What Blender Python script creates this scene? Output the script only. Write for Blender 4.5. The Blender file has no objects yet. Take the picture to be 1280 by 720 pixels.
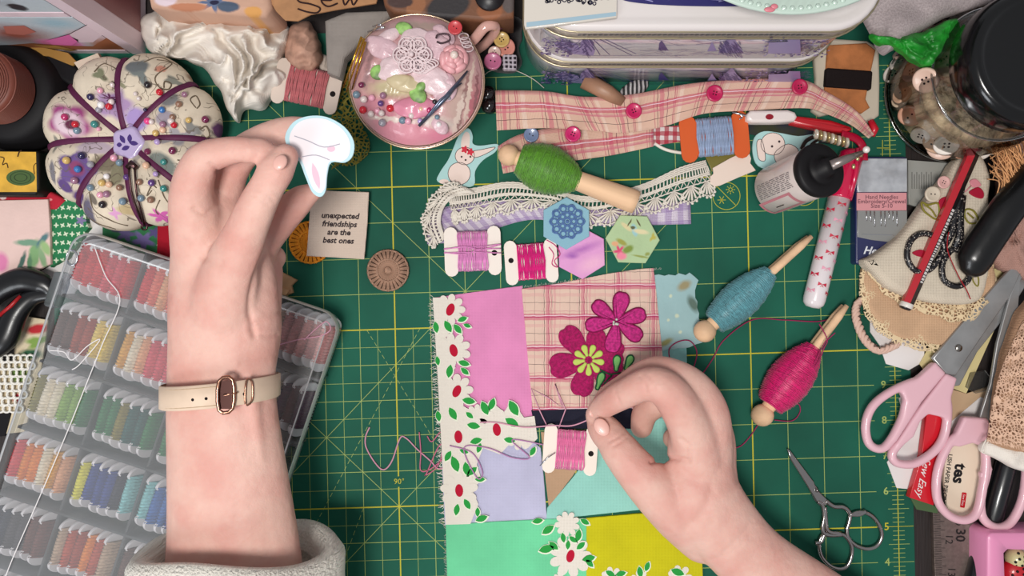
import bpy, math, random
from mathutils import Vector, Matrix, noise
S = bpy.context.scene
COL = S.collection
R = random.Random(7)
PI = math.pi
# ---------------------------------------------------------------- camera, light, exposure
H, FPX = 0.55, 964.0              # camera height above the mat (m), focal length in pixels of a 1280 px wide frame
cam_d = bpy.data.cameras.new('camera'); cam = bpy.data.objects.new('camera', cam_d); COL.objects.link(cam)
cam.location = (0, 0, H); cam.rotation_euler = (0, 0, 0)
cam_d.sensor_width = 36.0; cam_d.lens = 36.0 * FPX / 1280.0; cam_d.clip_start = 0.01; cam_d.clip_end = 50
S.camera = cam
S.view_settings.view_transform = 'Standard'; S.view_settings.look = 'None'
S.view_settings.exposure = 0.22; S.view_settings.gamma = 1.0; S.view_settings.use_curve_mapping = False
w = bpy.data.worlds.new('room_light'); S.world = w; w.use_nodes = True
w.node_tree.nodes['Background'].inputs[0].default_value = (0.93, 0.95, 1.0, 1)
w.node_tree.nodes['Background'].inputs[1].default_value = 0.30
def area(name, loc, target, size, power, col):
    d = bpy.data.lights.new(name, 'AREA'); d.size = size; d.energy = power; d.color = col
    o = bpy.data.objects.new(name, d); COL.objects.link(o); o.location = loc
    o.rotation_euler = (Vector(target) - Vector(loc)).to_track_quat('-Z', 'Y').to_euler(); return o
area('ceiling_lamp', (-0.16, -0.22, 1.25), (-0.02, 0.02, 0), 0.30, 10.5, (1.0, 0.97, 0.93))
area('front_fill', (-0.75, -1.0, 0.9), (0, 0.05, 0), 0.5, 5.5, (0.92, 0.96, 1.0))  # added unseen fill light, brightens upright fronts from the near left side
# ---------------------------------------------------------------- helpers
def s(z=0.0): return (H - z) / FPX                 # metres per photograph pixel at height z
def P(px, py, z=0.0): return Vector(((px - 640) * s(z), (360 - py) * s(z), z))
def lin(c):
    o = []
    for v in c[:3]:
        v = v / 255.0
        o.append(v / 12.92 if v <= 0.04045 else ((v + 0.055) / 1.055) ** 2.4)
    return (*o, 1.0)
MATS = {}
class NT:
    def __init__(self, name):
        self.m = bpy.data.materials.new(name); self.m.use_nodes = True
        self.t = self.m.node_tree; self.n = self.t.nodes; self.b = self.n['Principled BSDF']
        self.out = self.n['Material Output']; self._uv = None
    def new(self, typ, **kw):
        x = self.n.new(typ)
        for k, v in kw.items(): setattr(x, k, v)
        return x
    def link(self, a, b): self.t.links.new(a, b)
    def uv(self):
        if not self._uv:
            self._uv = self.new('ShaderNodeUVMap').outputs[0]
        return self._uv
    def math(self, op, a, b=None, c=None):
        x = self.new('ShaderNodeMath', operation=op)
        for i, v in enumerate((a, b, c)):
            if v is None: continue
            if isinstance(v, (int, float)): x.inputs[i].default_value = v
            else: self.link(v, x.inputs[i])
        return x.outputs[0]
    def mix(self, f, a, b):
        x = self.new('ShaderNodeMix', data_type='RGBA')
        for i, v in ((0, f), (6, a), (7, b)):
            if isinstance(v, (int, float)): x.inputs[i].default_value = v
            elif isinstance(v, tuple): x.inputs[i].default_value = v
            else: self.link(v, x.inputs[i])
        return x.outputs[2]
    def sep(self, v):
        x = self.new('ShaderNodeSeparateXYZ'); self.link(v, x.inputs[0]); return x.outputs
    def noise(self, scale, detail=3, vec=None, dist=0.0):
        x = self.new('ShaderNodeTexNoise'); x.inputs['Scale'].default_value = scale; x.inputs['Detail'].default_value = detail
        x.inputs['Distortion'].default_value = dist
        self.link(vec or self.uv(), x.inputs['Vector']); return x.outputs['Fac']
    def bump(self, h, strength=0.3, dist=0.0005):
        x = self.new('ShaderNodeBump'); x.inputs['Strength'].default_value = strength; x.inputs['Distance'].default_value = dist
        self.link(h, x.inputs['Height']); self.link(x.outputs[0], self.b.inputs['Normal'])
def M(name, c, rough=0.75, metal=0.0, bump=None, bs=1.0, bstr=0.5, bdist=0.0004, var=0.0, vs=0.05, sheen=0.0, coat=0.0, sss=0.0, trans=0.0, c2=None):
    """one procedural material; scales are per millimetre"""
    if name in MATS: return MATS[name]
    q = NT(name); b = q.b
    base = lin(c); col = base
    if var or c2:
        f = q.noise(vs, 4)
        a = lin(tuple(min(255, v * (1 + var)) for v in c)); d = lin(c2) if c2 else lin(tuple(v * (1 - var) for v in c))
        mr = q.new('ShaderNodeMapRange'); mr.inputs[1].default_value = 0.35; mr.inputs[2].default_value = 0.65; q.link(f, mr.inputs[0])
        col = q.mix(mr.outputs[0], a, d)
        q.link(col, b.inputs['Base Color'])
    else: b.inputs['Base Color'].default_value = base
    b.inputs['Roughness'].default_value = rough; b.inputs['Metallic'].default_value = metal
    b.inputs['Specular IOR Level'].default_value = 0.5 if (rough < .5 or metal) else .22
    b.inputs['Coat Weight'].default_value = coat; b.inputs['Sheen Weight'].default_value = sheen * .3
    if sss:
        b.inputs['Subsurface Weight'].default_value = sss; b.inputs['Subsurface Scale'].default_value = 0.004
        b.inputs['Subsurface Radius'].default_value = (1.0, 0.35, 0.2)
    if trans: b.inputs['Transmission Weight'].default_value = trans
    if bump == 'noise': q.bump(q.noise(bs, 4), bstr, bdist)
    elif bump == 'weave':
        x, y, _ = q.sep(q.uv())
        h = q.math('ADD', q.math('SINE', q.math('MULTIPLY', x, 2 * PI * bs)), q.math('SINE', q.math('MULTIPLY', y, 2 * PI * bs)))
        h = q.math('ADD', h, q.math('MULTIPLY', q.noise(0.08, 3), 8.0)); q.bump(h, bstr, bdist)
    elif bump == 'fold':
        q.bump(q.noise(bs, 2, dist=1.2), bstr, bdist)
    MATS[name] = q.m; return q.m
def glassy(name, c, alpha, rough=0.05, milky=0.0, mn=0.0):
    """thin clear plastic or glass: see-through with a glossy skin and optional milky scatter"""
    if name in MATS: return MATS[name]
    q = NT(name); q.n.remove(q.b)
    tr = q.new('ShaderNodeBsdfTransparent'); tr.inputs[0].default_value = lin(c)
    gl = q.new('ShaderNodeBsdfGlossy'); gl.inputs['Roughness'].default_value = rough
    df = q.new('ShaderNodeBsdfDiffuse'); df.inputs[0].default_value = lin((225, 228, 230))
    m1 = q.new('ShaderNodeMixShader'); m1.inputs[0].default_value = milky
    if mn:
        f = q.noise(0.02, 2); q.link(q.math('MULTIPLY_ADD', f, mn, milky), m1.inputs[0])
    q.link(tr.outputs[0], m1.inputs[1]); q.link(df.outputs[0], m1.inputs[2])
    fr = q.new('ShaderNodeFresnel'); fr.inputs[0].default_value = 1.45
    m2 = q.new('ShaderNodeMixShader'); q.link(q.math('MULTIPLY_ADD', fr.outputs[0], 1.0, alpha), m2.inputs[0])
    q.link(m1.outputs[0], m2.inputs[1]); q.link(gl.outputs[0], m2.inputs[2]); q.link(m2.outputs[0], q.out.inputs[0])
    MATS[name] = q.m; return q.m
def stripes_mat(name, base, us, vs_, rough=0.85, var=0.04):
    """plaid cloth: us / vs_ are lists of (period, centre, width, colour, opacity) in mm along u / v"""
    q = NT(name); x, y, _ = q.sep(q.uv())
    nz = q.noise(0.12, 2); jit = q.math('MULTIPLY_ADD', nz, 1.6, -0.8)
    f = q.noise(0.06, 3); col = q.mix(f, lin(tuple(min(255, v * (1 + var)) for v in base)), lin(tuple(v * (1 - var) for v in base)))
    for axis, lst in ((x, us), (y, vs_)):
        ax = q.math('ADD', axis, jit)
        for p, c, wd, cc, op in lst:
            fr = q.math('FRACT', q.math('DIVIDE', q.math('ADD', q.math('SUBTRACT', ax, c), 1000 * p), p))
            k = q.math('LESS_THAN', fr, wd / p)
            col = q.mix(q.math('MULTIPLY', k, op), col, lin(cc))
    q.link(col, q.b.inputs['Base Color']); q.b.inputs['Roughness'].default_value = rough
    h = q.math('ADD', q.math('SINE', q.math('MULTIPLY', x, 2 * PI * 1.6)), q.math('SINE', q.math('MULTIPLY', y, 2 * PI * 1.6)))
    q.bump(q.math('ADD', h, q.math('MULTIPLY', q.noise(0.07, 2), 14)), 0.5, 0.0004)
    MATS[name] = q.m; return q.m
def spots_mat(name, base, spots, rough=0.85, var=0.04, bump=0.4, dist=0.6, coat=0.0, bscale=0.5, veins=None):
    """printed cloth: spots = (x, y, rx, ry, angle, colour, softness, petals, depth) in mm of the UV plane"""
    q = NT(name); x, y, _ = q.sep(q.uv())
    n1 = q.math('MULTIPLY_ADD', q.noise(0.25, 3), 2 * dist, -dist)
    vx = q.math('ADD', x, n1); vy = q.math('SUBTRACT', y, n1)
    f = q.noise(0.08, 3); col = q.mix(f, lin(tuple(min(255, v * (1 + var)) for v in base)), lin(tuple(v * (1 - var) for v in base)))
    for sp in spots:
        sx, sy, rx, ry, an, cc = sp[:6]; soft = sp[6] if len(sp) > 6 else 0.15; pet = sp[7] if len(sp) > 7 else 0; dp = sp[8] if len(sp) > 8 else 0.25
        ca, sa = math.cos(an), math.sin(an)
        dx = q.math('SUBTRACT', vx, sx); dy = q.math('SUBTRACT', vy, sy)
        u = q.math('MULTIPLY', q.math('MULTIPLY_ADD', dx, ca, q.math('MULTIPLY', dy, sa)), 1 / rx)
        v = q.math('MULTIPLY', q.math('MULTIPLY_ADD', dy, ca, q.math('MULTIPLY', dx, -sa)), 1 / ry)
        d = q.math('SQRT', q.math('ADD', q.math('MULTIPLY', u, u), q.math('MULTIPLY', v, v)))
        if pet:
            th = q.math('ARCTAN2', v, u)
            d = q.math('DIVIDE', d, q.math('MULTIPLY_ADD', q.math('COSINE', q.math('MULTIPLY', th, pet)), dp, 1 - dp))
        mr = q.new('ShaderNodeMapRange'); mr.inputs[1].default_value = 1 + soft; mr.inputs[2].default_value = 1 - soft
        q.link(d, mr.inputs[0]); col = q.mix(mr.outputs[0], col, lin(cc))
    if veins:
        vf = q.math('LESS_THAN', q.math('ABSOLUTE', q.math('SUBTRACT', q.noise(veins[1], 1, dist=.6), .5)), veins[2]); vm = q.math('GREATER_THAN', q.noise(.06, 2), .46)
        col = q.mix(q.math('MULTIPLY', q.math('MULTIPLY', vf, vm), .75), col, lin(veins[0]))
    q.link(col, q.b.inputs['Base Color']); q.b.inputs['Roughness'].default_value = rough; q.b.inputs['Coat Weight'].default_value = coat
    if bump: q.bump(q.noise(bscale, 3), bump, 0.0005)
    MATS[name] = q.m; return q.m
def lace_mat(name, c, cell=1.6, thick=0.32, rough=0.85, amp=.16):
    """crocheted or bobbin lace: cloth pierced by rows of real see-through eyelets"""
    q = NT(name); q.b.inputs['Base Color'].default_value = lin(c); q.b.inputs['Roughness'].default_value = rough
    vo = q.new('ShaderNodeTexVoronoi'); vo.feature = 'DISTANCE_TO_EDGE'; vo.inputs['Scale'].default_value = 1 / cell
    q.link(q.uv(), vo.inputs['Vector'])
    x, y, _ = q.sep(q.uv())
    band = q.math('MULTIPLY_ADD', q.math('SINE', q.math('MULTIPLY', y, 2 * PI / 11)), amp, thick)
    hole = q.math('GREATER_THAN', vo.outputs['Distance'], band)
    tr = q.new('ShaderNodeBsdfTransparent'); mx = q.new('ShaderNodeMixShader')
    q.link(hole, mx.inputs[0]); q.link(q.b.outputs[0], mx.inputs[1]); q.link(tr.outputs[0], mx.inputs[2]); q.link(mx.outputs[0], q.out.inputs[0])
    q.bump(vo.outputs['Distance'], -0.6, 0.001)
    MATS[name] = q.m; return q.m

def catmull(pts, n=4, closed=True):
    pts = [Vector(p) for p in pts]; out = []; N = len(pts)
    for i in range(N if closed else N - 1):
        p0 = pts[(i - 1) % N] if closed or i > 0 else pts[0]
        p1 = pts[i]; p2 = pts[(i + 1) % N]
        p3 = pts[(i + 2) % N] if closed or i + 2 < N else pts[-1]
        for k in range(n):
            t = k / n
            out.append(0.5 * ((2 * p1) + (p2 - p0) * t + (2 * p0 - 5 * p1 + 4 * p2 - p3) * t * t + (3 * p1 - p0 - 3 * p2 + p3) * t ** 3))
    if not closed: out.append(pts[-1])
    return out
def area2(p): return sum(p[i][0] * p[(i + 1) % len(p)][1] - p[(i + 1) % len(p)][0] * p[i][1] for i in range(len(p)))
def inset(p, d):
    n = len(p); o = []
    for i in range(n):
        a = Vector((p[i][0] - p[i - 1][0], p[i][1] - p[i - 1][1])); b = Vector((p[(i + 1) % n][0] - p[i][0], p[(i + 1) % n][1] - p[i][1]))
        if a.length < 1e-9 or b.length < 1e-9: o.append((p[i][0], p[i][1])); continue
        a.normalize(); b.normalize(); na = Vector((-a.y, a.x)); nb = Vector((-b.y, b.x)); m = na + nb
        if m.length < 0.3: m = na
        else: m = m / max(0.5, m.dot(na))
        o.append((p[i][0] + m.x * d, p[i][1] + m.y * d))
    return o
class MB:
    def __init__(self, mat=None): self.v = []; self.f = []; self.mi = []; self.sm = []; self.ms = []; self.cur = 0; self.uvs = {}; self.smooth = True; mat and self.mat(mat)
    def mat(self, m):
        if m not in self.ms: self.ms.append(m)
        self.cur = self.ms.index(m); return self
    def add(self, vs, fs, smooth=True, uv=None):
        k = len(self.v); self.v += [Vector(p) for p in vs]
        if uv:
            for i, t in enumerate(uv): self.uvs[k + i] = t
        for f in fs: self.f.append(tuple(k + i for i in f)); self.mi.append(self.cur); self.sm.append(smooth)
        return self
    def prism(self, pts, z0, z1, bev=0.0, steps=2, zf=None):
        pts = [(p[0], p[1]) for p in pts]
        if area2(pts) < 0: pts = pts[::-1]
        n = len(pts); rings = [(pts, z0), (pts, z1 - bev)]
        for k in range(1, steps + 1):
            if bev: t = k / steps * PI / 2; rings.append((inset(pts, bev * (1 - math.cos(t))), z1 - bev + bev * math.sin(t)))
        vs = [(x, y, z) for r, z in rings for x, y in r]; fs = []
        for k in range(len(rings) - 1):
            for i in range(n): j = (i + 1) % n; fs.append((k * n + i, k * n + j, (k + 1) * n + j, (k + 1) * n + i))
        self.add(vs, fs, bool(bev)); self.add([(x, y, rings[-1][1]) for x, y in rings[-1][0]], [tuple(range(n))], False)
        self.add([(x, y, z0) for x, y in pts], [tuple(range(n))[::-1]], False); return self
    def flat(self, pts, z):
        pts = [(p[0], p[1]) for p in pts]
        if area2(pts) < 0: pts = pts[::-1]
        return self.add([(x, y, z) for x, y in pts], [tuple(range(len(pts)))], False)
    def line(self, a, b, wd, z=None):
        a = Vector(a); b = Vector(b); d = Vector((b.x - a.x, b.y - a.y)); d.normalize(); nrm = Vector((-d.y, d.x, 0)) * wd / 2
        a3 = Vector((a.x, a.y, a.z if z is None else z)); b3 = Vector((b.x, b.y, b.z if z is None else z))
        return self.add([a3 - nrm, b3 - nrm, b3 + nrm, a3 + nrm], [(0, 1, 2, 3)], False)
    def poly(self, pts, wd, z=None, closed=False):
        n = len(pts)
        for i in range(n if closed else n - 1): self.line(pts[i], pts[(i + 1) % n], wd, z)
        return self
    def ring(self, c, r, wd, z, n=32, r2=None):
        vs = []; fs = []
        for i in range(n):
            a = 2 * PI * i / n
            for q in (r - wd / 2, r + wd / 2): vs.append((c[0] + q * math.cos(a), c[1] + q * (r2 / r if r2 else 1) * math.sin(a), z))
        for i in range(n): j = (i + 1) % n; fs.append((2 * i, 2 * i + 1, 2 * j + 1, 2 * j))
        return self.add(vs, fs, False)
    def tube(self, path, r, n=8, closed=False, flat=1.0, cap=True):
        path = [Vector(p) for p in path]; N = len(path)
        rr = r if isinstance(r, (list, tuple)) else [r] * N
        vs = []; fs = []; up = Vector((0, 0, 1)); last = None; L = 0; uv = []
        for i, p in enumerate(path):
            if closed: t = path[(i + 1) % N] - path[i - 1]
            else: t = path[min(i + 1, N - 1)] - path[max(i - 1, 0)]
            if t.length < 1e-9: t = Vector((1, 0, 0))
            t.normalize(); sd = t.cross(up)
            if sd.length < 0.05: sd = last.copy() if last else Vector((1, 0, 0))
            sd.normalize()
            if last and sd.dot(last) < 0 and abs(t.z) > 0.7: sd = -sd
            last = sd; nn = sd.cross(t).normalized()
            if i: L += (p - path[i - 1]).length
            for k in range(n):
                a = 2 * PI * k / n; vs.append(p + sd * math.cos(a) * rr[i] + nn * math.sin(a) * rr[i] * flat); uv.append((L * 1000, k * rr[i] * 6280 / n))
        for i in range(N if closed else N - 1):
            j = (i + 1) % N
            for k in range(n): l = (k + 1) % n; fs.append((i * n + k, i * n + l, j * n + l, j * n + k))
        if cap and not closed: fs.append(tuple(range(n))[::-1]); fs.append(tuple((N - 1) * n + k for k in range(n)))
        return self.add(vs, fs, True, uv)
    def lathe(self, prof, mtx, n=32, seg=None):
        """prof = [(radius, height)] turned about local z of the matrix"""
        vs = []; fs = []; N = len(prof); uv = []
        for r, h in prof:
            for k in range(n): a = 2 * PI * k / n; vs.append(mtx @ Vector((r * math.cos(a), r * math.sin(a), h))); uv.append((r * 1000 * math.cos(a), r * 1000 * math.sin(a)) if not seg else (a * seg * 1000, h * 1000))
        for i in range(N - 1):
            for k in range(n): l = (k + 1) % n; fs.append((i * n + k, i * n + l, (i + 1) * n + l, (i + 1) * n + k))
        if prof[0][0] > 1e-6: fs.append(tuple(range(n))[::-1])
        if prof[-1][0] > 1e-6: fs.append(tuple((N - 1) * n + k for k in range(n)))
        return self.add(vs, fs, True, uv)
    def ell(self, c, r, mtx=None, nu=12, nv=8):
        r = r if isinstance(r, (list, tuple)) else (r, r, r); c = Vector(c); vs = []; fs = []
        for i in range(nv + 1):
            t = PI * i / nv
            for k in range(nu):
                a = 2 * PI * k / nu; p = Vector((r[0] * math.sin(t) * math.cos(a), r[1] * math.sin(t) * math.sin(a), r[2] * math.cos(t)))
                vs.append(c + (mtx @ p if mtx else p))
        for i in range(nv):
            for k in range(nu): l = (k + 1) % nu; fs.append((i * nu + k, (i + 1) * nu + k, (i + 1) * nu + l, i * nu + l))
        return self.add(vs, fs)
    def box(self, c, d, mtx=None):
        c = Vector(c); q = []
        for x in (-.5, .5):
            for y in (-.5, .5):
                for z in (-.5, .5): p = Vector((x * d[0], y * d[1], z * d[2])); q.append(c + (mtx @ p if mtx else p))
        return self.add(q, [(0, 1, 3, 2), (4, 6, 7, 5), (0, 4, 5, 1), (2, 3, 7, 6), (0, 2, 6, 4), (1, 5, 7, 3)], False)
    def sheet(self, fn, nu, nv, th=0.0006, uvs=None):
        """a cloth: fn(u, v) -> point for u, v in 0..1; closed with a second skin below"""
        top = [[fn(i / nu, j / nv) for j in range(nv + 1)] for i in range(nu + 1)]
        k = (nu + 1) * (nv + 1); vs = [p for row in top for p in row]; vs += [Vector(p) - Vector((0, 0, th)) for p in vs]
        uv = None
        if uvs:
            uv = [uvs(i / nu, j / nv) for i in range(nu + 1) for j in range(nv + 1)]; uv = uv + uv
        fs = []; A = lambda i, j: i * (nv + 1) + j
        for i in range(nu):
            for j in range(nv): fs.append((A(i, j), A(i + 1, j), A(i + 1, j + 1), A(i, j + 1))); fs.append((k + A(i, j + 1), k + A(i + 1, j + 1), k + A(i + 1, j), k + A(i, j)))
        for i in range(nu): fs.append((A(i + 1, 0), A(i, 0), k + A(i, 0), k + A(i + 1, 0))); fs.append((A(i, nv), A(i + 1, nv), k + A(i + 1, nv), k + A(i, nv)))
        for j in range(nv): fs.append((A(0, j), A(0, j + 1), k + A(0, j + 1), k + A(0, j))); fs.append((A(nu, j + 1), A(nu, j), k + A(nu, j), k + A(nu, j + 1)))
        return self.add(vs, fs, True, uv)
    def text(self, st, fr, size, th=0.0, shear=0.0, offset=0.0, dz=0.0002, align='CENTER'):
        cu = bpy.data.curves.new('t', 'FONT'); cu.body = st; cu.size = size; cu.align_x = align; cu.align_y = 'CENTER'; cu.shear = shear; cu.offset = offset; cu.resolution_u = 2
        o = bpy.data.objects.new('t', cu); COL.objects.link(o); bpy.context.view_layer.update()
        me = o.evaluated_get(bpy.context.evaluated_depsgraph_get()).to_mesh()
        vs = [fr.M @ (v.co + Vector((0, 0, dz))) for v in me.vertices]; fs = [tuple(p.vertices) for p in me.polygons]
        o.evaluated_get(bpy.context.evaluated_depsgraph_get()).to_mesh_clear()
        self.add(vs, fs, False); bpy.data.objects.remove(o); bpy.data.curves.remove(cu); return self
    def build(self, name, parent=None, origin=None):
        me = bpy.data.meshes.new(name); o = bpy.data.objects.new(name, me)
        if parent is not None: org = parent_origin(parent)
        elif origin is not None: org = Vector(origin)
        else:
            xs = [p.x for p in self.v]; ys = [p.y for p in self.v]; org = Vector(((min(xs) + max(xs)) / 2, (min(ys) + max(ys)) / 2, min(p.z for p in self.v)))
        me.from_pydata([p - org for p in self.v], [], self.f)
        for m in self.ms: me.materials.append(m)
        me.polygons.foreach_set('material_index', self.mi); me.polygons.foreach_set('use_smooth', self.sm)
        ul = me.uv_layers.new(name='UVMap'); buf = []
        for l in me.loops:
            t = self.uvs.get(l.vertex_index)
            if t is None: p = self.v[l.vertex_index]; t = (p.x * 1000, p.y * 1000)
            buf += [t[0], t[1]]
        ul.data.foreach_set('uv', buf); me.update()
        COL.objects.link(o)
        if parent is not None: o.parent = parent
        else: o.location = org
        return o
def parent_origin(p):
    v = Vector(p.location)
    while p.parent: p = p.parent; v = v + Vector(p.location)
    return v
class FR:
    """a frame lying at a pixel of the photograph and a height: x along the angle (degrees, clockwise as seen), y to its image-down side"""
    def __init__(self, px, py, z, ang=0.0, tilt=None):
        self.k = s(z); a = math.radians(-ang); self.o = P(px, py, z); self.ang = a
        self.M = Matrix.Translation(self.o) @ Matrix.Rotation(a, 4, 'Z')
        if tilt: self.M = self.M @ tilt
    def p(self, x, y, dz=0.0): return self.M @ Vector((x * self.k, -y * self.k, dz))
    def L(self, pts, dz=0.0): return [self.p(a, b, dz) for a, b in pts]
def PL(pts, z=0.0): return [P(q[0], q[1], z) for q in pts]
def thing(name, label, cat, loc, group=None):
    o = bpy.data.objects.new(name, None); COL.objects.link(o); o.location = loc; o.empty_display_size = 0.01
    o['label'] = label; o['category'] = cat
    if group: o['group'] = group
    return o
def tag(o, label, cat, group=None, kind=None):
    o['label'] = label; o['category'] = cat
    if group: o['group'] = group
    if kind: o['kind'] = kind
    return o
def dup(o, loc=None, label=None, rz=None):
    c = o.copy(); COL.objects.link(c)
    if loc is not None: c.location = loc
    if rz is not None: c.rotation_euler = (0, 0, rz)
    if label: c['label'] = label
    for ch in list(o.children): d = ch.copy(); COL.objects.link(d); d.parent = c
    return c
def rrect(w_, h_, r, n=5, cx=0, cy=0):
    o = []
    for sx, sy, a0 in ((1, 1, 0), (-1, 1, 90), (-1, -1, 180), (1, -1, 270)):
        for k in range(n + 1):
            a = math.radians(a0 + 90 * k / n); o.append((cx + sx * (w_ / 2 - r) + r * math.cos(a), cy + sy * (h_ / 2 - r) + r * math.sin(a)))
    return o
def circ(cx, cy, r, n=20, r2=None): return [(cx + r * math.cos(2 * PI * k / n), cy + (r2 or r) * math.sin(2 * PI * k / n)) for k in range(n)]
def leaf(x, y, ang, ln, wd, n=5):
    a = math.radians(ang); o = []
    for k in range(n + 1): t = k / n; o.append((t - .5, math.sin(PI * t) ** .8 * .5))
    for k in range(1, n): t = 1 - k / n; o.append((t - .5, -math.sin(PI * t) ** .8 * .5))
    return [(x + (u * ln) * math.cos(a) - v * wd * math.sin(a), y + (u * ln) * math.sin(a) + v * wd * math.cos(a)) for u, v in o]
def button(name, px, py, z, rpx, col, label, holes=4, group=None, tilt=None, cat='button'):
    f = FR(px, py, z, R.uniform(0, 90), tilt); r = rpx * f.k; t = thing(name, label, cat, f.o, group)
    m = MB(M('button_%d_%d_%d' % col, col, 0.35, coat=0.3)); h = max(0.0012, r * 0.35)
    m.lathe([(r * .92, 0), (r, h * .3), (r * .98, h * .8), (r * .85, h), (r * .7, h * .75), (0.0, h * .7)], f.M, 24)
    m.build('disc', t)
    m = MB(M('button_hole', (40, 22, 26), 0.9)); k = r * .24
    for i in range(holes):
        a = 2 * PI * i / holes + .78; m.lathe([(r * .09, h * .7), (r * .09, h * .78), (0.0, h * .78)], f.M @ Matrix.Translation((k * math.cos(a), k * math.sin(a), 0)), 8)
    m.build('thread_hole', t); return t
def helix(core, r_of, L, turns, mtx, wob=0.0, per=14, phase=0):
    pts = []; N = int(turns * per)
    for i in range(N + 1):
        t = i / N; h = t * L + wob * math.sin(t * 40 + phase); h = min(max(h, 0), L); a = 2 * PI * turns * t; r = r_of(h)
        pts.append(mtx @ Vector((r * math.cos(a), r * math.sin(a), h)))
    return pts
def axis_mtx(a, b):
    a = Vector(a); b = Vector(b); d = b - a; return Matrix.Translation(a) @ d.to_track_quat('Z', 'Y').to_matrix().to_4x4(), d.length
# ---------------------------------------------------------------- table and cutting mat
def table():
    q = NT('dark_wood'); x, y, _ = q.sep(q.uv())
    c = q.new('ShaderNodeCombineXYZ'); q.link(q.math('MULTIPLY', x, 0.5), c.inputs[0]); q.link(q.math('MULTIPLY', y, 0.03), c.inputs[1])
    f = q.noise(1.2, 5, c.outputs[0], 0.3); q.link(q.mix(f, lin((16, 11, 11)), lin((46, 33, 30))), q.b.inputs['Base Color'])
    q.b.inputs['Roughness'].default_value = 0.6; q.bump(f, 0.4, 0.0006)
    m = MB(q.m); m.prism(rrect(1.3, 0.9, 0.02), -0.033, -0.003, 0.002); o = m.build('table_top')
    tag(o, 'dark brown wooden table top under everything', 'table')
table()
def MP(u, v, z=0.0): return P(499 + 44.35 * (u * .9997 + v * .0227), 633 + 44.35 * (v - u * .031), z)
def cutting_mat():
    t = thing('cutting_mat', 'green self-healing cutting mat printed with yellow inch grid lines', 'cutting mat', (0, 0, -0.003))
    m = MB(M('mat_green', (22, 87, 69), 0.7, var=0.10, vs=0.012, bump='noise', bs=3, bstr=0.15, bdist=0.0002))
    m.prism([MP(u, v)[:2] for u, v in ((-9.6, -13.4), (14.5, -13.4), (14.5, 6), (-9.6, 6))], -0.0029, 0.0, 0.0004); m.build('mat_body', t)
    z = 0.00008; fine = M('mat_line', (160, 178, 100), 0.6); bold = M('mat_bold_line', (190, 182, 52), 0.6)
    g = MB(fine)
    for u in range(-9, 14):
        if u in (0, 5, 10): continue
        g.line(MP(u, -12), MP(u, 5), 0.00042, z)
    for v in range(-12, 6):
        g.line(MP(-9, v), MP(13.45, v), 0.00042, z * 1.1)
    for k in range(-10, 5):
        if k % 2: g.line(MP(k / 2, -5), MP(k / 2, 5), 0.0003, z * 1.2)
    for k in range(-10, 10):
        if k % 2: g.line(MP(-5, k / 2), MP(2.5, k / 2), 0.0003, z * 1.3)
    for a, b in (((-5, 1), (8, -12)), ((-5, 5), (9, -9)), ((-5, -5), (5, 5)), ((-4, -12), (4, -4))): g.line(MP(*a), MP(*b), 0.00036, z * 1.4)
    for a, b in (((-.8, -5), (2, -.15)), ((.7, -5), (-2.8, 1.2)), ((-1.0, 0), (-1.6, 1.5))):
        A, B = MP(*a), MP(*b); n = int((B - A).length / 0.0052)
        for i in range(n): g.line(A.lerp(B, i / n), A.lerp(B, (i + .6) / n), 0.0003, z * 1.5)
    g.mat(bold)
    for u in (0, 5, 10): g.line(MP(u, -12), MP(u, -.85 if u == 0 else 5), 0.0009, z * 1.6)
    g.line(MP(0, -.55), MP(0, 5), 0.0009, z * 1.6)
    for v in (0, -5, -9): g.line(MP(-9, v), MP(5, v), 0.0009, z * 1.7)
    for v in (1, -4, -9): g.line(MP(5, v), MP(13.45, v), 0.0009, z * 1.7)
    # ruler margin on the right
    g.line(MP(14.05, -12), MP(14.05, 5), 0.0006, z)
    for k in range(-96, 40):
        ln = .85 if k % 8 == 0 else (.62 if k % 4 == 0 else .35)
        g.mat(bold if k % 40 == 8 else fine); g.line(MP(14.05 - ln * .45, k / 8), MP(14.05 + ln * .5, k / 8), 0.00035, z * 1.2)
    for v in range(-6, 3):
        n = 6 - v; p = MP(13.72, v); f = FR(640 + p.x / s(0), 360 - p.y / s(0), 0.0, -1.8)
        g.mat(bold if n == 5 else fine); g.text(str(n), f, 0.0075, dz=z * 1.5, offset=0.0001)
    g.mat(bold); g.text('90°', FR(499, 602, 0), 0.0055, dz=z * 2)
    c = P(908, 245); g.ring(c, 17 * s(), 0.0004, z * 2, 36); g.line(P(896, 233), P(920, 257), 0.0004, z * 2)
    for k in range(3):
        d = Vector((math.cos(k * PI / 3), math.sin(k * PI / 3), 0)) * 0.003; g.line(P(902, 250) - d, P(902, 250) + d, 0.0004, z * 2)
    g.ring(P(913, 237), 0.0013, 0.0004, z * 2, 12)
    for k in range(8):
        d = Vector((math.cos(k * PI / 4), math.sin(k * PI / 4), 0)); g.line(P(913, 237) + d * .002, P(913, 237) + d * .0033, 0.0004, z * 2)
    g.ring(P(1004, 240), 17 * s(), 0.0004, z * 2, 36); g.line(P(1103, 175), P(1103, 195), 0.0004, z * 2); g.line(P(1096, 185), P(1111, 185), 0.0004, z * 2)
    g.build('printed_grid', t)
cutting_mat()
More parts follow.
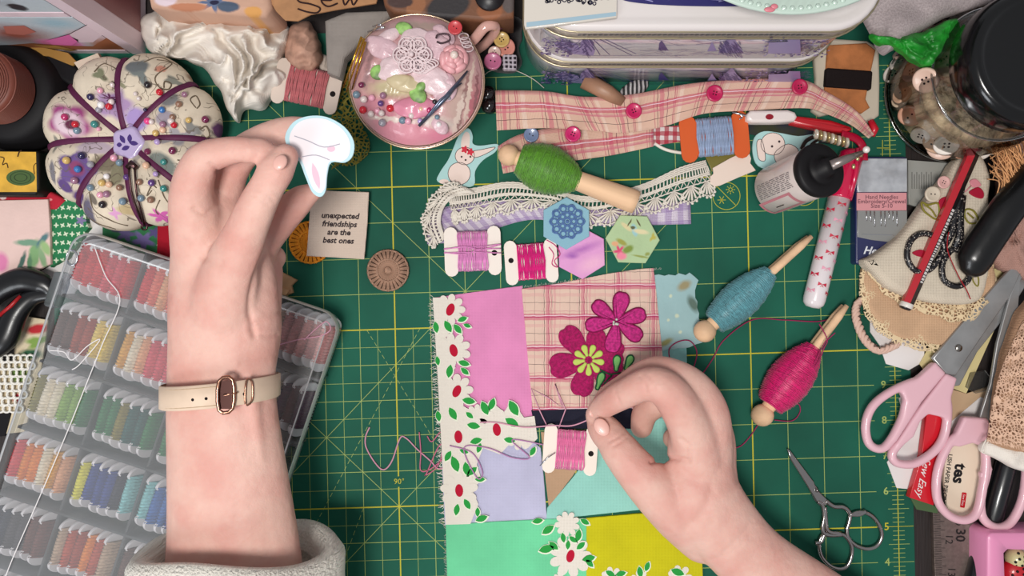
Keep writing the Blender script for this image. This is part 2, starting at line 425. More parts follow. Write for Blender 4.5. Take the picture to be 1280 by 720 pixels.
# ---------------------------------------------------------------- patchwork
PLAID_U = [(25, -2.2, 0.4, (80, 40, 55), .85), (12.5, 3.4, .35, (120, 70, 80), .5), (25, -.8, 2.4, (206, 90, 125), .55), (25, 1.0, .5, (190, 50, 104), .8), (25, 2.6, .5, (190, 50, 104), .7), (25, 4.6, 1.6, (222, 140, 150), .4), (12.5, 9, .4, (225, 160, 160), .5)]
PLAID_V = [(22, -.8, 4.6, (206, 70, 118), .58), (22, 5.4, .4, (205, 90, 125), .6), (22, 1.0, .9, (190, 50, 105), .8), (22, 2.1, .5, (250, 225, 232), .95), (22, 11.5, .35, (95, 70, 65), .8), (22, 16, 2.4, (228, 160, 160), .35)]
def petal_pts(cx, cy, ang, ln, wd, notch=0.0, base=0.12):
    o = [(0, base), (.25, .55), (.5, .86), (.72, 1.0), (.88, .82), (.97, .42), (1.0 - notch, 0)]
    up = [(t * ln, h * wd / 2) for t, h in o]; pts = up + [(a, -b) for a, b in up[-2::-1]]; a = math.radians(ang)
    return [(cx + u * math.cos(a) - v * math.sin(a), cy + u * math.sin(a) + v * math.cos(a)) for u, v in pts]
def quilt():
    t = thing('patchwork_quilt', 'patchwork quilt piece of pink, plaid, lavender, mint, aqua and yellow cotton with embroidered flowers', 'quilt', P(700, 530, 0.0002))
    def patch(name, pts, mat, z0, z1, label):
        m = MB(mat); m.prism([q[:2] for q in PL(pts, z1)], z0, z1, 0.0003); o = m.build(name, t); o['label'] = label; return o
    cot = lambda n, c: M(n, c, 0.9, bump='weave', bs=1.3, bstr=0.4, bdist=0.0003, var=0.03, vs=0.03)
    patch('patch', [(543, 372), (600, 364), (653, 357), (657, 400), (661, 450), (665, 500), (666, 530), (640, 548), (600, 560), (556, 590)], cot('pink_cotton', (222, 138, 184)), 0.0001, 0.0008, 'plain pink cotton patch')
    patch('patch', [(552, 570), (640, 530), (676, 560), (680, 600), (684, 652), (556, 657)], cot('lavender_cotton', (190, 188, 214)), 0.0001, 0.0011, 'lavender cotton patch')
    patch('patch', [(676, 540), (750, 545), (716, 595), (686, 634), (682, 600)], cot('kraft_cotton', (186, 152, 122)), 0.0001, 0.0010, 'tan patch')
    patch('patch', [(683, 650), (850, 632), (868, 520), (755, 528), (748, 555), (716, 597), (684, 635)], cot('aqua_cotton', (148, 205, 192)), 0.0001, 0.0014, 'pale aqua cotton patch')
    patch('patch', [(664, 513), (720, 511), (790, 510), (790, 536), (700, 536), (669, 535)], cot('navy_cotton', (34, 34, 50)), 0.0001, 0.0017, 'dark navy cotton strip')
    patch('patch', [(557, 656), (620, 652), (684, 649), (740, 648), (740, 800), (561, 800)], cot('mint_cotton', (112, 208, 156)), 0.0001, 0.0020, 'mint green cotton patch')
    patch('patch', [(733, 648), (800, 642), (868, 640), (874, 670), (878, 700), (881, 800), (733, 800)], cot('yellow_cotton', (200, 192, 26)), 0.0001, 0.0023, 'mustard yellow cotton patch')
    pl = stripes_mat('plaid_cotton', (234, 202, 184), PLAID_U, PLAID_V)
    patch('patch', [(652, 361), (700, 354), (760, 342), (800, 336), (817, 335), (820, 360), (824, 400), (828, 440), (832, 512), (740, 511), (666, 514), (660, 450)], pl, 0.0001, 0.0016, 'pink and peach plaid patch')
    # printed daisy border
    z = 0.0024; m = MB(M('print_white', (228, 220, 208), 0.9, bump='weave', bs=1.3, bstr=0.4, bdist=0.0003))
    strip = [(541, 372)] + [(560 + (4 if k % 2 else -6) + k * .8, 372 + k * 12.5) for k in range(11)] + [(600, 520), (612, 500), (630, 515), (640, 500), (655, 522), (668, 520), (672, 548), (660, 560), (640, 552), (625, 568), (604, 560), (596, 580), (602, 600), (590, 612), (598, 630), (588, 655), (557, 656), (552, 560), (547, 470)]
    m.flat([q[:2] for q in PL(strip, z)], z)
    fl = [(562, 387, 20), (567, 438, 22), (570, 489, 22), (573, 546, 22), (574, 613, 24), (620, 537, 26), (650, 545, 18), (713, 695, 27), (709, 655, 16), (596, 520, 15)]
    for i, (x, y, r) in enumerate(fl):
        for k in range(9): m.flat([q[:2] for q in PL(petal_pts(x, y, k * 40 + i * 17, r, r * .46, base=.2), z)], z + 0.00001 * (k + 9 * i % 13 + 1))
    for x, y, r in ((765, 722, 14), (800, 725, 12), (850, 722, 16), (700, 722, 8)):
        for k in range(7): m.flat([q[:2] for q in PL(petal_pts(x, y, k * 51, r, r * .5, base=.35), z)], z + 0.00001 * k)
    m.mat(M('print_green', (40, 146, 62), 0.85)); rim = M('print_white_rim', (222, 226, 205), 0.85)
    lv = [(578, 399, -20, 13), (584, 407, 20, 10), (560, 408, 60, 17), (572, 411, 50, 15), (580, 454, 15, 15), (581, 464, 40, 13), (562, 464, 100, 17), (547, 451, 80, 12), (586, 501, 10, 17), (566, 517, 60, 18), (587, 519, 40, 12), (592, 532, 10, 17), (606, 510, 65, 19), (615, 505, 110, 16), (545, 409, 80, 15),
          (580, 564, 20, 12), (569, 580, 70, 21), (560, 570, 120, 15), (583, 586, 80, 18), (590, 589, -40, 16), (600, 599, 0, 13), (595, 551, -15, 16), (599, 560, -70, 13), (571, 637, 100, 15), (584, 630, 60, 15), (597, 640, 90, 12), (602, 648, -20, 16),
          (642, 510, 60, 22), (640, 528, 30, 20), (666, 564, -60, 13), (637, 550, 10, 15), (672, 651, -10, 14), (685, 662, -35, 18), (704, 672, 80, 13), (710, 681, 95, 12), (716, 674, 40, 12), (723, 669, -80, 16), (726, 682, -40, 14), (731, 652, 30, 13), (683, 686, -15, 20), (692, 682, 40, 15), (736, 698, -15, 17), (737, 704, 45, 13), (763, 717, 30, 14), (776, 717, -15, 14), (800, 715, 80, 15), (809, 708, -70, 13), (847, 715, 20, 18), (548, 520, 80, 14)]
    for x, y, a, l in lv: m.mat(rim); m.flat([q[:2] for q in PL(leaf(x + .4, y + .6, a, l + 3.5, l * .62), z)], z + 0.00018); m.mat(MATS['print_green']); m.flat([q[:2] for q in PL(leaf(x, y, a, l, l * .5), z)], z + 0.00022)
    m.mat(M('print_red', (176, 16, 48), 0.85))
    for x, y, a in ((563, 387, -70), (567, 438, 75), (571, 489, -65), (573, 546, 85), (574, 613, 85), (621, 537, 80), (713, 695, -75)): m.flat([q[:2] for q in PL([(x + u, y + v) for u, v in [(8 * math.cos(t_) * math.cos(math.radians(a)) - 5 * math.sin(t_) * math.sin(math.radians(a)), 8 * math.cos(t_) * math.sin(math.radians(a)) + 5 * math.sin(t_) * math.cos(math.radians(a))) for t_ in [k_ * PI / 9 for k_ in range(18)]]], z)], z + 0.00028)
    m.build('daisy_print', t)
    # frayed edge
    m = MB(M('fray_thread', (226, 224, 212), 0.9))
    for k in range(190):
        y = 372 + k * 1.5; x = 541 + (y - 372) * .055; a = P(x + 1, y, .0008); b = P(x - R.uniform(2, 8), y + R.uniform(-5, 5), .0008); m.tube([a, (a + b) / 2 + Vector((0, R.uniform(-.001, .001), 0)), b], 0.00022, 3)
    for k in range(110):
        x = 652 + k * 1.6; y = 359 - (x - 652) * .135; a = P(x, y + 1, .0012); b = P(x + R.uniform(-2, 2), y - R.uniform(0, 2.5), .0012); m.tube([a, b], 0.00012, 3)
    for k in range(60): y = 650 + k * 1.4; a = P(559, y, .0008); m.tube([a, P(557.5 - R.random() * 3, y + R.uniform(-2, 2), .0006)], 0.00012, 3)
    m.build('frayed_edge', t)['kind'] = 'stuff'
    # embroidery: satin-stitched flowers
    cnt = [0]
    def satin(name, pts, mat, z0, h, outline=None, lab=None, dirn=0):
        cnt[0] += 1; h = h + .00005 * (cnt[0] % 8); m = MB(mat); w_ = [q[:2] for q in PL(catmull([(a, b, 0) for a, b in pts], 3), z0 + h)]; m.prism(w_, z0, z0 + h, min(h * .9, .0009), 3)
        if outline:
            m.mat(outline); m.tube([(x, y, z0 + h * .55) for x, y in w_], 0.0006, 5, closed=True)
        o = m.build(name, t)
        if lab: o['label'] = lab
    mag = M('magenta_stitch', (158, 8, 84), 0.55, bump='noise', bs=2.2, bstr=0.9, bdist=0.0006, var=0.15, vs=.5, sheen=.3); mag2 = M('magenta_stitch_light', (182, 40, 118), 0.55, bump='noise', bs=2.2, bstr=0.9, bdist=0.0006, var=0.15, vs=.5); dk = M('magenta_stitch_dark', (120, 6, 66), 0.55, bump='noise', bs=4, bstr=0.6)
    for a, l, wd in ((-128, 52, 27), (-72, 42, 22), (-30, 48, 30), (170, 50, 30), (105, 46, 27), (40, 46, 28), (5, 44, 30)): satin('petal', petal_pts(736, 451, a, l, wd, .05), mag, .0016, .0011, mag)
    for a, l, wd in ((-141, 38, 18), (-78, 38, 20), (-16, 38, 19), (35, 38, 19), (100, 40, 20), (172, 40, 18)): satin('petal', petal_pts(771, 402, a, l, wd, .03), mag2, .0019, .0012, dk)
    m = MB(M('flower_heart', (196, 206, 190), .8))
    for k in range(6): m.ell(P(771 + R.uniform(-4, 4), 402 + R.uniform(-4, 4), .0032), 0.0009, None, 8, 5)
    m.build('flower_centre', t)
    lime = M('lime_stitch', (184, 204, 96), 0.6, bump='noise', bs=2.5, bstr=0.6)
    for k in range(9): a = k * 40 + 10; satin('stamen', petal_pts(736 + 5 * math.cos(math.radians(a)), 450 + 5 * math.sin(math.radians(a)), a, 15, 8, 0, .4), lime, .0026, .0010)
    gs = M('green_stitch', (120, 186, 104), 0.6, bump='noise', bs=2.5, bstr=0.6); gd = M('green_stitch_dark', (24, 84, 52), 0.6)
    for x, y, a, l in ((771, 454, -85, 19), (786, 453, -65, 19), (750, 476, -70, 22)): satin('leaf_stitch', petal_pts(x - l * .5 * math.cos(math.radians(a)), y - l * .5 * math.sin(math.radians(a)), a, l, 9, 0, .4), gs, .0028, .0009, gd)
    m = MB(gd); m.tube([P(750, 462, .0032), P(762, 468, .0032), P(778, 466, .0032)], .0006, 5); m.tube([P(765, 469, .0032), P(755, 480, .0032)], .0006, 5); m.build('stem_stitch', t)
quilt()
def jag(pts, amp, step=6):
    o = []; n = len(pts)
    for i in range(n):
        a = Vector(pts[i]); b = Vector(pts[(i + 1) % n]); k = max(1, int((b - a).length / step))
        for j in range(k): p = a.lerp(b, j / k); o.append((p.x + R.uniform(-amp, amp), p.y + R.uniform(-amp, amp)))
    return o
def scraps():
    m = MB(spots_mat('blue_floral', (150, 182, 184), [(*[c * 1000 for c in P(x, y)[:2]], a, b, 0.5, cc, .4) for x, y, a, b, cc in ((855, 357, 5, 3, (150, 140, 105)), (866, 380, 3, 6, (90, 110, 100)), (832, 428, 5, 2, (140, 140, 90)), (838, 370, 1.2, 1.2, (195, 205, 180)), (846, 395, 1.4, 1.4, (195, 205, 180)), (850, 415, 1.2, 1.2, (195, 205, 180)), (835, 400, 1, 1, (195, 205, 180)))]))
    m.prism([q[:2] for q in PL(jag([(812, 344), (862, 342), (872, 350), (868, 364), (874, 392), (878, 428), (862, 434), (815, 440)], 1.6), .0009)], .0004, .0009, .0002)
    tag(m.build('floral_fabric_scrap'), 'pale blue floral fabric scrap with torn edge beside the plaid patch', 'fabric')
    m = MB(M('aqua_scrap', (140, 200, 196), .9, bump='weave', bs=1.3)); m.prism([q[:2] for q in PL([(816, 434), (858, 430), (861, 530), (820, 532)], .0004)], .0, .0004, .0001)
    tag(m.build('aqua_fabric_scrap'), 'plain aqua fabric strip below the pale blue floral scrap', 'fabric')
scraps()
# ---------------------------------------------------------------- plaid strips, lace, small central things
def strip(name, label, cat, top, bot, mat, z, amp=0.0015, th=0.0006, nu=60, nv=8, freq=7.0, zend=None):
    T = catmull([(a, b, 0) for a, b in top], 8, False); B = catmull([(a, b, 0) for a, b in bot], 8, False)
    def at(L, t): f = t * (len(L) - 1); i = min(int(f), len(L) - 2); return L[i].lerp(L[i + 1], f - i)
    def fn(u, v):
        p = at(T, u).lerp(at(B, u), v); zz = z(u, v) if callable(z) else z
        return P(p.x, p.y, zz + amp * (math.sin(u * freq * 2 * PI + v * 1.5) * .5 + .5 * math.sin(u * 17 + v * 4) + 1))
    L = sum((T[i + 1] - T[i]).length for i in range(len(T) - 1)) * s(.01) * 1000
    wd = (T[0] - B[0]).length * s(.01) * 1000
    m = MB(mat); m.sheet(fn, nu, nv, th, lambda u, v: (u * L, v * wd)); o = m.build(name)
    return tag(o, label, cat)
rib = stripes_mat('plaid_ribbon', (230, 190, 168), [(26, 4, .4, (90, 50, 60), .8), (26, 5.5, 2.6, (206, 60, 110), .5), (26, 10, .5, (120, 60, 80), .7), (13, 2, .5, (200, 70, 110), .6), (26, 14, .5, (190, 50, 100), .7), (26, 17, 2.4, (246, 222, 206), .5)],
                  [(40, 8.5, 4.6, (200, 36, 96), .6), (40, 14, 2, (214, 120, 140), .5), (40, 10, .6, (250, 225, 235), .9), (40, 21, .4, (80, 50, 55), .85), (40, 0, 3, (214, 110, 130), .4), (40, 15, 1, (214, 110, 130), .5)])
strip('plaid_fabric_strip', 'long pink and cream plaid fabric strip with magenta buttons below the tins', 'fabric',
      [(619, 113), (680, 114), (730, 121), (790, 118), (860, 105), (930, 99), (1000, 99), (1032, 114), (1070, 138), (1093, 168)],
      [(621, 163), (680, 160), (740, 163), (780, 166), (830, 158), (880, 142), (940, 138), (1000, 135), (1024, 139), (1062, 155), (1086, 173)], rib, lambda u, v: .010 + .010 * max(0, u - .55), .0015)
strip('plaid_fabric_strip', 'shorter pink plaid fabric strip partly under the long buttoned one', 'fabric',
      [(622, 183), (650, 168), (700, 158), (760, 155), (817, 150)], [(629, 217), (660, 211), (710, 202), (765, 194), (817, 183)], rib, .003, .0012, nu=30, freq=3)
m = MB(stripes_mat('red_gingham', (236, 225, 222), [(6, 0, 3, (180, 10, 50), .75)], [(6, 0, 3, (180, 10, 50), .75)])); m.prism([q[:2] for q in PL([(812, 160), (856, 156), (858, 176), (816, 182)], .003)], .002, .003, .0002)
tag(m.build('gingham_ribbon'), 'red and white gingham ribbon end between the plaid strips', 'ribbon')
for x, y, z, r, c, l in ((792, 139, .0135, 10, (190, 22, 86), 'magenta button on the long plaid strip, left of its three'), (893, 117, .0175, 10.5, (184, 18, 80), 'magenta button on the long plaid strip, middle one'), (999, 109, .018, 10, (180, 20, 74), 'magenta button near the folded right end of the plaid strip'),
                         (716, 168, .0145, 10, (196, 24, 98), 'magenta button on the short plaid strip')):
    button('button', x, y, z, r, c, l)
b = button('button', 664, 169, .0065, 9.5, (110, 126, 160), 'blue crocheted button at the edge of the short plaid strip', 2)
# crocheted white lace over purple gingham
gm = stripes_mat('purple_gingham', (218, 206, 220), [(7, 0, 3.5, (150, 120, 176), .5)], [(7, 0, 3.5, (150, 120, 176), .5)])
strip('gingham_fabric_strip', 'purple gingham floral fabric strip lying under the white crochet lace', 'fabric', [(534, 290), (545, 262), (640, 250), (740, 262), (863, 250)], [(534, 305), (580, 300), (660, 275), (740, 282), (864, 280)], gm, .0006, .0003, nu=40, freq=2)
def crochet(top, bot, z, name, label, n=78, parent=None):
    T = catmull([(a, b, 0) for a, b in top], 10, False); B = catmull([(a, b, 0) for a, b in bot], 10, False)
    def at(L, t): f = min(max(t, 0), 1) * (len(L) - 1); i = min(int(f), len(L) - 2); return L[i].lerp(L[i + 1], f - i)
    def q(u, v): p = at(T, u).lerp(at(B, u), v); return P(p.x, p.y, z + .0009 * math.sin(u * 23) + .0012 + .0004 * math.sin(v * 9))
    m = MB(M('crochet_cotton', (222, 214, 202), .9, bump='noise', bs=3, bstr=.6)); r = .00052
    for v in (0, .05, .10, .15, .34, .39, .56): m.tube([q(i / 160, v + .008 * math.sin(i * 2)) for i in range(161)], r * (1.3 if v < .4 else 1), 5)
    for i in range(n + 1): m.tube([q(i / n, .15), q(i / n, .34)], r * 1.1, 4)
    for i in range(n // 2): m.tube([q(i * 2 / n, .39), q((i * 2 + 1) / n, .56), q((i * 2 + 2) / n, .39)], r, 4)
    k = n // 5
    for i in range(k):
        c = (i + .5) / k
        for j in range(7):
            a = (j - 3) / 3 * 1.15; e = q(c + math.sin(a) * .55 / k, .58 + .36 * math.cos(a)); m.tube([q(c, .56), e], [r, r * 1.6], 4)
        arc = [q(c + math.sin(a / 10 * 1.3) * .6 / k, .56 + .40 * math.cos(a / 10 * 1.3) + .03 * (a % 2)) for a in range(-10, 11)]; m.tube(arc, r * 1.1, 4)
        for j in range(7): a = (j - 3) / 3 * 1.1; e = q(c + math.sin(a) * .62 / k, .60 + .42 * math.cos(a)); m.ell(e, (.0011, .0011, .0006), None, 6, 4)
    if parent: return m.build(name, parent)
    return tag(m.build(name), label, 'lace')
lace_main = crochet([(560, 239), (590, 236), (640, 228), (690, 238), (740, 246), (800, 232), (850, 210), (882, 201)], [(566, 280), (590, 276), (630, 268), (690, 262), (735, 285), (800, 270), (850, 258), (896, 243)], .0016, 'crochet_lace', 'white crochet lace edging with scalloped fans, lying over purple gingham')
crochet([(592, 240), (572, 243), (556, 256), (550, 276), (556, 298)], [(566, 226), (545, 238), (531, 262), (527, 284), (540, 312)], .0042, 'folded_end', '', 24, lace_main)
def cord(name, label, pts, z, r, mat, cat='thread', n=6, zf=None, group=None):
    pp = catmull([P(p[0], p[1], p[2] if len(p) > 2 else z) for p in pts], n, False); m = MB(mat); m.tube(pp, r, 6); return tag(m.build(name), label, cat, group)
white_thr = M('white_cotton_cord', (224, 216, 204), .9); 
cord('cotton_cord', 'white cotton cord under the blue thread card', [(818, 179), (830, 186), (845, 190), (862, 191), (868, 184), (872, 176)], .002, .0012, white_thr, 'cord')
# thread cards
def thread_card(px, py, z, ang, wpx, hpx, col, label, body=(232, 222, 212), th=.0009, wind=(.24, .76), bump_r=.18, cat='thread card', loose=0, strands=22, hole=True, name='thread_card', var=8):
    """bone shaped card: four rounded lobes, wound round the middle (strands run along y)"""
    f = FR(px, py, z, ang); t = thing(name, label, cat, f.o)
    w2, h2 = wpx / 2, hpx / 2; lw = wpx * wind[0]
    out = []
    def lobe(cx, cy, r, a0, a1):
        for k in range(7): a = math.radians(a0 + (a1 - a0) * k / 6); out.append((cx + r * math.cos(a), cy + r * math.sin(a)))
    r = lw * .5; x1 = w2 - r; wy = h2 - r * 1.0; yi = h2 * .78
    lobe(x1, -wy, r, -180, 0); lobe(x1, wy, r, 0, 180); out += [(x1 - r, yi), (-x1 + r, yi)]; lobe(-x1, wy, r, 0, 180); lobe(-x1, -wy, r, -180, 0); out += [(-x1 + r, -yi), (x1 - r, -yi)]
    m = MB(M('card_%d_%d_%d' % body, body, .8)); m.prism([f.p(a, b)[:2] for a, b in out], z, z + th, .00025)
    if hole: m.mat(M('hole_dark', (28, 22, 22), .9)); m.prism([f.p(a, b)[:2] for a, b in circ(x1, 3, r * .42)], z + th, z + th + .00006)
    m.build('card', t)
    m = MB(M('floss_%d_%d_%d' % col, col, .55, sheen=.4, bump='noise', bs=3, bstr=.5, var=.08, vs=.3)); xa, xb = -x1 + r, x1 - r; hh = yi; k = f.k; tr = (xb - xa) * k / strands * .62
    for i in range(strands):
        x = xa + (i + .5) * (xb - xa) / strands; j = R.uniform(-1, 1) * var * .12; e = R.uniform(0, 1.0); zt = z + th + tr * R.uniform(.8, 2.0)
        m.tube([f.p(x, -hh - e, th * .4), f.p(x + j, -hh * .8, zt - z), f.p(x - j, 0, zt - z + tr * .6), f.p(x + j * 1.4, hh * .8, zt - z), f.p(x, hh + e, th * .4)], tr * R.uniform(.85, 1.15), 5)
    for i in range(loose):
        y = R.uniform(-6, 6); m.tube(catmull([f.p(-w2, y, th + .002), f.p(-w2 * .3, y + R.uniform(-3, 3), th + .0028), f.p(w2 * .3, y + R.uniform(-3, 3), th + .0028), f.p(w2, y + R.uniform(-4, 4), th + .002)], 5, False), .0004, 4)
    m.build('wound_floss', t); return t
thread_card(591, 314, .0065, -2, 71, 62, (212, 132, 186), 'white card wound with lilac pink floss below the lace', loose=4)
thread_card(664, 327, .004, 176, 66, 56, (206, 22, 116), 'white card wound with bright magenta floss', strands=26)
cord('loose_floss', 'tangled end of magenta floss hanging by its card', [(683, 300), (694, 307), (700, 318), (693, 326), (697, 334), (690, 330), (692, 318), (686, 309)], .0065, .0003, MATS['floss_206_22_116'])
thread_card(713, 562, .0045, 4, 68, 62, (218, 112, 158), 'white card wound with pink floss lying on the patchwork', body=(236, 224, 212))
# paper pieces
def hexagon(px, py, z, r, ang, mat, label):
    t = thing('fabric_hexagon', label, 'hexagon', P(px, py, z)); m = MB(mat); m.prism([P(px + r * math.cos(math.radians(ang + 60 * k)), py + r * math.sin(math.radians(ang + 60 * k)), z + .0015)[:2] for k in range(6)], z, z + .0015, .0005); m.build('covered_paper', t); return t
mm = lambda px, py: tuple(c * 1000 for c in P(px, py, 0.0025)[:2])
def sp(px, py, rx, ry, a, c, *e): return (*mm(px, py), rx * .57, ry * .57, math.radians(-a), c, *e)
hexagon(727, 316, .0030, 33, 28, spots_mat('pink_watercolour', (214, 150, 198), [sp(727, 312, 20, 4, -20, (176, 110, 176), .8), sp(740, 330, 16, 8, -20, (226, 170, 200), .6), sp(715, 320, 6, 3, 0, (160, 96, 170), .8)]), 'pink and lilac watercolour print hexagon under the blue one')
h1 = hexagon(708, 279, .0048, 33, 30, M('blue_felt', (134, 176, 192), .9, bump='noise', bs=2, bstr=.4), 'light blue fabric hexagon with a darker blue lace rosette')
def rosette(px, py, z, r, mat, parent, rings=3, n=10, nm='rosette'):
    m = MB(mat); k = s(z)
    def loop_(cx_, cy_, rr, wv=0, am=0): m.tube([P(cx_ + (rr + am * math.cos(wv * a / 60 * 2 * PI)) * math.cos(a / 60 * 2 * PI), cy_ + (rr + am * math.cos(wv * a / 60 * 2 * PI)) * math.sin(a / 60 * 2 * PI), z) for a in range(0, 60, 1 if wv else 5)], .0006, 5, closed=True)
    loop_(px, py, r * .2); loop_(px, py, r * .93, 10, 1.6); loop_(px, py, r * .55)
    for i in range(8): a = 2 * PI * i / 8; loop_(px + r * .37 * math.cos(a), py + r * .37 * math.sin(a), r * .14)
    for i in range(10): a = 2 * PI * i / 10; loop_(px + r * .74 * math.cos(a), py + r * .74 * math.sin(a), r * .17)
    m.ell(P(px, py, z), (.0014, .0014, .0008), None, 8, 5); return m.build(nm, parent)
rosette(709, 277, .0066, 22, M('blue_lace', (84, 112, 158), .9), h1, 4, 12)
beecol = (168, 190, 146)
hexagon(791, 299, .0048, 34, 2, spots_mat('bee_print', beecol, [sp(792, 288, 3.5, 8, -15, (150, 190, 190), .2), sp(790, 285, 3, 2, 0, (90, 90, 60), .3), sp(782, 284, 8, 2.6, 40, (208, 196, 150), .3), sp(800, 290, 9, 2.8, 10, (214, 202, 160), .3), sp(786, 279, 1, 5, 30, (90, 80, 50), .3), sp(797, 279, 1, 5, -30, (90, 80, 50), .3),
    sp(773, 314, 7, 8, 30, (206, 70, 110), .3, 5, .3), sp(776, 320, 6, 5, 0, (228, 130, 150), .3), sp(776, 303, 7, 3, 30, (150, 150, 70), .3), sp(784, 312, 7, 4, -30, (120, 140, 60), .3), sp(768, 305, 4, 3, 0, (214, 160, 120), .3), sp(815, 297, 4, 6, 20, (178, 168, 80), .3, 3), sp(800, 321, 10, 1.2, 10, (140, 150, 80), .4), sp(808, 318, 3, 2, -30, (140, 150, 80), .4)]), 'green hexagon printed with a bee and a pink rose')
# message card
def message():
    t = thing('message_patch', 'cream fabric patch stamped unexpected friendships are the best ones', 'fabric patch', P(422, 281, .001))
    z = .0088; m = MB(M('cream_felt', (226, 206, 190), .9, bump='weave', bs=1.2, bstr=.5)); f = FR(422, 281, z, 2)
    m.prism([P(a, b, z)[:2] for a, b in [(389, 237), (425, 239), (461, 240), (459, 280), (455, 324), (420, 322), (383, 320), (386, 280)]], .0074, z, .0005); m.build('felt', t)
    g = MB(M('stamp_ink', (58, 48, 50), .8))
    for i, l in enumerate(('unexpected', 'friendships', 'are the', 'best ones')): fr = FR(425 - i * .8, 270 + i * 10.3, z, 2); g.text(l, fr, .0056, shear=.2, offset=.00018, dz=.00015)
    g.build('stamped_words', t)
message()
def twine_disc(px, py, z, r, col, label, n=26, name='yarn_rosette'):
    t = thing(name, label, 'yarn button', P(px, py, z)); dkc = tuple(int(v * .5) for v in col); m = MB(M('yarn_dark_%d_%d_%d' % col, dkc, .9)); k = s(z)
    m.lathe([(r * k * .95, 0), (r * k, .0015), (r * k * .9, .003), (0, .0032)], Matrix.Translation(P(px, py, z)), 32); m.build('disc', t)
    m = MB(M('yarn_%d_%d_%d' % col, tuple(min(255, int(v * 1.12)) for v in col), .9, bump='noise', bs=2.5, bstr=.6, var=.12, vs=.4))
    for i in range(n):
        for w_ in (-.35, .35):
            a = 2 * PI * (i + w_) / n; b = 2 * PI * (i + w_ * .3) / n
            m.tube([P(px + 5 * math.cos(b), py + 5 * math.sin(b), z + .0045), P(px + r * .6 * math.cos(a), py + r * .6 * math.sin(a), z + .0048), P(px + r * math.cos(a), py + r * math.sin(a), z + .003), P(px + r * 1.01 * math.cos(a), py + r * 1.01 * math.sin(a), z + .0008)], .0008, 4)
    for q in (.55, .98): m.tube([P(px + r * q * math.cos(a / 48 * 2 * PI), py + r * q * math.sin(a / 48 * 2 * PI), z + (.0054 if q < .9 else .0028) + .0004 * math.sin(a * 2)) for a in range(48)], .0008, 5, closed=True)
    m.ell(P(px, py, z + .005), (.0028, .0028, .0018)); m.build('wrapped_yarn', t)
twine_disc(485, 338, .0002, 25.5, (146, 116, 98), 'taupe yarn rosette button alone on the green mat')
twine_disc(388, 303, .0002, 26, (206, 132, 40), 'mustard orange yarn rosette under the message patch')
# bunny stickers
def outline_pts(pts, n=4): return catmull([(a, b, 0) for a, b in pts], n)
def bunny_sitting():
    t = thing('bunny_cutout', 'sitting white bunny cutout with red flowers on its head, below the teacup pincushion', 'paper cutout', P(585, 206, .0003)); z = .0012
    m = MB(M('cutout_blue', (168, 206, 204), .85)); m.prism([P(p.x, p.y, z)[:2] for p in outline_pts([(547, 227), (550, 215), (560, 200), (567, 184), (572, 172), (579, 162), (587, 161), (591, 170), (591, 179), (600, 182), (622, 180), (619, 190), (604, 200), (594, 214), (592, 232), (570, 233)])], .0003, z, .0002)
    m.mat(M('cutout_cream', (228, 208, 198), .85)); m.flat([P(*q, z)[:2] for q in circ(574, 217, 14, r2=14)], z + .00006); m.flat([P(*q, z)[:2] for q in circ(581, 195, 12, r2=11)], z + .00010)
    m.flat([P(p.x, p.y, z)[:2] for p in outline_pts([(589, 190), (602, 187), (619, 184), (610, 191), (594, 197)])], z + .00008); m.flat([P(p.x, p.y, z)[:2] for p in outline_pts([(577, 186), (577, 174), (582, 165), (587, 168), (587, 180), (585, 187)])], z + .00007); m.flat([P(*q, z)[:2] for q in circ(555, 227, 6, r2=3)], z + .00009)
    m.mat(M('cutout_ink', (70, 56, 58), .8))
    for c in ((574, 217, 14, 14, .00012), (581, 195, 12, 11, .00014)): m.poly([P(*q, z) for q in circ(c[0], c[1], c[2], 24, c[3])], .0004, z + c[4], True)
    m.poly([P(p.x, p.y, z) for p in outline_pts([(589, 190), (602, 187), (619, 184), (610, 191), (594, 197)])], .0004, z + .00012, True)
    for x, y in ((577, 196), (588, 196), (582, 200)): m.flat([P(*q, z)[:2] for q in circ(x, y, 1.3, 8)], z + .00016)
    m.mat(M('cutout_red', (200, 54, 70), .85))
    for x, y in ((581, 187), (588, 190)): m.flat([P(*q, z)[:2] for q in petal_ring(x, y, 4)], z + .00018)
    m.build('cutout', t)
def petal_ring(x, y, r): return [(x + r * (1 + .25 * math.cos(5 * a)) * math.cos(a), y + r * (1 + .25 * math.cos(5 * a)) * math.sin(a)) for a in [2 * PI * k / 30 for k in range(30)]]
bunny_sitting()
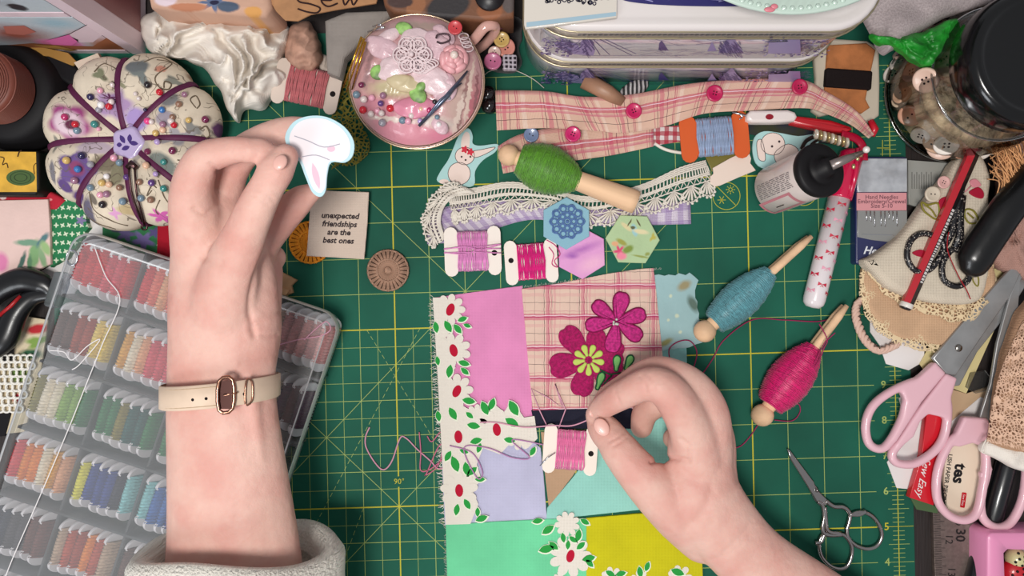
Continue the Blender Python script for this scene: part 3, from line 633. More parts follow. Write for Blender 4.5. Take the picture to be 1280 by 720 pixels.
def bunny_waving():
    t = thing('bunny_cutout', 'bunny face cutout on pale blue behind the glue bottle', 'paper cutout', P(965, 190, .001)); z = .0025
    m = MB(MATS['cutout_blue']); m.prism([P(p.x, p.y, z)[:2] for p in outline_pts([(943, 172), (955, 164), (975, 166), (998, 170), (1022, 168), (1020, 185), (998, 200), (970, 212), (948, 207), (941, 190)])], .001, z, .0002)
    m.mat(MATS['cutout_cream']); m.flat([P(*q, z)[:2] for q in circ(966, 180, 15, r2=14)], z + .00006); m.flat([P(p.x, p.y, z)[:2] for p in outline_pts([(968, 192), (985, 180), (998, 190), (975, 206)])], z + .00005)
    m.flat([P(p.x, p.y, z)[:2] for p in outline_pts([(946, 178), (952, 175), (956, 190), (956, 201), (948, 198)])], z + .00008)
    m.mat(MATS['cutout_ink']); m.poly([P(*q, z) for q in circ(966, 180, 15, 24, 14)], .0004, z + .00012, True); m.poly([P(p.x, p.y, z) for p in outline_pts([(946, 178), (952, 175), (956, 190), (956, 201), (948, 198)])], .0004, z + .00014, True)
    m.poly([P(p.x, p.y, z) for p in outline_pts([(968, 192), (985, 180), (998, 190), (975, 206)])], .0004, z + .00013, True)
    for x, y in ((965, 183), (974, 177)): m.flat([P(*q, z)[:2] for q in circ(x, y, 1.6, 8)], z + .00016)
    m.build('cutout', t)
bunny_waving()
# dolly pegs wound with thread
WOOD = M('peg_wood', (222, 184, 148), .6, var=.06, vs=.08, bump='noise', bs=.4, bstr=.2)
def dolly_peg(head, tail, z, hr, br, col, label, w0, w1, legs=True, lr=10):
    t = thing('clothes_peg', label, 'clothes peg', P((head[0] + tail[0]) / 2, (head[1] + tail[1]) / 2, 0.0))
    A = P(*head, z); B = P(*tail, z * .9); mt, L = axis_mtx(A, B); k = s(z)
    m = MB(WOOD); hrr = hr * k
    a0, a1 = w0 * L, w1 * L
    m.ell(A, hrr, None, 20, 14); m.build('peg_head', t)
    body = lambda h: k * (hr * .55 + (br - hr * .55) * math.sin(PI * min(1, max(0, (h - a0) / (a1 - a0) * .86 + .12))) ** .8)
    m = MB(WOOD)
    if legs:
        m.lathe([(hrr * .55, 0), (lr * k, hrr * 2), (lr * k, a1)], mt, 20)
        for sd in (1, -1):
            pth = [mt @ Vector((0, sd * lr * .55 * k, h)) for h in (a1 - .004, a1 + .01, L * .9, L)]; m.tube(pth, [lr * k * .52, lr * k * .52, lr * k * .5, lr * k * .3], 12)
    else:
        m.lathe([(hrr * .6, 0), (hr * .8 * k, hrr * 2), (lr * .8 * k, a1 * .9), (lr * k, L * .95), (lr * k * .97, L), (lr * k * .7, L + .0002), (0, L + .0002)], mt, 24)
    m.build('peg_body', t)
    mat = M('wound_%d_%d_%d' % col, col, .42, sheen=.5, var=.12, vs=.6); m = MB(mat); Lw = a1 - a0; mw = mt @ Matrix.Translation((0, 0, a0))
    prof = [(body(a0 + Lw * i / 14), Lw * i / 14) for i in range(15)]; m.lathe(prof, mw, 28)
    m.tube(helix(0, lambda h: body(a0 + h) + .0003, Lw, 52, mw, .0006, 16), .00042, 4)
    for ph in (0, 1.7): m.tube(helix(0, lambda h: body(a0 + h) + .0007, Lw, 9, mw, .004, 18, ph), .0003, 4)
    m.build('wound_thread', t); return t
dolly_peg((636, 194), (795, 253), .0135, 13.5, 30, (84, 140, 34), 'wooden peg wound with dark green thread lying over the lace', .08, .56, False, 15)
dolly_peg((881, 414), (1012, 296), .012, 14, 23, (92, 150, 160), 'wooden clothes peg wound with dusty teal thread', .09, .62)
dolly_peg((953, 519), (1056, 382), .012, 14, 26, (200, 14, 100), 'wooden clothes peg wound with hot pink thread', .09, .62)
mth = M('magenta_thread', (150, 36, 84), .6)
cord('loose_thread', 'loose dark pink thread looping from the quilt to the pegs', [(1040, 398), (1020, 402), (980, 400), (940, 400), (905, 425), (890, 450), (872, 474), (858, 478), (845, 468), (836, 440), (846, 428), (862, 426), (871, 440), (866, 462), (856, 480)], .0018, .00042, mth, n=10)
cord('loose_thread', 'dark pink thread curling under the hot pink peg head', [(948, 530), (938, 545), (925, 558), (908, 560), (900, 550)], .0015, .0004, mth)
cord('loose_thread', 'dark pink thread loop right of the hot pink winding', [(968, 525), (990, 526), (1000, 515), (998, 505), (988, 508)], .0015, .0004, mth)
cord('loose_thread', 'red pink thread knotted round the hot pink peg legs', [(1024, 405), (1034, 424), (1030, 435), (1024, 450), (1012, 466), (1030, 430), (1034, 425), (1044, 416)], .0225, .0004, mth)
pth = M('pale_pink_thread', (206, 150, 170), .6)
cord('loose_thread', 'pale pink thread curled on the green mat left of the quilt', [(462, 534), (457, 546), (458, 560), (470, 580), (480, 587), (490, 576), (500, 548), (508, 548), (522, 562), (538, 576), (548, 586), (560, 580), (552, 568), (560, 556)], .001, .00055, pth, n=8)
cord('loose_thread', 'dusty pink thread zigzagging by the quilt edge', [(524, 540), (526, 565), (526, 588), (540, 585), (560, 566), (550, 556), (534, 590), (532, 594), (546, 584), (556, 562), (562, 556), (552, 540), (540, 552), (534, 545)], .0014, .00045, M('dusty_pink_thread', (196, 110, 136), .6), n=6)
cord('loose_thread', 'mauve thread lying over the lavender patch', [(562, 557), (590, 566), (603, 590), (596, 597), (580, 560), (610, 560), (640, 572), (662, 572), (640, 550), (680, 556)], .0032, .00045, M('mauve_thread', (178, 128, 172), .6), n=8)
cord('hand_thread', 'pale pink thread running from the pinching fingers to the floss card', [(737, 524, .02), (715, 532, .012), (690, 532, .009), (655, 534, .004), (620, 528, .003), (600, 528, .003)], .004, .0005, pth)
cord('hand_thread', 'pale pink thread zigzag above the floss card', [(686, 537), (674, 512), (664, 486), (685, 497), (703, 510), (694, 480), (700, 496), (707, 512), (698, 536)], .0032, .00045, pth, n=1)
m = MB(M('pin_steel', (200, 200, 205), .25, 1.0)); m.tube([P(675, 582, .0072), P(685, 572, .009), P(694, 566, .007)], .0004, 6); tag(m.build('sewing_pin'), 'steel pin tucked in the corner of the pink floss card', 'pin')
# ---------------------------------------------------------------- tins
YF = (360 - 103) * s(0)
_fc = [0]
def FP(px, py, off=0.0002):
    off += _fc[0] * .0000015
    k = YF / (360 - py); return Vector(((px - 640) * k, YF - off, H - k * FPX))
def tin(z0, z1, label, group):
    x0, x1 = 15 * s(0), 368 * s(0); y0, y1 = YF, YF + .17; cx, cy = (x0 + x1) / 2, (y0 + y1) / 2
    t = thing('storage_tin', label, 'tin', (cx, cy, z0), group)
    q = NT('delft_print_%d' % int(z0 * 1000)); x, y, _ = q.sep(q.uv()); c = q.new('ShaderNodeCombineXYZ'); q.link(q.math('MULTIPLY', x, .25), c.inputs[0]); q.link(y, c.inputs[1])
    f = q.noise(.22, 6, c.outputs[0], .6); mr = q.new('ShaderNodeMapRange'); mr.inputs[1].default_value = .5; mr.inputs[2].default_value = .68; q.link(f, mr.inputs[0])
    inb = q.math('MULTIPLY', q.math('GREATER_THAN', y, z0 * 1000 + 9), q.math('LESS_THAN', y, z1 * 1000 - 13))
    inx = q.math('GREATER_THAN', x, x0 * 1000 + 10)
    fac = q.math('MULTIPLY', q.math('MULTIPLY', mr.outputs[0], inb), q.math('MULTIPLY', inx, .75))
    q.link(q.mix(fac, lin((224, 218, 226)), lin((112, 102, 150))), q.b.inputs['Base Color']); q.b.inputs['Roughness'].default_value = .22; q.b.inputs['Coat Weight'].default_value = .5
    def shell(nm, grow, a, b, mat, bev):
        pts = rrect(x1 - x0 + grow * 2, y1 - y0 + grow * 2, .03, 8, cx, cy); pts = pts if area2(pts) > 0 else pts[::-1]; n = len(pts)
        rings = [(0, a), (0, b - bev)] + [(bev * (1 - math.cos(k / 3 * PI / 2)), b - bev + bev * math.sin(k / 3 * PI / 2)) for k in (1, 2, 3)] + [(bev + .003, b - .0012), (bev + .005, b - .0012)]
        m = MB(mat); vs = []; uv = []
        for d, z in rings:
            for p in inset(pts, d): vs.append((p[0], p[1], z)); uv.append((p[0] * 1000, z * 1000))
        fs = [(k * n + i, k * n + (i + 1) % n, (k + 1) * n + (i + 1) % n, (k + 1) * n + i) for k in range(len(rings) - 1) for i in range(n)] + [tuple((len(rings) - 1) * n + i for i in range(n)), tuple(range(n))[::-1]]
        m.add(vs, fs, True, uv); return m
    shell('body', 0, z0, z1 - .014, q.m, .002).build('tin_body', t)
    white = M('tin_white', (216, 208, 206), .25, coat=.5); m = shell('lid', .0008, z1 - .0145, z1, white, .0035)
    m.mat(M('tin_gold', (180, 168, 140), .3, .8)); pr = rrect(x1 - x0 + .0022, y1 - y0 + .0022, .03, 10, cx, cy); m.tube([(a, b, z1 - .0145) for a, b in pr], .0007, 6, closed=True); m.tube([(a, b, z1 - .0035) for a, b in pr], .0005, 6, closed=True)
    sc = M('tin_scroll', (84, 92, 104), .4); m.mat(sc)      # scroll border
    n = 46
    for i in range(n):
        xx = x0 + .03 + (x1 - x0 - .06) * i / n; zc = z1 - .009
        m.add([(xx + .0018 * math.cos(a) * (1 - a / 9), y0 - .0011, zc + .0018 * math.sin(a) * (1 - a / 9)) for a in (0, .8, 1.6, 2.4, 3.2, 4, 5)], [(0, 1, 2, 3, 4, 5, 6)], False)
        m.add([(xx + .0018, y0 - .0011, zc - .0004), (xx + .0042, y0 - .0011, zc + .001), (xx + .0044, y0 - .0011, zc + .0018), (xx + .0018, y0 - .0011, zc + .0006)], [(0, 1, 2, 3)], False)
    m.build('tin_lid', t); return t
T1 = tin(.0005, .0565, 'lower blue and white tin printed with sailing ships, under the other tin', None)
T2 = tin(.057, .115, 'upper blue and white tin printed with sailing ships, a mint dish standing on it', None)
def ship_print(T, dy0, sc, nm):
    ink = MB(M('delft_ink', (70, 64, 122), .35)); ink2 = M('delft_mid', (146, 134, 180), .35); ox, oy, k = 0, dy0, sc
    def Q(x, y): return FP(x, oy + (y - 44) * k)
    def pg(pts, mat=None): _fc[0] += 1; ink.mat(mat or MATS['delft_ink']); ink.add([Q(*p) for p in pts], [tuple(range(len(pts)))], False)
    pg([(692, 53), (706, 50), (722, 55), (730, 68), (712, 67), (698, 60)], ink2); pg([(724, 68), (726, 52), (734, 44), (744, 62), (742, 69)], ink2); pg([(727, 66), (729, 54), (734, 48), (738, 64)], ink2)
    for a, b in (((736, 44), (762, 68)), ((740, 44), (790, 69)), ((748, 45), (795, 67)), ((734, 44), (750, 68)), ((728, 69), (860, 69)), ((800, 63), (870, 62)), ((870, 55), (900, 53))): ink.mat(MATS['delft_ink']); A, B = Q(*a), Q(*b); d = (B - A).normalized(); nn = Vector((-d.z, 0, d.x)) * .0003; ink.add([A - nn, B - nn, B + nn, A + nn], [(0, 1, 2, 3)], False)
    pg([(823, 62), (824, 54), (827, 50), (836, 63)]); pg([(884, 64), (890, 52), (896, 63)], ink2); pg([(898, 66), (906, 52), (915, 42), (922, 55), (930, 66)], ink2); 
    hr = random.Random(5)
    def hatch(cx_, cy_, rx_, ry_, n_, ln=(2, 6), slope=-.5):
        ink.mat(MATS['delft_ink'])
        for _ in range(n_):
            x_, y_ = cx_ + hr.uniform(-rx_, rx_), cy_ + hr.uniform(-ry_, ry_); l_ = hr.uniform(*ln); _fc[0] += 1; A, B = Q(x_, y_), Q(x_ + l_, y_ + l_ * (slope + hr.uniform(-.3, .3))); d = (B - A).normalized(); nn = Vector((-d.z, 0, d.x)) * .00018; ink.add([A - nn, B - nn, B + nn, A + nn], [(0, 1, 2, 3)], False)
    hatch(712, 60, 18, 6, 90); hatch(734, 57, 7, 10, 30, (2, 5), 1.4); hatch(911, 58, 14, 8, 80, (2, 6), 1.2); hatch(828, 60, 5, 4, 10, (1, 3), 1); hatch(985, 56, 26, 8, 160, (3, 9), -.1); hatch(695, 50, 18, 5, 110, (1, 4), .2); hatch(860, 66, 60, 2.5, 40, (5, 18), 0); hatch(830, 47, 90, 2, 24, (6, 20), 0); hatch(940, 64, 30, 3, 40, (4, 12), 0)
    r = random.Random(3)
    for i in range(260):
        if i < 120: x, y = 675 + r.random() * 38, 46 + r.random() * 22
        else: x, y = (952 if k > .9 else 930) + r.random() * (84 if k > .9 else 70), 44 + r.random() * 24
        w_, h_ = r.uniform(1, 5), r.uniform(.6, 1.6); pg([(x, y), (x + w_, y - h_ * .3), (x + w_ * .8, y + h_), (x + w_ * .2, y + h_)], ink2 if r.random() < .4 else None)
    pg([(960, 64), (961, 50), (985, 49), (986, 45), (1000, 45), (1001, 64)], ink2)
    ink.build('ship_print', T)
ship_print(T2, 44, 1.0, 'a'); ship_print(T1, 83, .78, 'b')
# on the lid of the upper tin
m = MB(M('delft_ink2', (46, 42, 100), .3)); z = .1142
m.flat([P(p.x, p.y, z)[:2] for p in catmull([(768, -40, 0), (772, -6, 0), (800, 4, 0), (880, 8, 0), (960, 6, 0), (1010, -4, 0), (1030, -40, 0), (900, -90, 0)], 6)], z); m.mat(M('delft_light', (150, 146, 190), .3))
for i in range(40): x, y = R.uniform(785, 930), R.uniform(-30, 4); m.line(P(x, y, z + .0002), P(x + R.uniform(8, 22), y + R.uniform(-5, 5), z + .0002), .0006)
m.build('lid_picture', T2)
m = MB(M('label_paper', (206, 198, 188), .3, coat=.6)); z = .118; m.prism([P(*q, z)[:2] for q in [(656, -60), (772, -60), (771, 22), (657, 36), (655, 30)]], .1155, z, .0004)
m.mat(M('label_blue', (150, 176, 190), .4)); m.flat([P(*q, z)[:2] for q in [(658, 28), (770, 15), (770, 20), (658, 34)]], z + .0001); m.mat(M('delft_ink3', (40, 40, 60), .5))
for i in range(26): x = R.uniform(683, 766); y = R.uniform(-8, 6) if x > 715 else R.uniform(-4, 3); m.poly([P(*q, z + .0002) for q in circ(x, y, R.uniform(1, 3), 7)], .0006, closed=True)
tag(m.build('packet'), 'clear packet with a pale printed card lying on the left of the upper tin', 'packet')
def mint_dish():
    t = thing('mint_dish', 'pale mint dish with ribbed rim standing on the upper tin', 'dish', P(990, -192, .1145)); c = P(990, -192, .135); k = s(.135)
    m = MB(M('mint_glaze', (190, 208, 196), .2, coat=.6)); mt = Matrix.Translation((c.x, c.y, .1145))
    prof = [(k * 120, 0), (k * 160, .006), (k * 195, .014), (k * 209, .0195), (k * 211, .021), (k * 208, .022), (k * 185, .017), (k * 120, .012), (0, .011)]
    m.lathe(prof, mt, 96)
    for i in range(120): a = 2 * PI * i / 120; m.ell(mt @ Vector((k * 203 * math.cos(a), k * 203 * math.sin(a), .0215)), (.0016, .0016, .0008), None, 6, 4)
    m.mat(M('dish_rose', (206, 120, 130), .4)); m.ell(P(962, 12, .137), (.003, .0015, .0006)); m.ell(P(968, 8, .137), (.002, .0015, .0006)); m.build('dish_body', t)
mint_dish()
# ---------------------------------------------------------------- drawer chest, upper left
def chest():
    X = (182 - 640) * s(0); Y = (360 - 66) * s(0); t = thing('drawer_chest', 'small pink desktop drawer chest papered with a house scene', 'drawer chest', (X - .12, Y + .08, 0))
    fr = M('chest_pink', (228, 206, 214), .45, coat=.3, var=.04); m = MB(fr)
    m.box((X - .125, Y + .09, .11), (.25, .17, .22)); fw = .009
    m.box((X - fw / 2, Y + .002, .11), (fw, .006, .22))
    for z in (.004, .078, .15, .216): m.box((X - .131, Y + .0022, z), (.24, .0056, .007))
    m.build('frame', t)
    m = MB(spots_mat('chest_side_paper', (150, 104, 104), [(30, 60, 20, 60, 0, (120, 58, 62), .3), (120, 120, 60, 30, .4, (176, 160, 140), .5), (120, 60, 30, 18, 0, (200, 180, 150), .4)], .4)); 
    m.add([(X + .0003, Y + .012, .008), (X + .0003, Y + .16, .008), (X + .0003, Y + .16, .214), (X + .0003, Y + .012, .214)], [(0, 1, 2, 3)], False, [(0, 0), (150, 0), (150, 206), (0, 206)]); m.build('side_panel', t)
    FPm = lambda px, py: ((px - 640) * (Y / (360 - py)) * 1000, (H - Y / (360 - py) * FPX) * 1000)
    def cs(px, py, rx, ry, a, c, *e): q = FPm(px, py); return (q[0], q[1], rx * .5, ry * 1.4, -a, c, *e)
    pm = spots_mat('chest_front_paper', (186, 196, 204), [cs(40, 15, 90, 10, 0, (190, 200, 206), .5), cs(60, 62, 150, 5, 0, (96, 62, 44), .5), cs(20, 42, 36, 11, .0, (150, 84, 70), .7), cs(75, 53, 30, 6, .1, (204, 110, 160), .25), cs(110, 44, 26, 8, .1, (206, 184, 190), .2), cs(126, 39, 6, 2, 0, (50, 24, 32), .2), cs(95, 50, 7, 2, 0, (40, 20, 28), .2), cs(140, 56, 28, 9, .2, (166, 100, 70), .4), cs(55, 60, 50, 2.5, .2, (150, 112, 60), .3), cs(22, 8, 10, 4, 0, (50, 50, 56), .2), cs(70, 28, 20, 5, 0, (160, 190, 204), .6)], .4, dist=1.6)
    for i, (z0, z1) in enumerate(((.009, .073), (.083, .145), (.155, .212))):
        m = MB(pm); x0, x1 = X - .243, X - .0105; b = Y - .0005
        m.add([(x0, b, z0), (x1, b, z0), (x1, b, z1), (x0, b, z1), (x0, Y + .005, z0), (x1, Y + .005, z0), (x1, Y + .005, z1), (x0, Y + .005, z1)], [(0, 1, 2, 3), (0, 4, 5, 1), (1, 5, 6, 2), (2, 6, 7, 3), (3, 7, 4, 0)], False, [(x * 1000, z * 1000) for x, z in ((x0, z0), (x1, z0), (x1, z1), (x0, z1)) * 2])
        if i == 0:
            def poly_(pts, col, nm, up):
                m.mat(M('chest_' + nm, col, .5)); yy = Y - .0006 - up * .00008; m.add([((a - 640) * (yy / (360 - b_)), yy, H - yy / (360 - b_) * FPX) for a, b_ in pts], [tuple(range(len(pts)))], False)
            poly_([(0, 57), (40, 54), (80, 57), (116, 58), (134, 47), (148, 53), (168, 62), (60, 62), (0, 62)], (150, 92, 62), 'hill', 1); poly_([(85, 44), (109, 31), (122, 37), (128, 44), (116, 53), (100, 53)], (214, 192, 200), 'house', 2)
            poly_([(57, 51), (86, 43), (97, 52), (90, 57), (66, 56)], (214, 108, 168), 'roof', 3); poly_([(120, 39), (125, 37), (132, 42), (126, 43)], (60, 24, 34), 'window', 4); poly_([(89, 46), (98, 50), (97, 52)], (50, 24, 36), 'window2', 4); poly_([(57, 51), (86, 42.5), (109, 30.5), (109, 31.3), (86, 43.4)], (70, 50, 60), 'ridge', 5); poly_([(4, 33), (30, 32), (45, 40), (30, 44), (8, 42)], (176, 104, 92), 'shrub', 2); poly_([(40, 56), (70, 57), (96, 63), (88, 64), (60, 60)], (176, 136, 76), 'path', 6)
        d = m.build('drawer', t)
        if i: m = MB(M('chest_pull', (70, 66, 74), .3, .7)); m.tube([(X - .06, b, z0 + .03), (X - .06, b - .006, z0 + .03), (X - .03, b - .006, z0 + .03), (X - .03, b, z0 + .03)], .0015, 6); m.build('handle', d)
chest()
def blob_sheet(name, label, cat, poly, mat, z0, z1, seed, fold=28, amp=.010, th=.0007, n=56, kind=None, parent=None, ridge=True):
    """crumpled cloth over the outline poly (pixels): a heightfield of folds that comes down at its hem"""
    cx = sum(p[0] for p in poly) / len(poly); cy = sum(p[1] for p in poly) / len(poly); out = catmull([(a, b, 0) for a, b in poly], 8); N = len(out)
    top = []; rings = n // 2
    for j in range(rings + 1):
        t = j / rings
        row = []
        for i in range(N):
            p = Vector((cx, cy, 0)).lerp(out[i], t); q = Vector((p.x / fold, p.y / fold, seed))
            q2 = q + Vector((noise.noise(q * .7), noise.noise(q * .7 + Vector((9, 0, 0))), 0)) * 1.2
            r1 = (1 - abs(noise.noise(q2) * 2.2)) if ridge else noise.noise(q2) + .5
            r2 = noise.noise(q2 * 2.3) * .35 + noise.noise(q2 * 5) * .12
            hz = z0 + (z1 - z0) * (1 - t ** 3) ** .6 + amp * (r1 + r2 - .4) * (1 - t ** 6 * .8)
            row.append(P(p.x + 3 * noise.noise(q * 2), p.y + 3 * noise.noise(q * 2 + Vector((5, 5, 5))), max(z0 * .5 + .001, hz)))
        top.append(row)
    m = MB(mat); vs = [v for r_ in top for v in r_]; fs = [(j * N + i, (j + 1) * N + i, (j + 1) * N + (i + 1) % N, j * N + (i + 1) % N) for j in range(rings) for i in range(N)]
    k = len(vs); base = [Vector((v.x, v.y, max(v.z - .002, .0003))) for v in top[-1]]; vs += base; fs += [(rings * N + i, k + i, k + (i + 1) % N, rings * N + (i + 1) % N) for i in range(N)]
    m.add(vs, fs); o = m.build(name, parent)
    if parent is None: tag(o, label, cat, None, kind)
    return o
blob_sheet('crumpled_cloth', 'crumpled white cotton cloth heaped between the chest and the pink thread card', 'cloth', [(176, 40), (184, 16), (230, 14), (290, 18), (345, 22), (364, 44), (356, 72), (362, 96), (345, 116), (330, 136), (304, 138), (298, 152), (285, 138), (274, 112), (252, 84), (225, 74), (190, 66)], M('white_muslin', (230, 222, 212), .9, bump='weave', bs=1.2, bstr=.3), .006, .032, 3.3, 24, .013, n=110)
# pouch, kraft tag and brown box along the top edge
m = MB(spots_mat('pouch_print', (196, 156, 134), [(*[c * 1000 for c in P(x, y, .05)[:2]], a * .52, b * .52, 0, cc, .15, pt) for x, y, a, b, cc, pt in ((207, 0, 14, 7, (214, 196, 204), 0), (268, 3, 20, 10, (92, 106, 136), 8), (268, 3, 6, 3, (30, 30, 60), 0), (285, 8, 14, 6, (70, 84, 104), 0), (316, 14, 11, 6, (206, 150, 84), 0), (235, 8, 24, 4, (180, 120, 90), 0))]))
m.prism([P(*q, .05)[:2] for q in [(176, -40), (330, -40), (338, 8), (330, 20), (300, 18), (250, 13), (215, 12), (186, 8)]], .012, .05, .005, 3); tag(m.build('button_pouch'), 'peach printed pouch with a blue rosette behind the crumpled cloth', 'pouch')
t = thing('kraft_tag', 'brown kraft tag reading Sew behind the dried rosebud', 'tag', P(400, 0, .03)); z = .045
m = MB(M('kraft', (168, 124, 88), .85, var=.06, vs=.1, bump='noise', bs=1, bstr=.2)); m.prism([P(*q, z)[:2] for q in [(318, -30), (480, -30), (470, 4), (420, 12), (388, 18), (372, 26), (356, 25), (345, 14)]], z - .0015, z, .0004); m.build('tag_card', t)
m = MB(M('marker_ink', (44, 22, 24), .7)); zz = z + .0004
for st in ([(385, -8), (372, -6), (374, 2), (388, 5), (400, 10), (396, 16), (384, 15), (372, 11)], [(403, 0), (414, 0), (414, -6), (404, -6), (402, 2), (410, 8), (422, 4)], [(428, -6), (431, 6), (438, -2), (442, 6), (450, -8)]): m.tube(catmull([P(a, b, zz) for a, b in st], 5, False), .0006, 5, flat=.3)
m.build('lettering', t)
m = MB(spots_mat('brown_box_print', (120, 78, 54), [(*[c * 1000 for c in P(x, y, .05)[:2]], a * .52, b * .52, an, cc, .1) for x, y, a, b, an, cc in ((560, 8, 28, 16, .3, (46, 42, 44)), (520, 8, 14, 10, .8, (150, 98, 64)), (612, 14, 16, 10, 0, (150, 92, 58)), (500, 2, 16, 8, 0, (70, 48, 44)), (636, 4, 8, 12, 0, (90, 80, 78)))], .6))
m.prism([P(*q, .05)[:2] for q in [(468, -50), (644, -50), (642, 22), (600, 26), (545, 22), (492, 16), (480, 6)]], .02, .05, .003, 3); tag(m.build('patterned_box'), 'dark brown patterned box above the teacup pincushion', 'box')
m = MB(M('box_black_lid', (22, 20, 24), .4)); m.lathe([(.009, 0), (.0095, .002), (.009, .004), (0, .004)], Matrix.Translation(P(612, -3, .0505)), 24); tag(m.build('round_lid'), 'small black round lid on the brown patterned box', 'lid')
blob_sheet('black_velvet', 'black velvet cloth under the loose buttons left of the tins', 'cloth', [(590, 30), (648, 22), (650, 60), (648, 88), (625, 90), (606, 84), (596, 70), (570, 40)], M('black_velvet_mat', (20, 12, 16), .95, sheen=.6), .003, .018, 1.7, 24, .004, n=24)
for x, y, r, c, l in ((627, 50, 10, (196, 164, 96), 'mustard button on the black velvet'), (632, 60, 12, (204, 134, 120), 'salmon button partly under the mustard button'), (616, 77, 11, (180, 96, 132), 'mauve pink button on the black velvet'), (624, 29, 8, (170, 100, 140), 'small purple pink button by the cup handle'), (618, 66, 8, (200, 170, 160), 'pale shell button between the mauve and mustard buttons')):
    button('button', x, y, .027 if r > 11 else .0305, r, c, l, 4 if c[0] > 190 else 2)
m = MB(stripes_mat('black_check', (40, 30, 40), [(3, 0, 1.2, (200, 190, 200), .8)], [(3, 0, 1.2, (200, 190, 200), .8)])); m.prism([P(*q, .03)[:2] for q in rrect(18, 19, 3, 4, 637, 77)], .025, .03, .001, 3); tag(m.build('checked_button'), 'black and white checked square button beside the tins', 'button')
for x, y in ((610, 118), (612, 132)):
    m = MB(M('black_bead', (26, 18, 20), .15, coat=.8)); m.ell(P(x, y, .0065), .0062, None, 16, 12); tag(m.build('black_bead'), 'shiny black bead %s left of the plaid strip' % ('nearest the tins' if y < 125 else 'just below the other bead'), 'bead')
cord('fine_wire', 'thin pale wire looping from the cup to the tins', [(604, 95, .02), (615, 88, .012), (640, 87, .006), (665, 98, .004), (680, 110, .004)], .01, .0003, M('fine_wire_mat', (196, 190, 180), .4))
m = MB(M('brush_wood', (150, 112, 88), .45, var=.1)); m.tube([P(730, 100, .012), P(760, 116, .012), P(778, 128, .010)], [.006, .0055, .004], 14); tag(m.build('wooden_dowel'), 'brown wooden dowel sticking out from under the lower tin', 'dowel')
m = MB(stripes_mat('zebra_cloth', (196, 190, 190), [(3, 0, 1.6, (20, 18, 22), .95)], [])); m.ell(P(792, 112, .005), (.012, .006, .004), Matrix.Rotation(.5, 3, 'Z')); tag(m.build('striped_ribbon_roll'), 'black and white striped ribbon roll peeking below the tins', 'ribbon')
# ---------------------------------------------------------------- jar of buttons
JX, JY = P(1185, 120)[:2]
def jar():
    t = thing('button_jar', 'round glass jar with shiny black lid full of cream buttons', 'jar', (JX, JY, 0)); mt = Matrix.Translation((JX, JY, 0))
    m = MB(glassy('jar_glass', (246, 246, 242), .03, .03)); m.lathe([(.040, .001), (.0462, .004), (.048, .012), (.048, .044), (.046, .052), (.0425, .057), (.0415, .0605), (.0405, .064), (.039, .070), (.039, .078)], mt, 64)
    m.mat(glassy('jar_glass_edge', (200, 200, 196), .12, .1)); 
    for r_, z in ((.0428, .0575), (.0475, .006)): m.tube([mt @ Vector((r_ * math.cos(a), r_ * math.sin(a), z)) for a in [2 * PI * k / 64 for k in range(64)]], .0009, 6, closed=True)
    m.build('glass_body', t)
    m = MB(M('jar_lid_black', (7, 7, 8), .18, coat=.1)); m.lathe([(.040, .072), (.0415, .074), (.0418, .086), (.0405, .092), (.0378, .0955), (.0345, .0962), (.0335, .0950), (.031, .0945), (0, .0945)], mt, 64)
    m.build('lid', t)
jar()
def in_jar(): 
    while True:
        x, y = R.uniform(-.041, .041), R.uniform(-.041, .041)
        if x * x + y * y < .040 ** 2: return x, y
jc = [(214, 194, 166), (226, 212, 190), (206, 168, 138), (220, 186, 168), (190, 142, 116), (232, 222, 212), (156, 84, 74)]
jn = {0: 'tan', 1: 'cream', 2: 'caramel', 3: 'rosy beige', 4: 'brown', 5: 'ivory', 6: 'dark reddish brown'}
protos = {}
def jar_button(ci, loc, rot, sc, label, group):
    if ci not in protos:
        t = button('button', 640, 360, 0.0, 15, jc[ci], label, 4 if ci % 2 else 2, group); protos[ci] = t; o = t
    else: o = dup(protos[ci]); o['label'] = label
    o.location = loc; o.rotation_euler = rot; o.scale = (sc, sc, sc); return o
for k in range(64):
    a = 2 * PI * k / 26 + R.uniform(-.1, .1) if k < 40 else R.uniform(0, 6.28); rr = .0432 if k < 40 else R.uniform(0, .033); z = (.006 + .014 * (k // 13)) if k < 40 else .047
    ci = R.randrange(7); jar_button(ci, (JX + rr * math.cos(a), JY + rr * math.sin(a), z + .004 * (k % 2)), (R.uniform(-.5, .5), (1.2 if k < 40 else .3) * R.choice((1, .8)), a), R.uniform(.75, 1.05) if k < 40 else R.uniform(.8, 1.2), '%s button %s inside the glass jar' % (jn[ci], 'pressed to the wall' if k < 40 else 'on top of the heap'), 'buttons in the glass jar')
blob = MB(M('jar_fill', (206, 174, 146), .8, var=.3, vs=.12, bump='noise', bs=.3, bstr=1, bdist=.003)); blob.lathe([(.036, .003), (.0425, .008), (.043, .036), (.034, .045), (0, .047)], Matrix.Translation((JX, JY, 0)), 32)
tag(blob.build('button_heap'), 'mass of small beige buttons filling the middle of the glass jar', 'buttons', kind='stuff')
b = jar_button(5, P(1162, 172, .006) * 1.0, (0, 0, 0), 1, 'white', 'x'); b.location = (JX - .018, JY - .0395, .030); b.rotation_euler = (.9, 0, -.4); b.scale = (.95,) * 3; b['label'] = 'large white button pressed flat to the near wall inside the glass jar'; b['group'] = 'buttons in the glass jar'
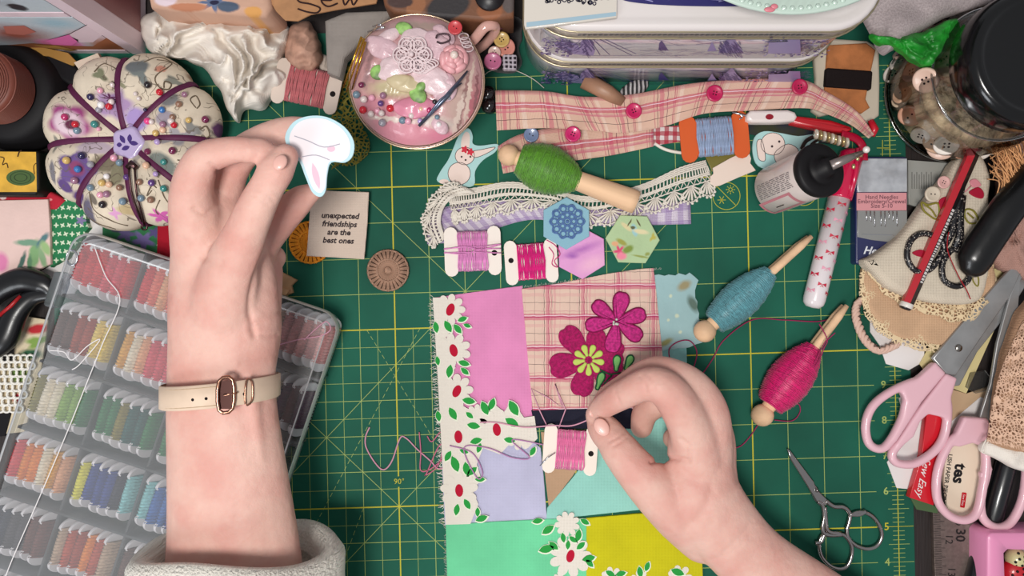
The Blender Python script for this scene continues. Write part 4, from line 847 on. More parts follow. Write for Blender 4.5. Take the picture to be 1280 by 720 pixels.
# top right corner
blob_sheet('felt_square', 'light grey felt sheet with pointed corner draped beside the tins', 'felt', [(1083, 30), (1102, 68), (1120, 60), (1172, 27), (1240, 2), (1250, -40), (1150, -60), (1080, -30), (1080, 10)], M('grey_felt', (160, 148, 148), .95, bump='noise', bs=1.6, bstr=.6, var=.08, vs=.9), .05, .062, 2.1, 60, .006, n=40, ridge=False)
gp = M('green_plastic', (26, 128, 36), .45, bump='fold', bs=.08, bstr=.8, bdist=.004, var=.2, vs=.05)
blob_sheet('green_packet', 'bright green crumpled plastic packet between felt and jar', 'packet', [(1088, 42), (1110, 44), (1150, 40), (1195, 22), (1200, 40), (1175, 70), (1160, 84), (1140, 76), (1120, 62), (1095, 54)], gp, .055, .064, 5.2, 22, .005, n=30)
blob_sheet('dark_bag', 'black fabric bag in the top right corner behind the jar lid', 'bag', [(1160, -14), (1200, 0), (1240, 6), (1310, 4), (1340, -40), (1250, -60), (1160, -50)], M('black_bag', (14, 12, 16), .7), .004, .045, 7.1, 40, .01, n=24)
m = MB(M('blue_tube', (40, 44, 130), .5)); m.tube([P(1250, 3, .07), P(1300, 0, .07)], .006, 12); tag(m.build('blue_tube'), 'dark blue tube end at the top right corner', 'tube')
def leather_card():
    f = FR(1057, 102, .003, 4); t = thing('thread_card', 'cream card holding tan leather and a black wrapped band, beside the jar', 'thread card', f.o)
    m = MB(M('card_ivory', (198, 186, 168), .7)); m.prism([p[:2] for p in f.L([(-46, -48), (-26, -52), (22, -52), (38, -44), (42, 0), (44, 40), (32, 50), (16, 42), (-16, 42), (-30, 46), (-40, 40), (-38, 0)])], .001, .005, .002, 3); m.build('card', t)
    m = MB(M('tan_leather', (176, 110, 66), .6, var=.08, vs=.1, bump='noise', bs=1.2, bstr=.3)); m.prism([p[:2] for p in f.L([(-28, -42), (20, -48), (32, -40), (28, -12), (24, 22), (30, 32), (20, 40), (-10, 36), (-28, 30)])], .0051, .007, .0012, 3); m.build('leather', t)
    m = MB(M('black_band', (24, 14, 14), .8, bump='noise', bs=2, bstr=.6)); m.prism([p[:2] for p in f.L(rrect(58, 24, 3, 4, 0, -1))], .001, .0088, .0015, 3); m.build('wound_band', t)
leather_card()
# ---------------------------------------------------------------- pumpkin pincushion
PCX, PCY = P(168, 178, .022)[:2]
PROF = [(r * 1.085, z * .74) for r, z in [(0, .046), (.006, .0475), (.014, .053), (.024, .0585), (.034, .0595), (.044, .056), (.0515, .049), (.056, .040), (.0575, .031), (.056, .02), (.050, .009), (.038, .002), (.02, .0005), (0, .0005)]]
GA = [math.radians(-a) for a in (-95, -138, 176, 130, 82, 40, 0, -44)]
def groove(a):
    d = min(abs((a - g + PI) % (2 * PI) - PI) for g in GA); return math.exp(-(d / .11) ** 2) * .6 + math.exp(-(d / .3) ** 2) * .4
def pump_z(x, y):
    dx, dy = x - PCX, y - PCY; a = math.atan2(dy, dx); g = groove(a); r = math.hypot(dx, dy) / (1 - .10 * g)
    for i in range(8):
        if PROF[i][0] <= r <= PROF[i + 1][0]: t = (r - PROF[i][0]) / (PROF[i + 1][0] - PROF[i][0]); z = PROF[i][1] * (1 - t) + PROF[i + 1][1] * t; break
    else: z = .023
    return z * (1 - .13 * g * min(1, r / .03))
def onp(px, py, up=0.0):
    z = .04
    for _ in range(6): p = P(px, py, z); z = pump_z(p.x, p.y)
    p = P(px, py, z); return Vector((p.x, p.y, z + up))
def pumpkin():
    t = thing('pumpkin_pincushion', 'floral pumpkin shaped pincushion tied with maroon ribbons and full of pins', 'pincushion', (PCX, PCY, 0))
    def s_(px, py, rx, ry, a, c, soft=.3, pet=0, dp=.25): soft = min(soft, .35) * .6; q = P(px, py, .038); return (q.x * 1000, q.y * 1000, rx * .53, ry * .53, math.radians(-a), c, soft, pet, dp)
    sp_ = [s_(100, 212, 27, 24, 0, (100, 76, 132), .2, 5, .15), s_(100, 212, 9, 9, 0, (130, 60, 100), .4), s_(90, 154, 30, 24, 20, (150, 62, 118), .3, 5, .12), s_(90, 156, 20, 15, 20, (210, 186, 196), .5), s_(95, 158, 9, 6, 0, (90, 30, 60), .4), s_(146, 132, 24, 20, 0, (160, 132, 168), .4, 5, .15), s_(141, 124, 10, 5, 10, (84, 30, 70), .5, 7, .4),
           s_(172, 150, 16, 14, 0, (158, 136, 186), .5), s_(178, 92, 22, 13, 60, (112, 118, 116), .4, 3, .3), s_(172, 84, 16, 8, 0, (100, 104, 106), .3), s_(128, 95, 12, 8, 40, (120, 122, 96), .5, 3), s_(213, 125, 12, 10, 0, (126, 126, 126), .5), s_(205, 205, 20, 12, 30, (110, 116, 110), .5), s_(240, 162, 10, 14, 0, (126, 124, 120), .5, 3), s_(248, 190, 12, 9, 0, (112, 80, 120), .4),
           s_(106, 268, 9, 22, 15, (98, 92, 110), .4), s_(80, 232, 10, 7, 40, (90, 66, 120), .3), s_(94, 246, 10, 8, 0, (86, 56, 110), .3), s_(66, 215, 5, 14, 0, (120, 116, 122), .5), s_(198, 270, 16, 9, 10, (196, 90, 160), .3, 6, .3), s_(144, 267, 7, 7, 0, (206, 150, 190), .4, 4), s_(135, 205, 16, 12, 0, (122, 112, 92), .6), s_(150, 218, 8, 16, 10, (130, 124, 100), .6), s_(265, 160, 6, 12, 0, (90, 50, 90), .4), s_(222, 172, 22, 12, -20, (150, 146, 150), .3, 4, .3), s_(120, 185, 20, 8, 0, (176, 160, 170), .3), s_(150, 105, 14, 7, 30, (140, 136, 110), .3, 3, .3), s_(175, 185, 14, 22, 0, (170, 160, 150), .3, 3), s_(220, 240, 14, 8, 40, (120, 124, 104), .3, 3), s_(240, 225, 9, 6, 0, (150, 120, 150), .3, 5), s_(160, 262, 12, 6, 0, (190, 170, 130), .3), s_(70, 180, 8, 12, 0, (130, 126, 116), .3, 3), s_(215, 100, 12, 6, 20, (130, 130, 120), .3, 3), s_(120, 250, 8, 4, 60, (110, 100, 90), .3), s_(258, 205, 6, 9, 0, (140, 110, 150), .3), s_(200, 86, 6, 5, 0, (190, 130, 110), .5), s_(230, 90, 8, 4, 30, (150, 120, 100), .5), s_(210, 150, 12, 10, 0, (150, 140, 150), .7)]
    m = MB(spots_mat('pansy_cotton', (206, 192, 172), sp_, .9, dist=1.2, var=.1, veins=((96, 84, 72), .11, .012))); n = 128; vs = []; fs = []
    prof = [(q.x, q.y) for q in catmull([(a, b, 0) for a, b in PROF], 3, False)]
    for r, z in prof:
        for k in range(n): a = 2 * PI * k / n; g = groove(a); q = r * (1 - .10 * g); vs.append((PCX + q * math.cos(a), PCY + q * math.sin(a), z * (1 - .13 * g * min(1, r / .03))))
    for i in range(len(prof) - 1):
        for k in range(n): l = (k + 1) % n; fs.append((i * n + k, (i + 1) * n + k, (i + 1) * n + l, i * n + l))
    m.add(vs, fs); m.mat(M('vine_print', (104, 90, 74), .9))
    for v in ([(196, 75), (215, 80), (195, 95), (198, 108), (210, 112), (214, 105), (206, 102), (205, 110)], [(180, 78), (200, 72), (222, 82)], [(245, 135), (238, 125), (245, 120), (250, 130), (246, 136)], [(112, 240), (118, 262), (140, 276), (160, 282)], [(250, 162), (258, 158), (262, 170), (250, 175)], [(198, 225), (205, 245), (212, 255)], [(190, 238), (184, 245), (190, 232), (196, 235)], [(118, 90), (130, 80), (145, 86)], [(112, 272), (125, 280), (145, 286)], [(200, 250), (195, 262), (198, 268)], [(222, 200), (236, 203), (245, 208)]):
        m.tube([onp(q.x, q.y, .0002) for q in catmull([(a, b, 0) for a, b in v], 5, False)], .0005, 5)
    m.build('cushion', t)
    rm = M('maroon_ribbon', (84, 30, 64), .5, bump='noise', bs=4, bstr=.3)
    for g in GA:
        m = MB(rm); pts = []
        for i in range(3, 34):
            r, z = prof[i]; q = r * .90 + (.0012 if i > 20 else 0); pts.append(Vector((PCX + q * math.cos(g), PCY + q * math.sin(g), z * (1 - .13 * min(1, r / .03)) + .0008)))
        m.tube(pts, .0022, 8, flat=.4); m.build('ribbon', t)
    f = FR(162, 179, .0365); c = f.o; m = MB(M('pansy_button', (176, 160, 196), .35, coat=.4)); k = f.k
    pts = [(c.x + k * 20 * (1 + .08 * math.cos(5 * a)) * math.cos(a), c.y + k * 20 * (1 + .08 * math.cos(5 * a)) * math.sin(a)) for a in [2 * PI * i / 50 for i in range(50)]]; m.prism(pts, .030, .0395, .002, 3)
    m.mat(M('pansy_purple', (66, 46, 110), .5))
    for x, y, a, l in ((154, 174, 60, 12), (163, 173, 90, 11), (168, 179, 10, 12), (158, 185, -20, 11), (150, 181, 0, 7)): m.flat([P(q[0] - 1, q[1], .0396)[:2] for q in leaf(x, y, a, l, 6)], .0396)
    m.build('centre_button', t)
pumpkin()
PC = {'black': (28, 20, 24), 'red': (190, 20, 40), 'navy': (34, 26, 70), 'pink': (226, 160, 180), 'pearl': (216, 200, 196), 'white': (232, 226, 226), 'grey': (150, 146, 156), 'teal': (52, 128, 122), 'magenta': (176, 40, 96), 'blue': (50, 110, 176), 'mauve': (150, 106, 130), 'gold': (204, 170, 100), 'maroon': (110, 30, 70), 'lilac': (176, 150, 200), 'violet': (90, 56, 120), 'brown': (140, 104, 84), 'slate': (110, 132, 148), 'peach': (222, 180, 150), 'hot': (222, 60, 130)}
pinp = {}
def pin(col, p, r, label, group, nrm):
    if col not in pinp:
        m = MB(M('pinhead_' + col, PC[col], .12, coat=.8)); m.ell((0, 0, 0), .0020, None, 12, 9); m.mat(M('pin_steel2', (190, 190, 196), .25, 1.0)); m.tube([(0, 0, -.0015), (0, 0, -.008)], .0003, 5); o = m.build('dressmaking_pin', origin=(0, 0, 0)); pinp[col] = o
    else: o = pinp[col].copy(); COL.objects.link(o)
    o.location = p; o.rotation_euler = nrm.to_track_quat('Z', 'Y').to_euler(); o.scale = (r,) * 3; tag(o, label, 'pin', group)
PP = [(186, 107, 'black', 1.3), (201, 116, 'red', 1.3), (115, 122, 'navy', 1.3), (127, 114, 'pink', 1.1), (142, 107, 'pearl', .9), (128, 132, 'white', 1.3), (125, 138, 'grey', 1.1), (138, 134, 'red', 1.3), (141, 128, 'pearl', 1.1), (120, 156, 'teal', 1.4), (98, 164, 'slate', 1.3), (83, 147, 'magenta', 1.3), (96, 156, 'red', 1.3), (125, 162, 'pink', .8), (183, 138, 'navy', .7), (204, 138, 'blue', 1.2), (225, 131, 'brown', 1.2), (186, 152, 'hot', 1.3), (191, 153, 'pearl', 1), (205, 156, 'mauve', 1.2), (215, 152, 'pearl', 1.2), (219, 157, 'red', 1.2), (196, 167, 'gold', 1.2), (205, 163, 'peach', 1.2), (237, 151, 'gold', 1.1), (258, 150, 'maroon', 1.4), (217, 147, 'brown', 1.1), (198, 178, 'lilac', 1.1), (85, 201, 'gold', 1.4), (104, 195, 'navy', 1.4), (99, 212, 'blue', 1.3), (95, 226, 'mauve', 1.4), (115, 206, 'grey', 1.3), (144, 198, 'pink', 1.3), (151, 204, 'slate', 1.3), (184, 207, 'peach', 1.3), (217, 189, 'maroon', 1.4), (206, 203, 'teal', 1.2), (233, 209, 'violet', 1.3), (191, 229, 'violet', 1.3), (206, 236, 'teal', 1.3), (160, 222, 'violet', 1.2), (176, 228, 'brown', 1.2), (178, 248, 'slate', 1.3), (190, 250, 'brown', 1.3), (196, 218, 'lilac', 1), (135, 221, 'white', 1.1), (129, 229, 'gold', 1.3), (138, 231, 'peach', 1.2), (115, 235, 'slate', 1.3), (127, 244, 'pink', 1.2), (135, 243, 'mauve', 1.3), (151, 235, 'brown', 1.2), (155, 252, 'slate', 1.4), (130, 256, 'black', 1.4), (171, 118, 'pearl', .8), (175, 124, 'pearl', .8), (232, 119, 'mauve', 1.1), (186, 190, 'maroon', 1.2)]
def side(x, y): return {(0, 0): 'upper left', (1, 0): 'upper right', (0, 1): 'lower left', (1, 1): 'lower right'}[(x > 163, y > 178)]
for x, y, c, r in PP:
    p = onp(x, y, .0018); n = Vector((p.x - PCX, p.y - PCY, .05)).normalized(); cn = 'bright pink' if c == 'hot' else c
    pin(c, p, r * .92, '%s headed pin in the %s of the pumpkin pincushion' % (cn, side(x, y)), 'pins in the pumpkin pincushion', n)
t = thing('safety_pin', 'dark brass safety pin fastened to the pumpkin pincushion', 'safety pin', onp(176, 240)); m = MB(M('dark_brass', (84, 62, 62), .3, 1.0))
m.tube(catmull([onp(x, y, .003) for x, y in ((164, 210), (165, 225), (168, 245), (175, 265), (183, 283), (180, 268), (174, 245), (172, 225), (171, 208))], 4, False), .0008, 6); m.build('wire', t)
m = MB(m.ms[0]); m.tube([onp(163, 211, .0035), onp(168, 205, .004), onp(173, 211, .0035)], .002, 8); m.build('clasp', t)
m = MB(m.ms[0]); p = onp(183, 284, .003); m.tube([p + Vector((.002 * math.cos(a), .002 * math.sin(a), 0)) for a in [k * .5236 for k in range(12)]], .0007, 6, closed=True); m.build('coil', t)
# ---------------------------------------------------------------- teacup pincushion
def teacup():
    zc = .052; C = P(521, 102, zc); k = s(zc); cx, cy = C.x, C.y; r0 = 84 * k; t = thing('teacup_pincushion', 'pink teacup pincushion stuffed with satin roses, lace and pearl pins', 'pincushion', (cx, cy, 0)); mt = Matrix.Translation((cx, cy, 0))
    m = MB(M('cup_china', (216, 178, 172), .15, coat=.8)); m.lathe([(.018, 0), (.02, .003), (.026, .006), (.036, .02), (.041, .038), (r0 - .0008, zc - .001), (r0, zc), (r0 - .0014, zc), (r0 - .004, .04), (0, .03)], mt, 64); m.build('cup', t)
    m = MB(M('cup_gold_rim', (206, 176, 150), .2, .7)); m.tube([mt @ Vector((r0 * math.cos(a), r0 * math.sin(a), zc)) for a in [2 * PI * i / 64 for i in range(64)]], .0007, 6, closed=True)
    m.tube([mt @ Vector(((r0 - .0022) * math.cos(a), (r0 - .0022) * math.sin(a), zc + .0005)) for a in [2 * PI * i / 64 for i in range(64)]], .0004, 6, closed=True); m.build('rim', t)
    m = MB(M('handle_china', (216, 168, 156), .15, coat=.8)); m.tube(catmull([P(578, 62, .030), P(592, 50, .040), P(606, 34, .046), P(618, 32, .043), P(617, 42, .034), P(606, 55, .022), P(590, 66, .012)], 6, False), [.0035] * 37, 12, flat=.8); m.build('handle', t)
    def topz(x, y): q = math.hypot(x - cx, y - cy) / r0; return zc - .002 + .018 * math.sqrt(max(0, 1 - q * q))
    def on(px, py, up=0.0):
        z = .066
        for _ in range(5): p = P(px, py, z); z = topz(p.x, p.y)
        return Vector((p.x, p.y, z + up))
    def s_(px, py, rx, ry, a, c, soft=.4, pet=0): q = P(px, py, .066); return (q.x * 1000, q.y * 1000, rx * .5, ry * .5, math.radians(-a), c, soft, pet)
    satin = spots_mat('pink_satin', (196, 150, 152), [s_(475, 130, 30, 18, 20, (196, 132, 146)), s_(505, 135, 36, 20, 0, (194, 130, 142)), s_(500, 165, 44, 18, 0, (204, 134, 148)), s_(555, 168, 24, 14, 0, (204, 124, 144)), s_(575, 120, 18, 40, 10, (190, 160, 150)), s_(500, 110, 40, 12, 0, (190, 176, 140)), s_(540, 150, 36, 7, 10, (206, 190, 180)), s_(470, 50, 20, 20, 0, (200, 160, 158)), s_(590, 140, 10, 40, 10, (186, 112, 120)), s_(586, 110, 3, 44, 8, (214, 190, 176), .2), s_(578, 125, 2.5, 40, 12, (150, 112, 108), .2), s_(594, 118, 2, 34, 4, (150, 100, 104), .2), s_(572, 140, 3, 26, 18, (212, 190, 178), .2), s_(460, 80, 4, 26, 10, (160, 124, 126), .4), s_(530, 30, 40, 6, 5, (176, 150, 140), .4), s_(490, 148, 30, 3, 8, (216, 200, 190), .3)], .35, dist=2.5, coat=.3)
    n = 96; vs = []; fs = []; nr = 20
    for j in range(nr + 1):
        for i in range(n):
            a = 2 * PI * i / n; q = j / nr * (r0 - .0016) ; x, y = cx + q * math.cos(a), cy + q * math.sin(a); v = Vector((x * 90, y * 90, 1)); z = topz(x, y) + .0022 * (1 - abs(noise.noise(v + Vector((noise.noise(v), noise.noise(v * 1.3), 0)) * 1.5) * 3)) * (1 - (j / nr) ** 4)
            vs.append((x, y, z))
    for j in range(nr):
        for i in range(n): l = (i + 1) % n; fs.append((j * n + i, (j + 1) * n + i, (j + 1) * n + l, j * n + l))
    m = MB(satin); m.add(vs, fs); m.build('satin_cushion', t)
    pet = M('petal_satin', (212, 178, 186), .35, coat=.25, bump='fold', bs=.3, bstr=.5, bdist=.001); pal = M('petal_pale', (222, 196, 200), .35, coat=.25, bump='fold', bs=.3, bstr=.5, bdist=.001)
    for x, y, rx, ry, a, mm_ in ((480, 62, 26, 15, 25, pet), (495, 85, 26, 16, -20, pal), (545, 60, 24, 18, 50, pet), (540, 100, 28, 18, 30, pal), (555, 110, 18, 20, 0, pet), (520, 50, 20, 15, 0, pal), (485, 48, 20, 9, -30, pal), (555, 45, 18, 10, 40, pet), (505, 105, 22, 12, 10, M('petal_green_tint', (202, 186, 150), .4, coat=.2)), (550, 158, 14, 8, 40, pet), (520, 135, 30, 14, 0, M('petal_rose', (206, 128, 150), .35, coat=.25))):
        m = MB(mm_); m.ell(on(x, y, .0012), (rx * .48 * .001, ry * .48 * .001, .003), Matrix.Rotation(math.radians(-a), 3, 'Z'), 36, 24)
        for i_, v_ in enumerate(m.v): w_ = v_ * 140 + Vector((x, y, 0)); m.v[i_] = v_ + Vector((noise.noise(w_), noise.noise(w_ + Vector((7, 1, 2))), .8 * (1 - 2.2 * abs(noise.noise(w_ * Vector((1, 1, 1)).x + Vector((3, 3, 3))))))) * .0011
        m.build('satin_petal', t)
    for x, y, r, pa in ((568, 76, 22, 'petal_blush'),):
        pm = M(pa, (220, 160, 164), .4, coat=.2)
        for ring, cnt in ((1, 6), (.62, 5), (.3, 3)):
            for i in range(cnt):
                a = 2 * PI * (i + ring) / cnt; m = MB(pm); rr = r * ring * .6; m.ell(on(x + rr * math.cos(a), y + rr * math.sin(a), .0035 + .003 * (1 - ring)), (.0052 * (.5 + ring * .5), .0026, .003), Matrix.Rotation(-a + PI / 2, 3, 'Z'), 12, 8); m.build('rose_petal', t)
        m = MB(M('pearl', (226, 206, 196), .1, coat=1)); m.ell(on(x + 1, y - 2, .009), .0026, None, 16, 12); m.build('pearl_bead', t)
    lc = M('lace_white', (226, 206, 208), .85); m = MB(lc)
    for i in range(6):
        a0 = 2 * PI * i / 6
        for q in (1.0, .6): m.tube([on(517 + 14 * math.cos(a0) + 10 * q * math.cos(b), 72 + 14 * math.sin(a0) + 10 * q * math.sin(b), .0055) for b in [k * PI / 8 for k in range(16)]], .0006, 5, closed=True)
        for j in range(6): b = j * PI / 3; m.tube([on(517 + 14 * math.cos(a0), 72 + 14 * math.sin(a0), .0055), on(517 + 14 * math.cos(a0) + 10 * math.cos(b), 72 + 14 * math.sin(a0) + 10 * math.sin(b), .0055)], .0004, 4)
    for j in range(5): m.tube([on(528 + j * 3 + 9 * math.cos(b), 90 - j * 2 + 5 * math.sin(b), .005) for b in [k * PI / 6 for k in range(12)]], .0005, 4, closed=True)
    for j in range(4): m.tube([on(580 + j * 2 + 6 * math.cos(b), 48 + j * 5 + 4 * math.sin(b), .004) for b in [k * PI / 6 for k in range(12)]], .0005, 4, closed=True)
    m.ell(on(516, 72, .007), .0016); m.build('lace_flower', t)
    for x, y, rx, ry, a in ((506, 38, 12, 9, 20), (474, 92, 11, 10, -20), (523, 120, 13, 10, 50), (527, 110, 8, 6, -40)):
        m = MB(M('satin_leaf', (128, 166, 92), .45, var=.25, vs=.15)); m.ell(on(x, y, .003), (rx * .48e-3, ry * .48e-3, .0015), Matrix.Rotation(math.radians(-a), 3, 'Z'), 14, 8); m.build('satin_leaf', t)
    return on, cx, cy
con, ccx, ccy = teacup()
for x, y, c, r in ((447, 120, 'slate', 1.4), (456, 126, 'pearl', 1.3), (466, 124, 'pink', 1.2), (480, 121, 'mauve', 1.2), (455, 139, 'red', 1.4), (465, 144, 'pearl', 1.2), (477, 131, 'violet', 1.1), (478, 143, 'pearl', 1.1), (489, 137, 'red', 1.4), (479, 155, 'grey', 1.4), (504, 152, 'slate', 1.3), (511, 153, 'pink', 1.2), (515, 146, 'pearl', 1.1), (527, 138, 'peach', 1.1), (537, 139, 'magenta', 1.2), (544, 129, 'black', .9), (549, 157, 'white', 1), (526, 153, 'lilac', 1), (562, 124, 'grey', .8), (547, 148, 'slate', .9), (453, 108, 'maroon', 1.1), (473, 140, 'pink', 1)):
    p = con(x, y, .0035); n = Vector((p.x - ccx, p.y - ccy, .04)).normalized(); pin(c, p, r * .9, '%s headed pin at the %s of the teacup pincushion' % (c, 'left edge' if x < 475 else 'lower left' if x < 500 else 'bottom' if x < 535 else 'lower right'), 'pins in the teacup pincushion', n)
button('button', 569, 35, .066, 9, (196, 60, 66), 'coral red button standing on the rim of the teacup pincushion', 2)
for i, (a, b, col, lab) in enumerate((((429, 110), (452, 46), (214, 160, 60), 'gold needle standing furthest out beside the teacup pincushion'), ((433, 115), (455, 48), (214, 160, 60), 'gold needle second from the outside beside the teacup pincushion'), ((440, 112), (457, 52), (206, 150, 60), 'gold needle nearest the cup of the three'),
    ((460, 40), (480, 34), (226, 226, 230), 'short silver needle across the left rim of the teacup'), ((466, 33), (476, 31), (226, 226, 230), 'tiny silver needle above the other at the teacup rim'), ((522, 45), (523, 85), (90, 80, 90), 'thin dark needle standing upright in the satin roses'), ((502, 106), (522, 72), (120, 110, 120), 'thin grey needle leaning across the lace flower'))):
    m = MB(M('needle_%d' % col[0], col, .2, 1.0)); m.tube([P(*a, .060), P(*b, .074)], [.0005, .0008] if i < 5 else [.0003, .0003], 6); tag(m.build('sewing_needle'), lab, 'needle')
m = MB(M('steel_blue', (110, 120, 140), .3, .9)); m.tube([con(585, 92, .006), con(560, 124, .008), con(525, 160, .006)], [.0006, .0016, .0010], 8); m.tube([con(578, 108, .008), con(552, 130, .010), con(528, 158, .007)], [.0005, .0008, .0005], 6); tag(m.build('bodkin'), 'blue grey steel bodkin lying across the right of the teacup pincushion', 'bodkin')
cord('wire_ring', 'small dark wire ring pinned to the top of the teacup pincushion', [(545, 48, .074), (548, 43, .075), (560, 43, .075), (562, 50, .074), (552, 54, .073), (546, 52, .073)], .07, .0006, M('dark_wire', (60, 44, 50), .35, .8), 'ring')
# mesh bag, lace, dried rosebud, dusty pink card
m = MB(M('mesh_bag', (160, 152, 146), .8, bump='weave', bs=1.5, var=.06, vs=.04)); z = .03; m.prism([P(*q, z)[:2] for q in [(405, 25), (432, 14), (492, 12), (486, 22), (458, 45), (430, 72), (424, 96), (408, 90)]], .018, z, .003, 3); tag(m.build('organza_bag'), 'grey organza bag left of the teacup pincushion', 'bag')
m = MB(lace_mat('olive_lace_mat', (122, 114, 40), 2.8, .12, amp=.03)); 
def olv(u, v): p = Vector((425, 78, 0)).lerp(Vector((412, 215, 0)), u).lerp(Vector((452, 80, 0)).lerp(Vector((458, 195, 0)), u), v); return P(p.x + 5 * math.sin(u * 9), p.y + 4 * math.sin(v * 6 + u * 4), .004 + .003 * math.sin(u * 15 + v * 5) + .003)
m.sheet(olv, 40, 16, .0008); tag(m.build('crochet_lace'), 'olive green crochet lace strip beside the teacup pincushion', 'lace')
blob_sheet('dried_rosebud', 'dusty beige fabric rosebud above the dusty pink thread card', 'fabric flower', [(356, 60), (362, 35), (375, 27), (390, 30), (400, 60), (403, 78), (390, 90), (372, 88), (358, 75)], M('dusty_beige', (172, 134, 116), .7, var=.15, vs=.1), .010, .028, 9.4, 20, .003, n=40)
thread_card(384, 108, .016, 12, 84, 58, (176, 96, 100), 'ivory card wound with dusty rose thread by the crumpled cloth', body=(206, 190, 178), wind=(.2, .8))
blob_sheet('linen_scrap', 'pale linen scrap folded between the rosebud and the organza bag', 'fabric', [(398, 70), (412, 72), (424, 92), (420, 120), (405, 132), (396, 110), (400, 90)], M('pale_linen', (196, 182, 170), .9), .004, .012, 4.4, 12, .003, n=24)
# ---------------------------------------------------------------- fused organic shapes
def fuse(mb, voxel, smooth=4, factor=.6, name='fused', adapt=None):
    """melt the pieces of a builder into one continuous skin"""
    me = bpy.data.meshes.new('tmp'); me.from_pydata([tuple(v) for v in mb.v], [], mb.f); o = bpy.data.objects.new('tmp', me); COL.objects.link(o)
    r = o.modifiers.new('r', 'REMESH'); r.mode = 'VOXEL'; r.voxel_size = voxel; r.use_smooth_shade = True
    k = o.modifiers.new('s', 'SMOOTH'); k.iterations = smooth; k.factor = factor
    bpy.context.view_layer.update(); dg = bpy.context.evaluated_depsgraph_get(); e = o.evaluated_get(dg).to_mesh()
    out = MB(mb.ms[0]); out.add([v.co.copy() for v in e.vertices], [tuple(p.vertices) for p in e.polygons], True)
    o.evaluated_get(dg).to_mesh_clear(); bpy.data.objects.remove(o); bpy.data.meshes.remove(me); return out
class Bend:
    """wraps flat lettering round a cylinder: local x runs along the axis, y round it"""
    def __init__(self, A, B, r, x0=0, ang0=0, flip=1, turn=False):
        self.A = Vector(A); self.d = (Vector(B) - self.A).normalized(); self.s = self.d.cross(Vector((0, 0, 1))).normalized(); self.u = self.s.cross(self.d); self.r = r; self.x0 = x0; self.a0 = ang0; self.flip = flip; self.turn = turn
    def __matmul__(self, v):
        x, y = (v.x, v.y) if not self.turn else (-v.y, v.x)
        a = self.a0 + self.flip * y / self.r; R_ = self.r + .0002 + v.z; return self.A + self.d * (self.x0 + self.flip * x) - self.s * math.sin(a) * R_ + self.u * math.cos(a) * R_
    @property
    def M(self): return self
def bend_rect(m, b, x0, x1, y0, y1, dz=0.0, n=10):
    vs = []; fs = []
    for i in range(n + 1):
        y = y0 + (y1 - y0) * i / n
        for x in (x0, x1): vs.append(b @ Vector((x, y, dz)))
    for i in range(n): fs.append((2 * i, 2 * i + 1, 2 * i + 3, 2 * i + 2))
    m.add(vs, fs)
# ---------------------------------------------------------------- right of the mat
def slab(name, label, cat, pts, z0, z1, mat, bev=.0003, group=None):
    m = MB(mat); m.prism([P(a, b, z1)[:2] for a, b in pts], z0, z1, bev, 3); return tag(m.build(name), label, cat, group)
thread_card(893, 171, .008, -5, 86, 60, (142, 158, 186), 'orange and red card wound with blue grey thread under the plaid strip', body=(206, 92, 46), wind=(.24, .76), hole=False)
slab('olive_ribbon', 'olive translucent ribbon piece under the blue grey thread card', 'ribbon', [(878, 188), (935, 182), (938, 196), (900, 216), (890, 214)], .001, .002, M('olive_ribbon_mat', (112, 104, 40), .4))
slab('gift_tag', 'blank ivory card tag beside the crochet lace end', 'tag', [(891, 210), (912, 198), (935, 187), (939, 198), (938, 204), (945, 213), (925, 221), (900, 232), (893, 233), (888, 228), (888, 221), (892, 217)], .0022, .0034, M('ivory_card', (226, 206, 192), .8))
slab('dark_packet', 'dark blue and olive packet behind the bunny cutout', 'packet', [(928, 153), (1010, 156), (1050, 168), (1040, 180), (960, 172), (930, 166)], .0001, .0009, M('dark_packet_mat', (40, 40, 62), .5, c2=(56, 58, 36), vs=.05))
def ripper():
    t = thing('seam_ripper', 'red and white seam ripper lying under the plaid strip', 'seam ripper', P(1000, 152, .008))
    m = MB(M('ripper_white', (226, 214, 210), .35, coat=.3)); m.prism([P(*q, .014)[:2] for q in [(934, 143), (938, 138), (985, 137), (994, 140), (997, 146), (993, 152), (970, 153), (940, 153), (934, 150)]], .006, .0145, .002, 3); m.mat(M('ripper_hole', (140, 16, 34), .3)); m.prism([P(*q, .0148)[:2] for q in circ(962, 146, 5, 16, 3.5)], .0144, .0148); m.build('grip', t)
    m = MB(M('ripper_red', (186, 18, 32), .35, coat=.3)); m.prism([P(*q, .012)[:2] for q in [(990, 144), (1010, 146), (1040, 150), (1064, 158), (1066, 162), (1058, 166), (1030, 163), (990, 154)]], .005, .012, .002, 3); m.build('handle', t)
    m = MB(MATS['pin_steel']); m.tube([P(934, 145, .010), P(915, 140, .010)], .0009, 6); m.tube(catmull([P(915, 139, .010), P(922, 141, .010), P(928, 146, .010), P(924, 149, .010)], 4, False), .0006, 6); m.build('fork', t)
ripper()
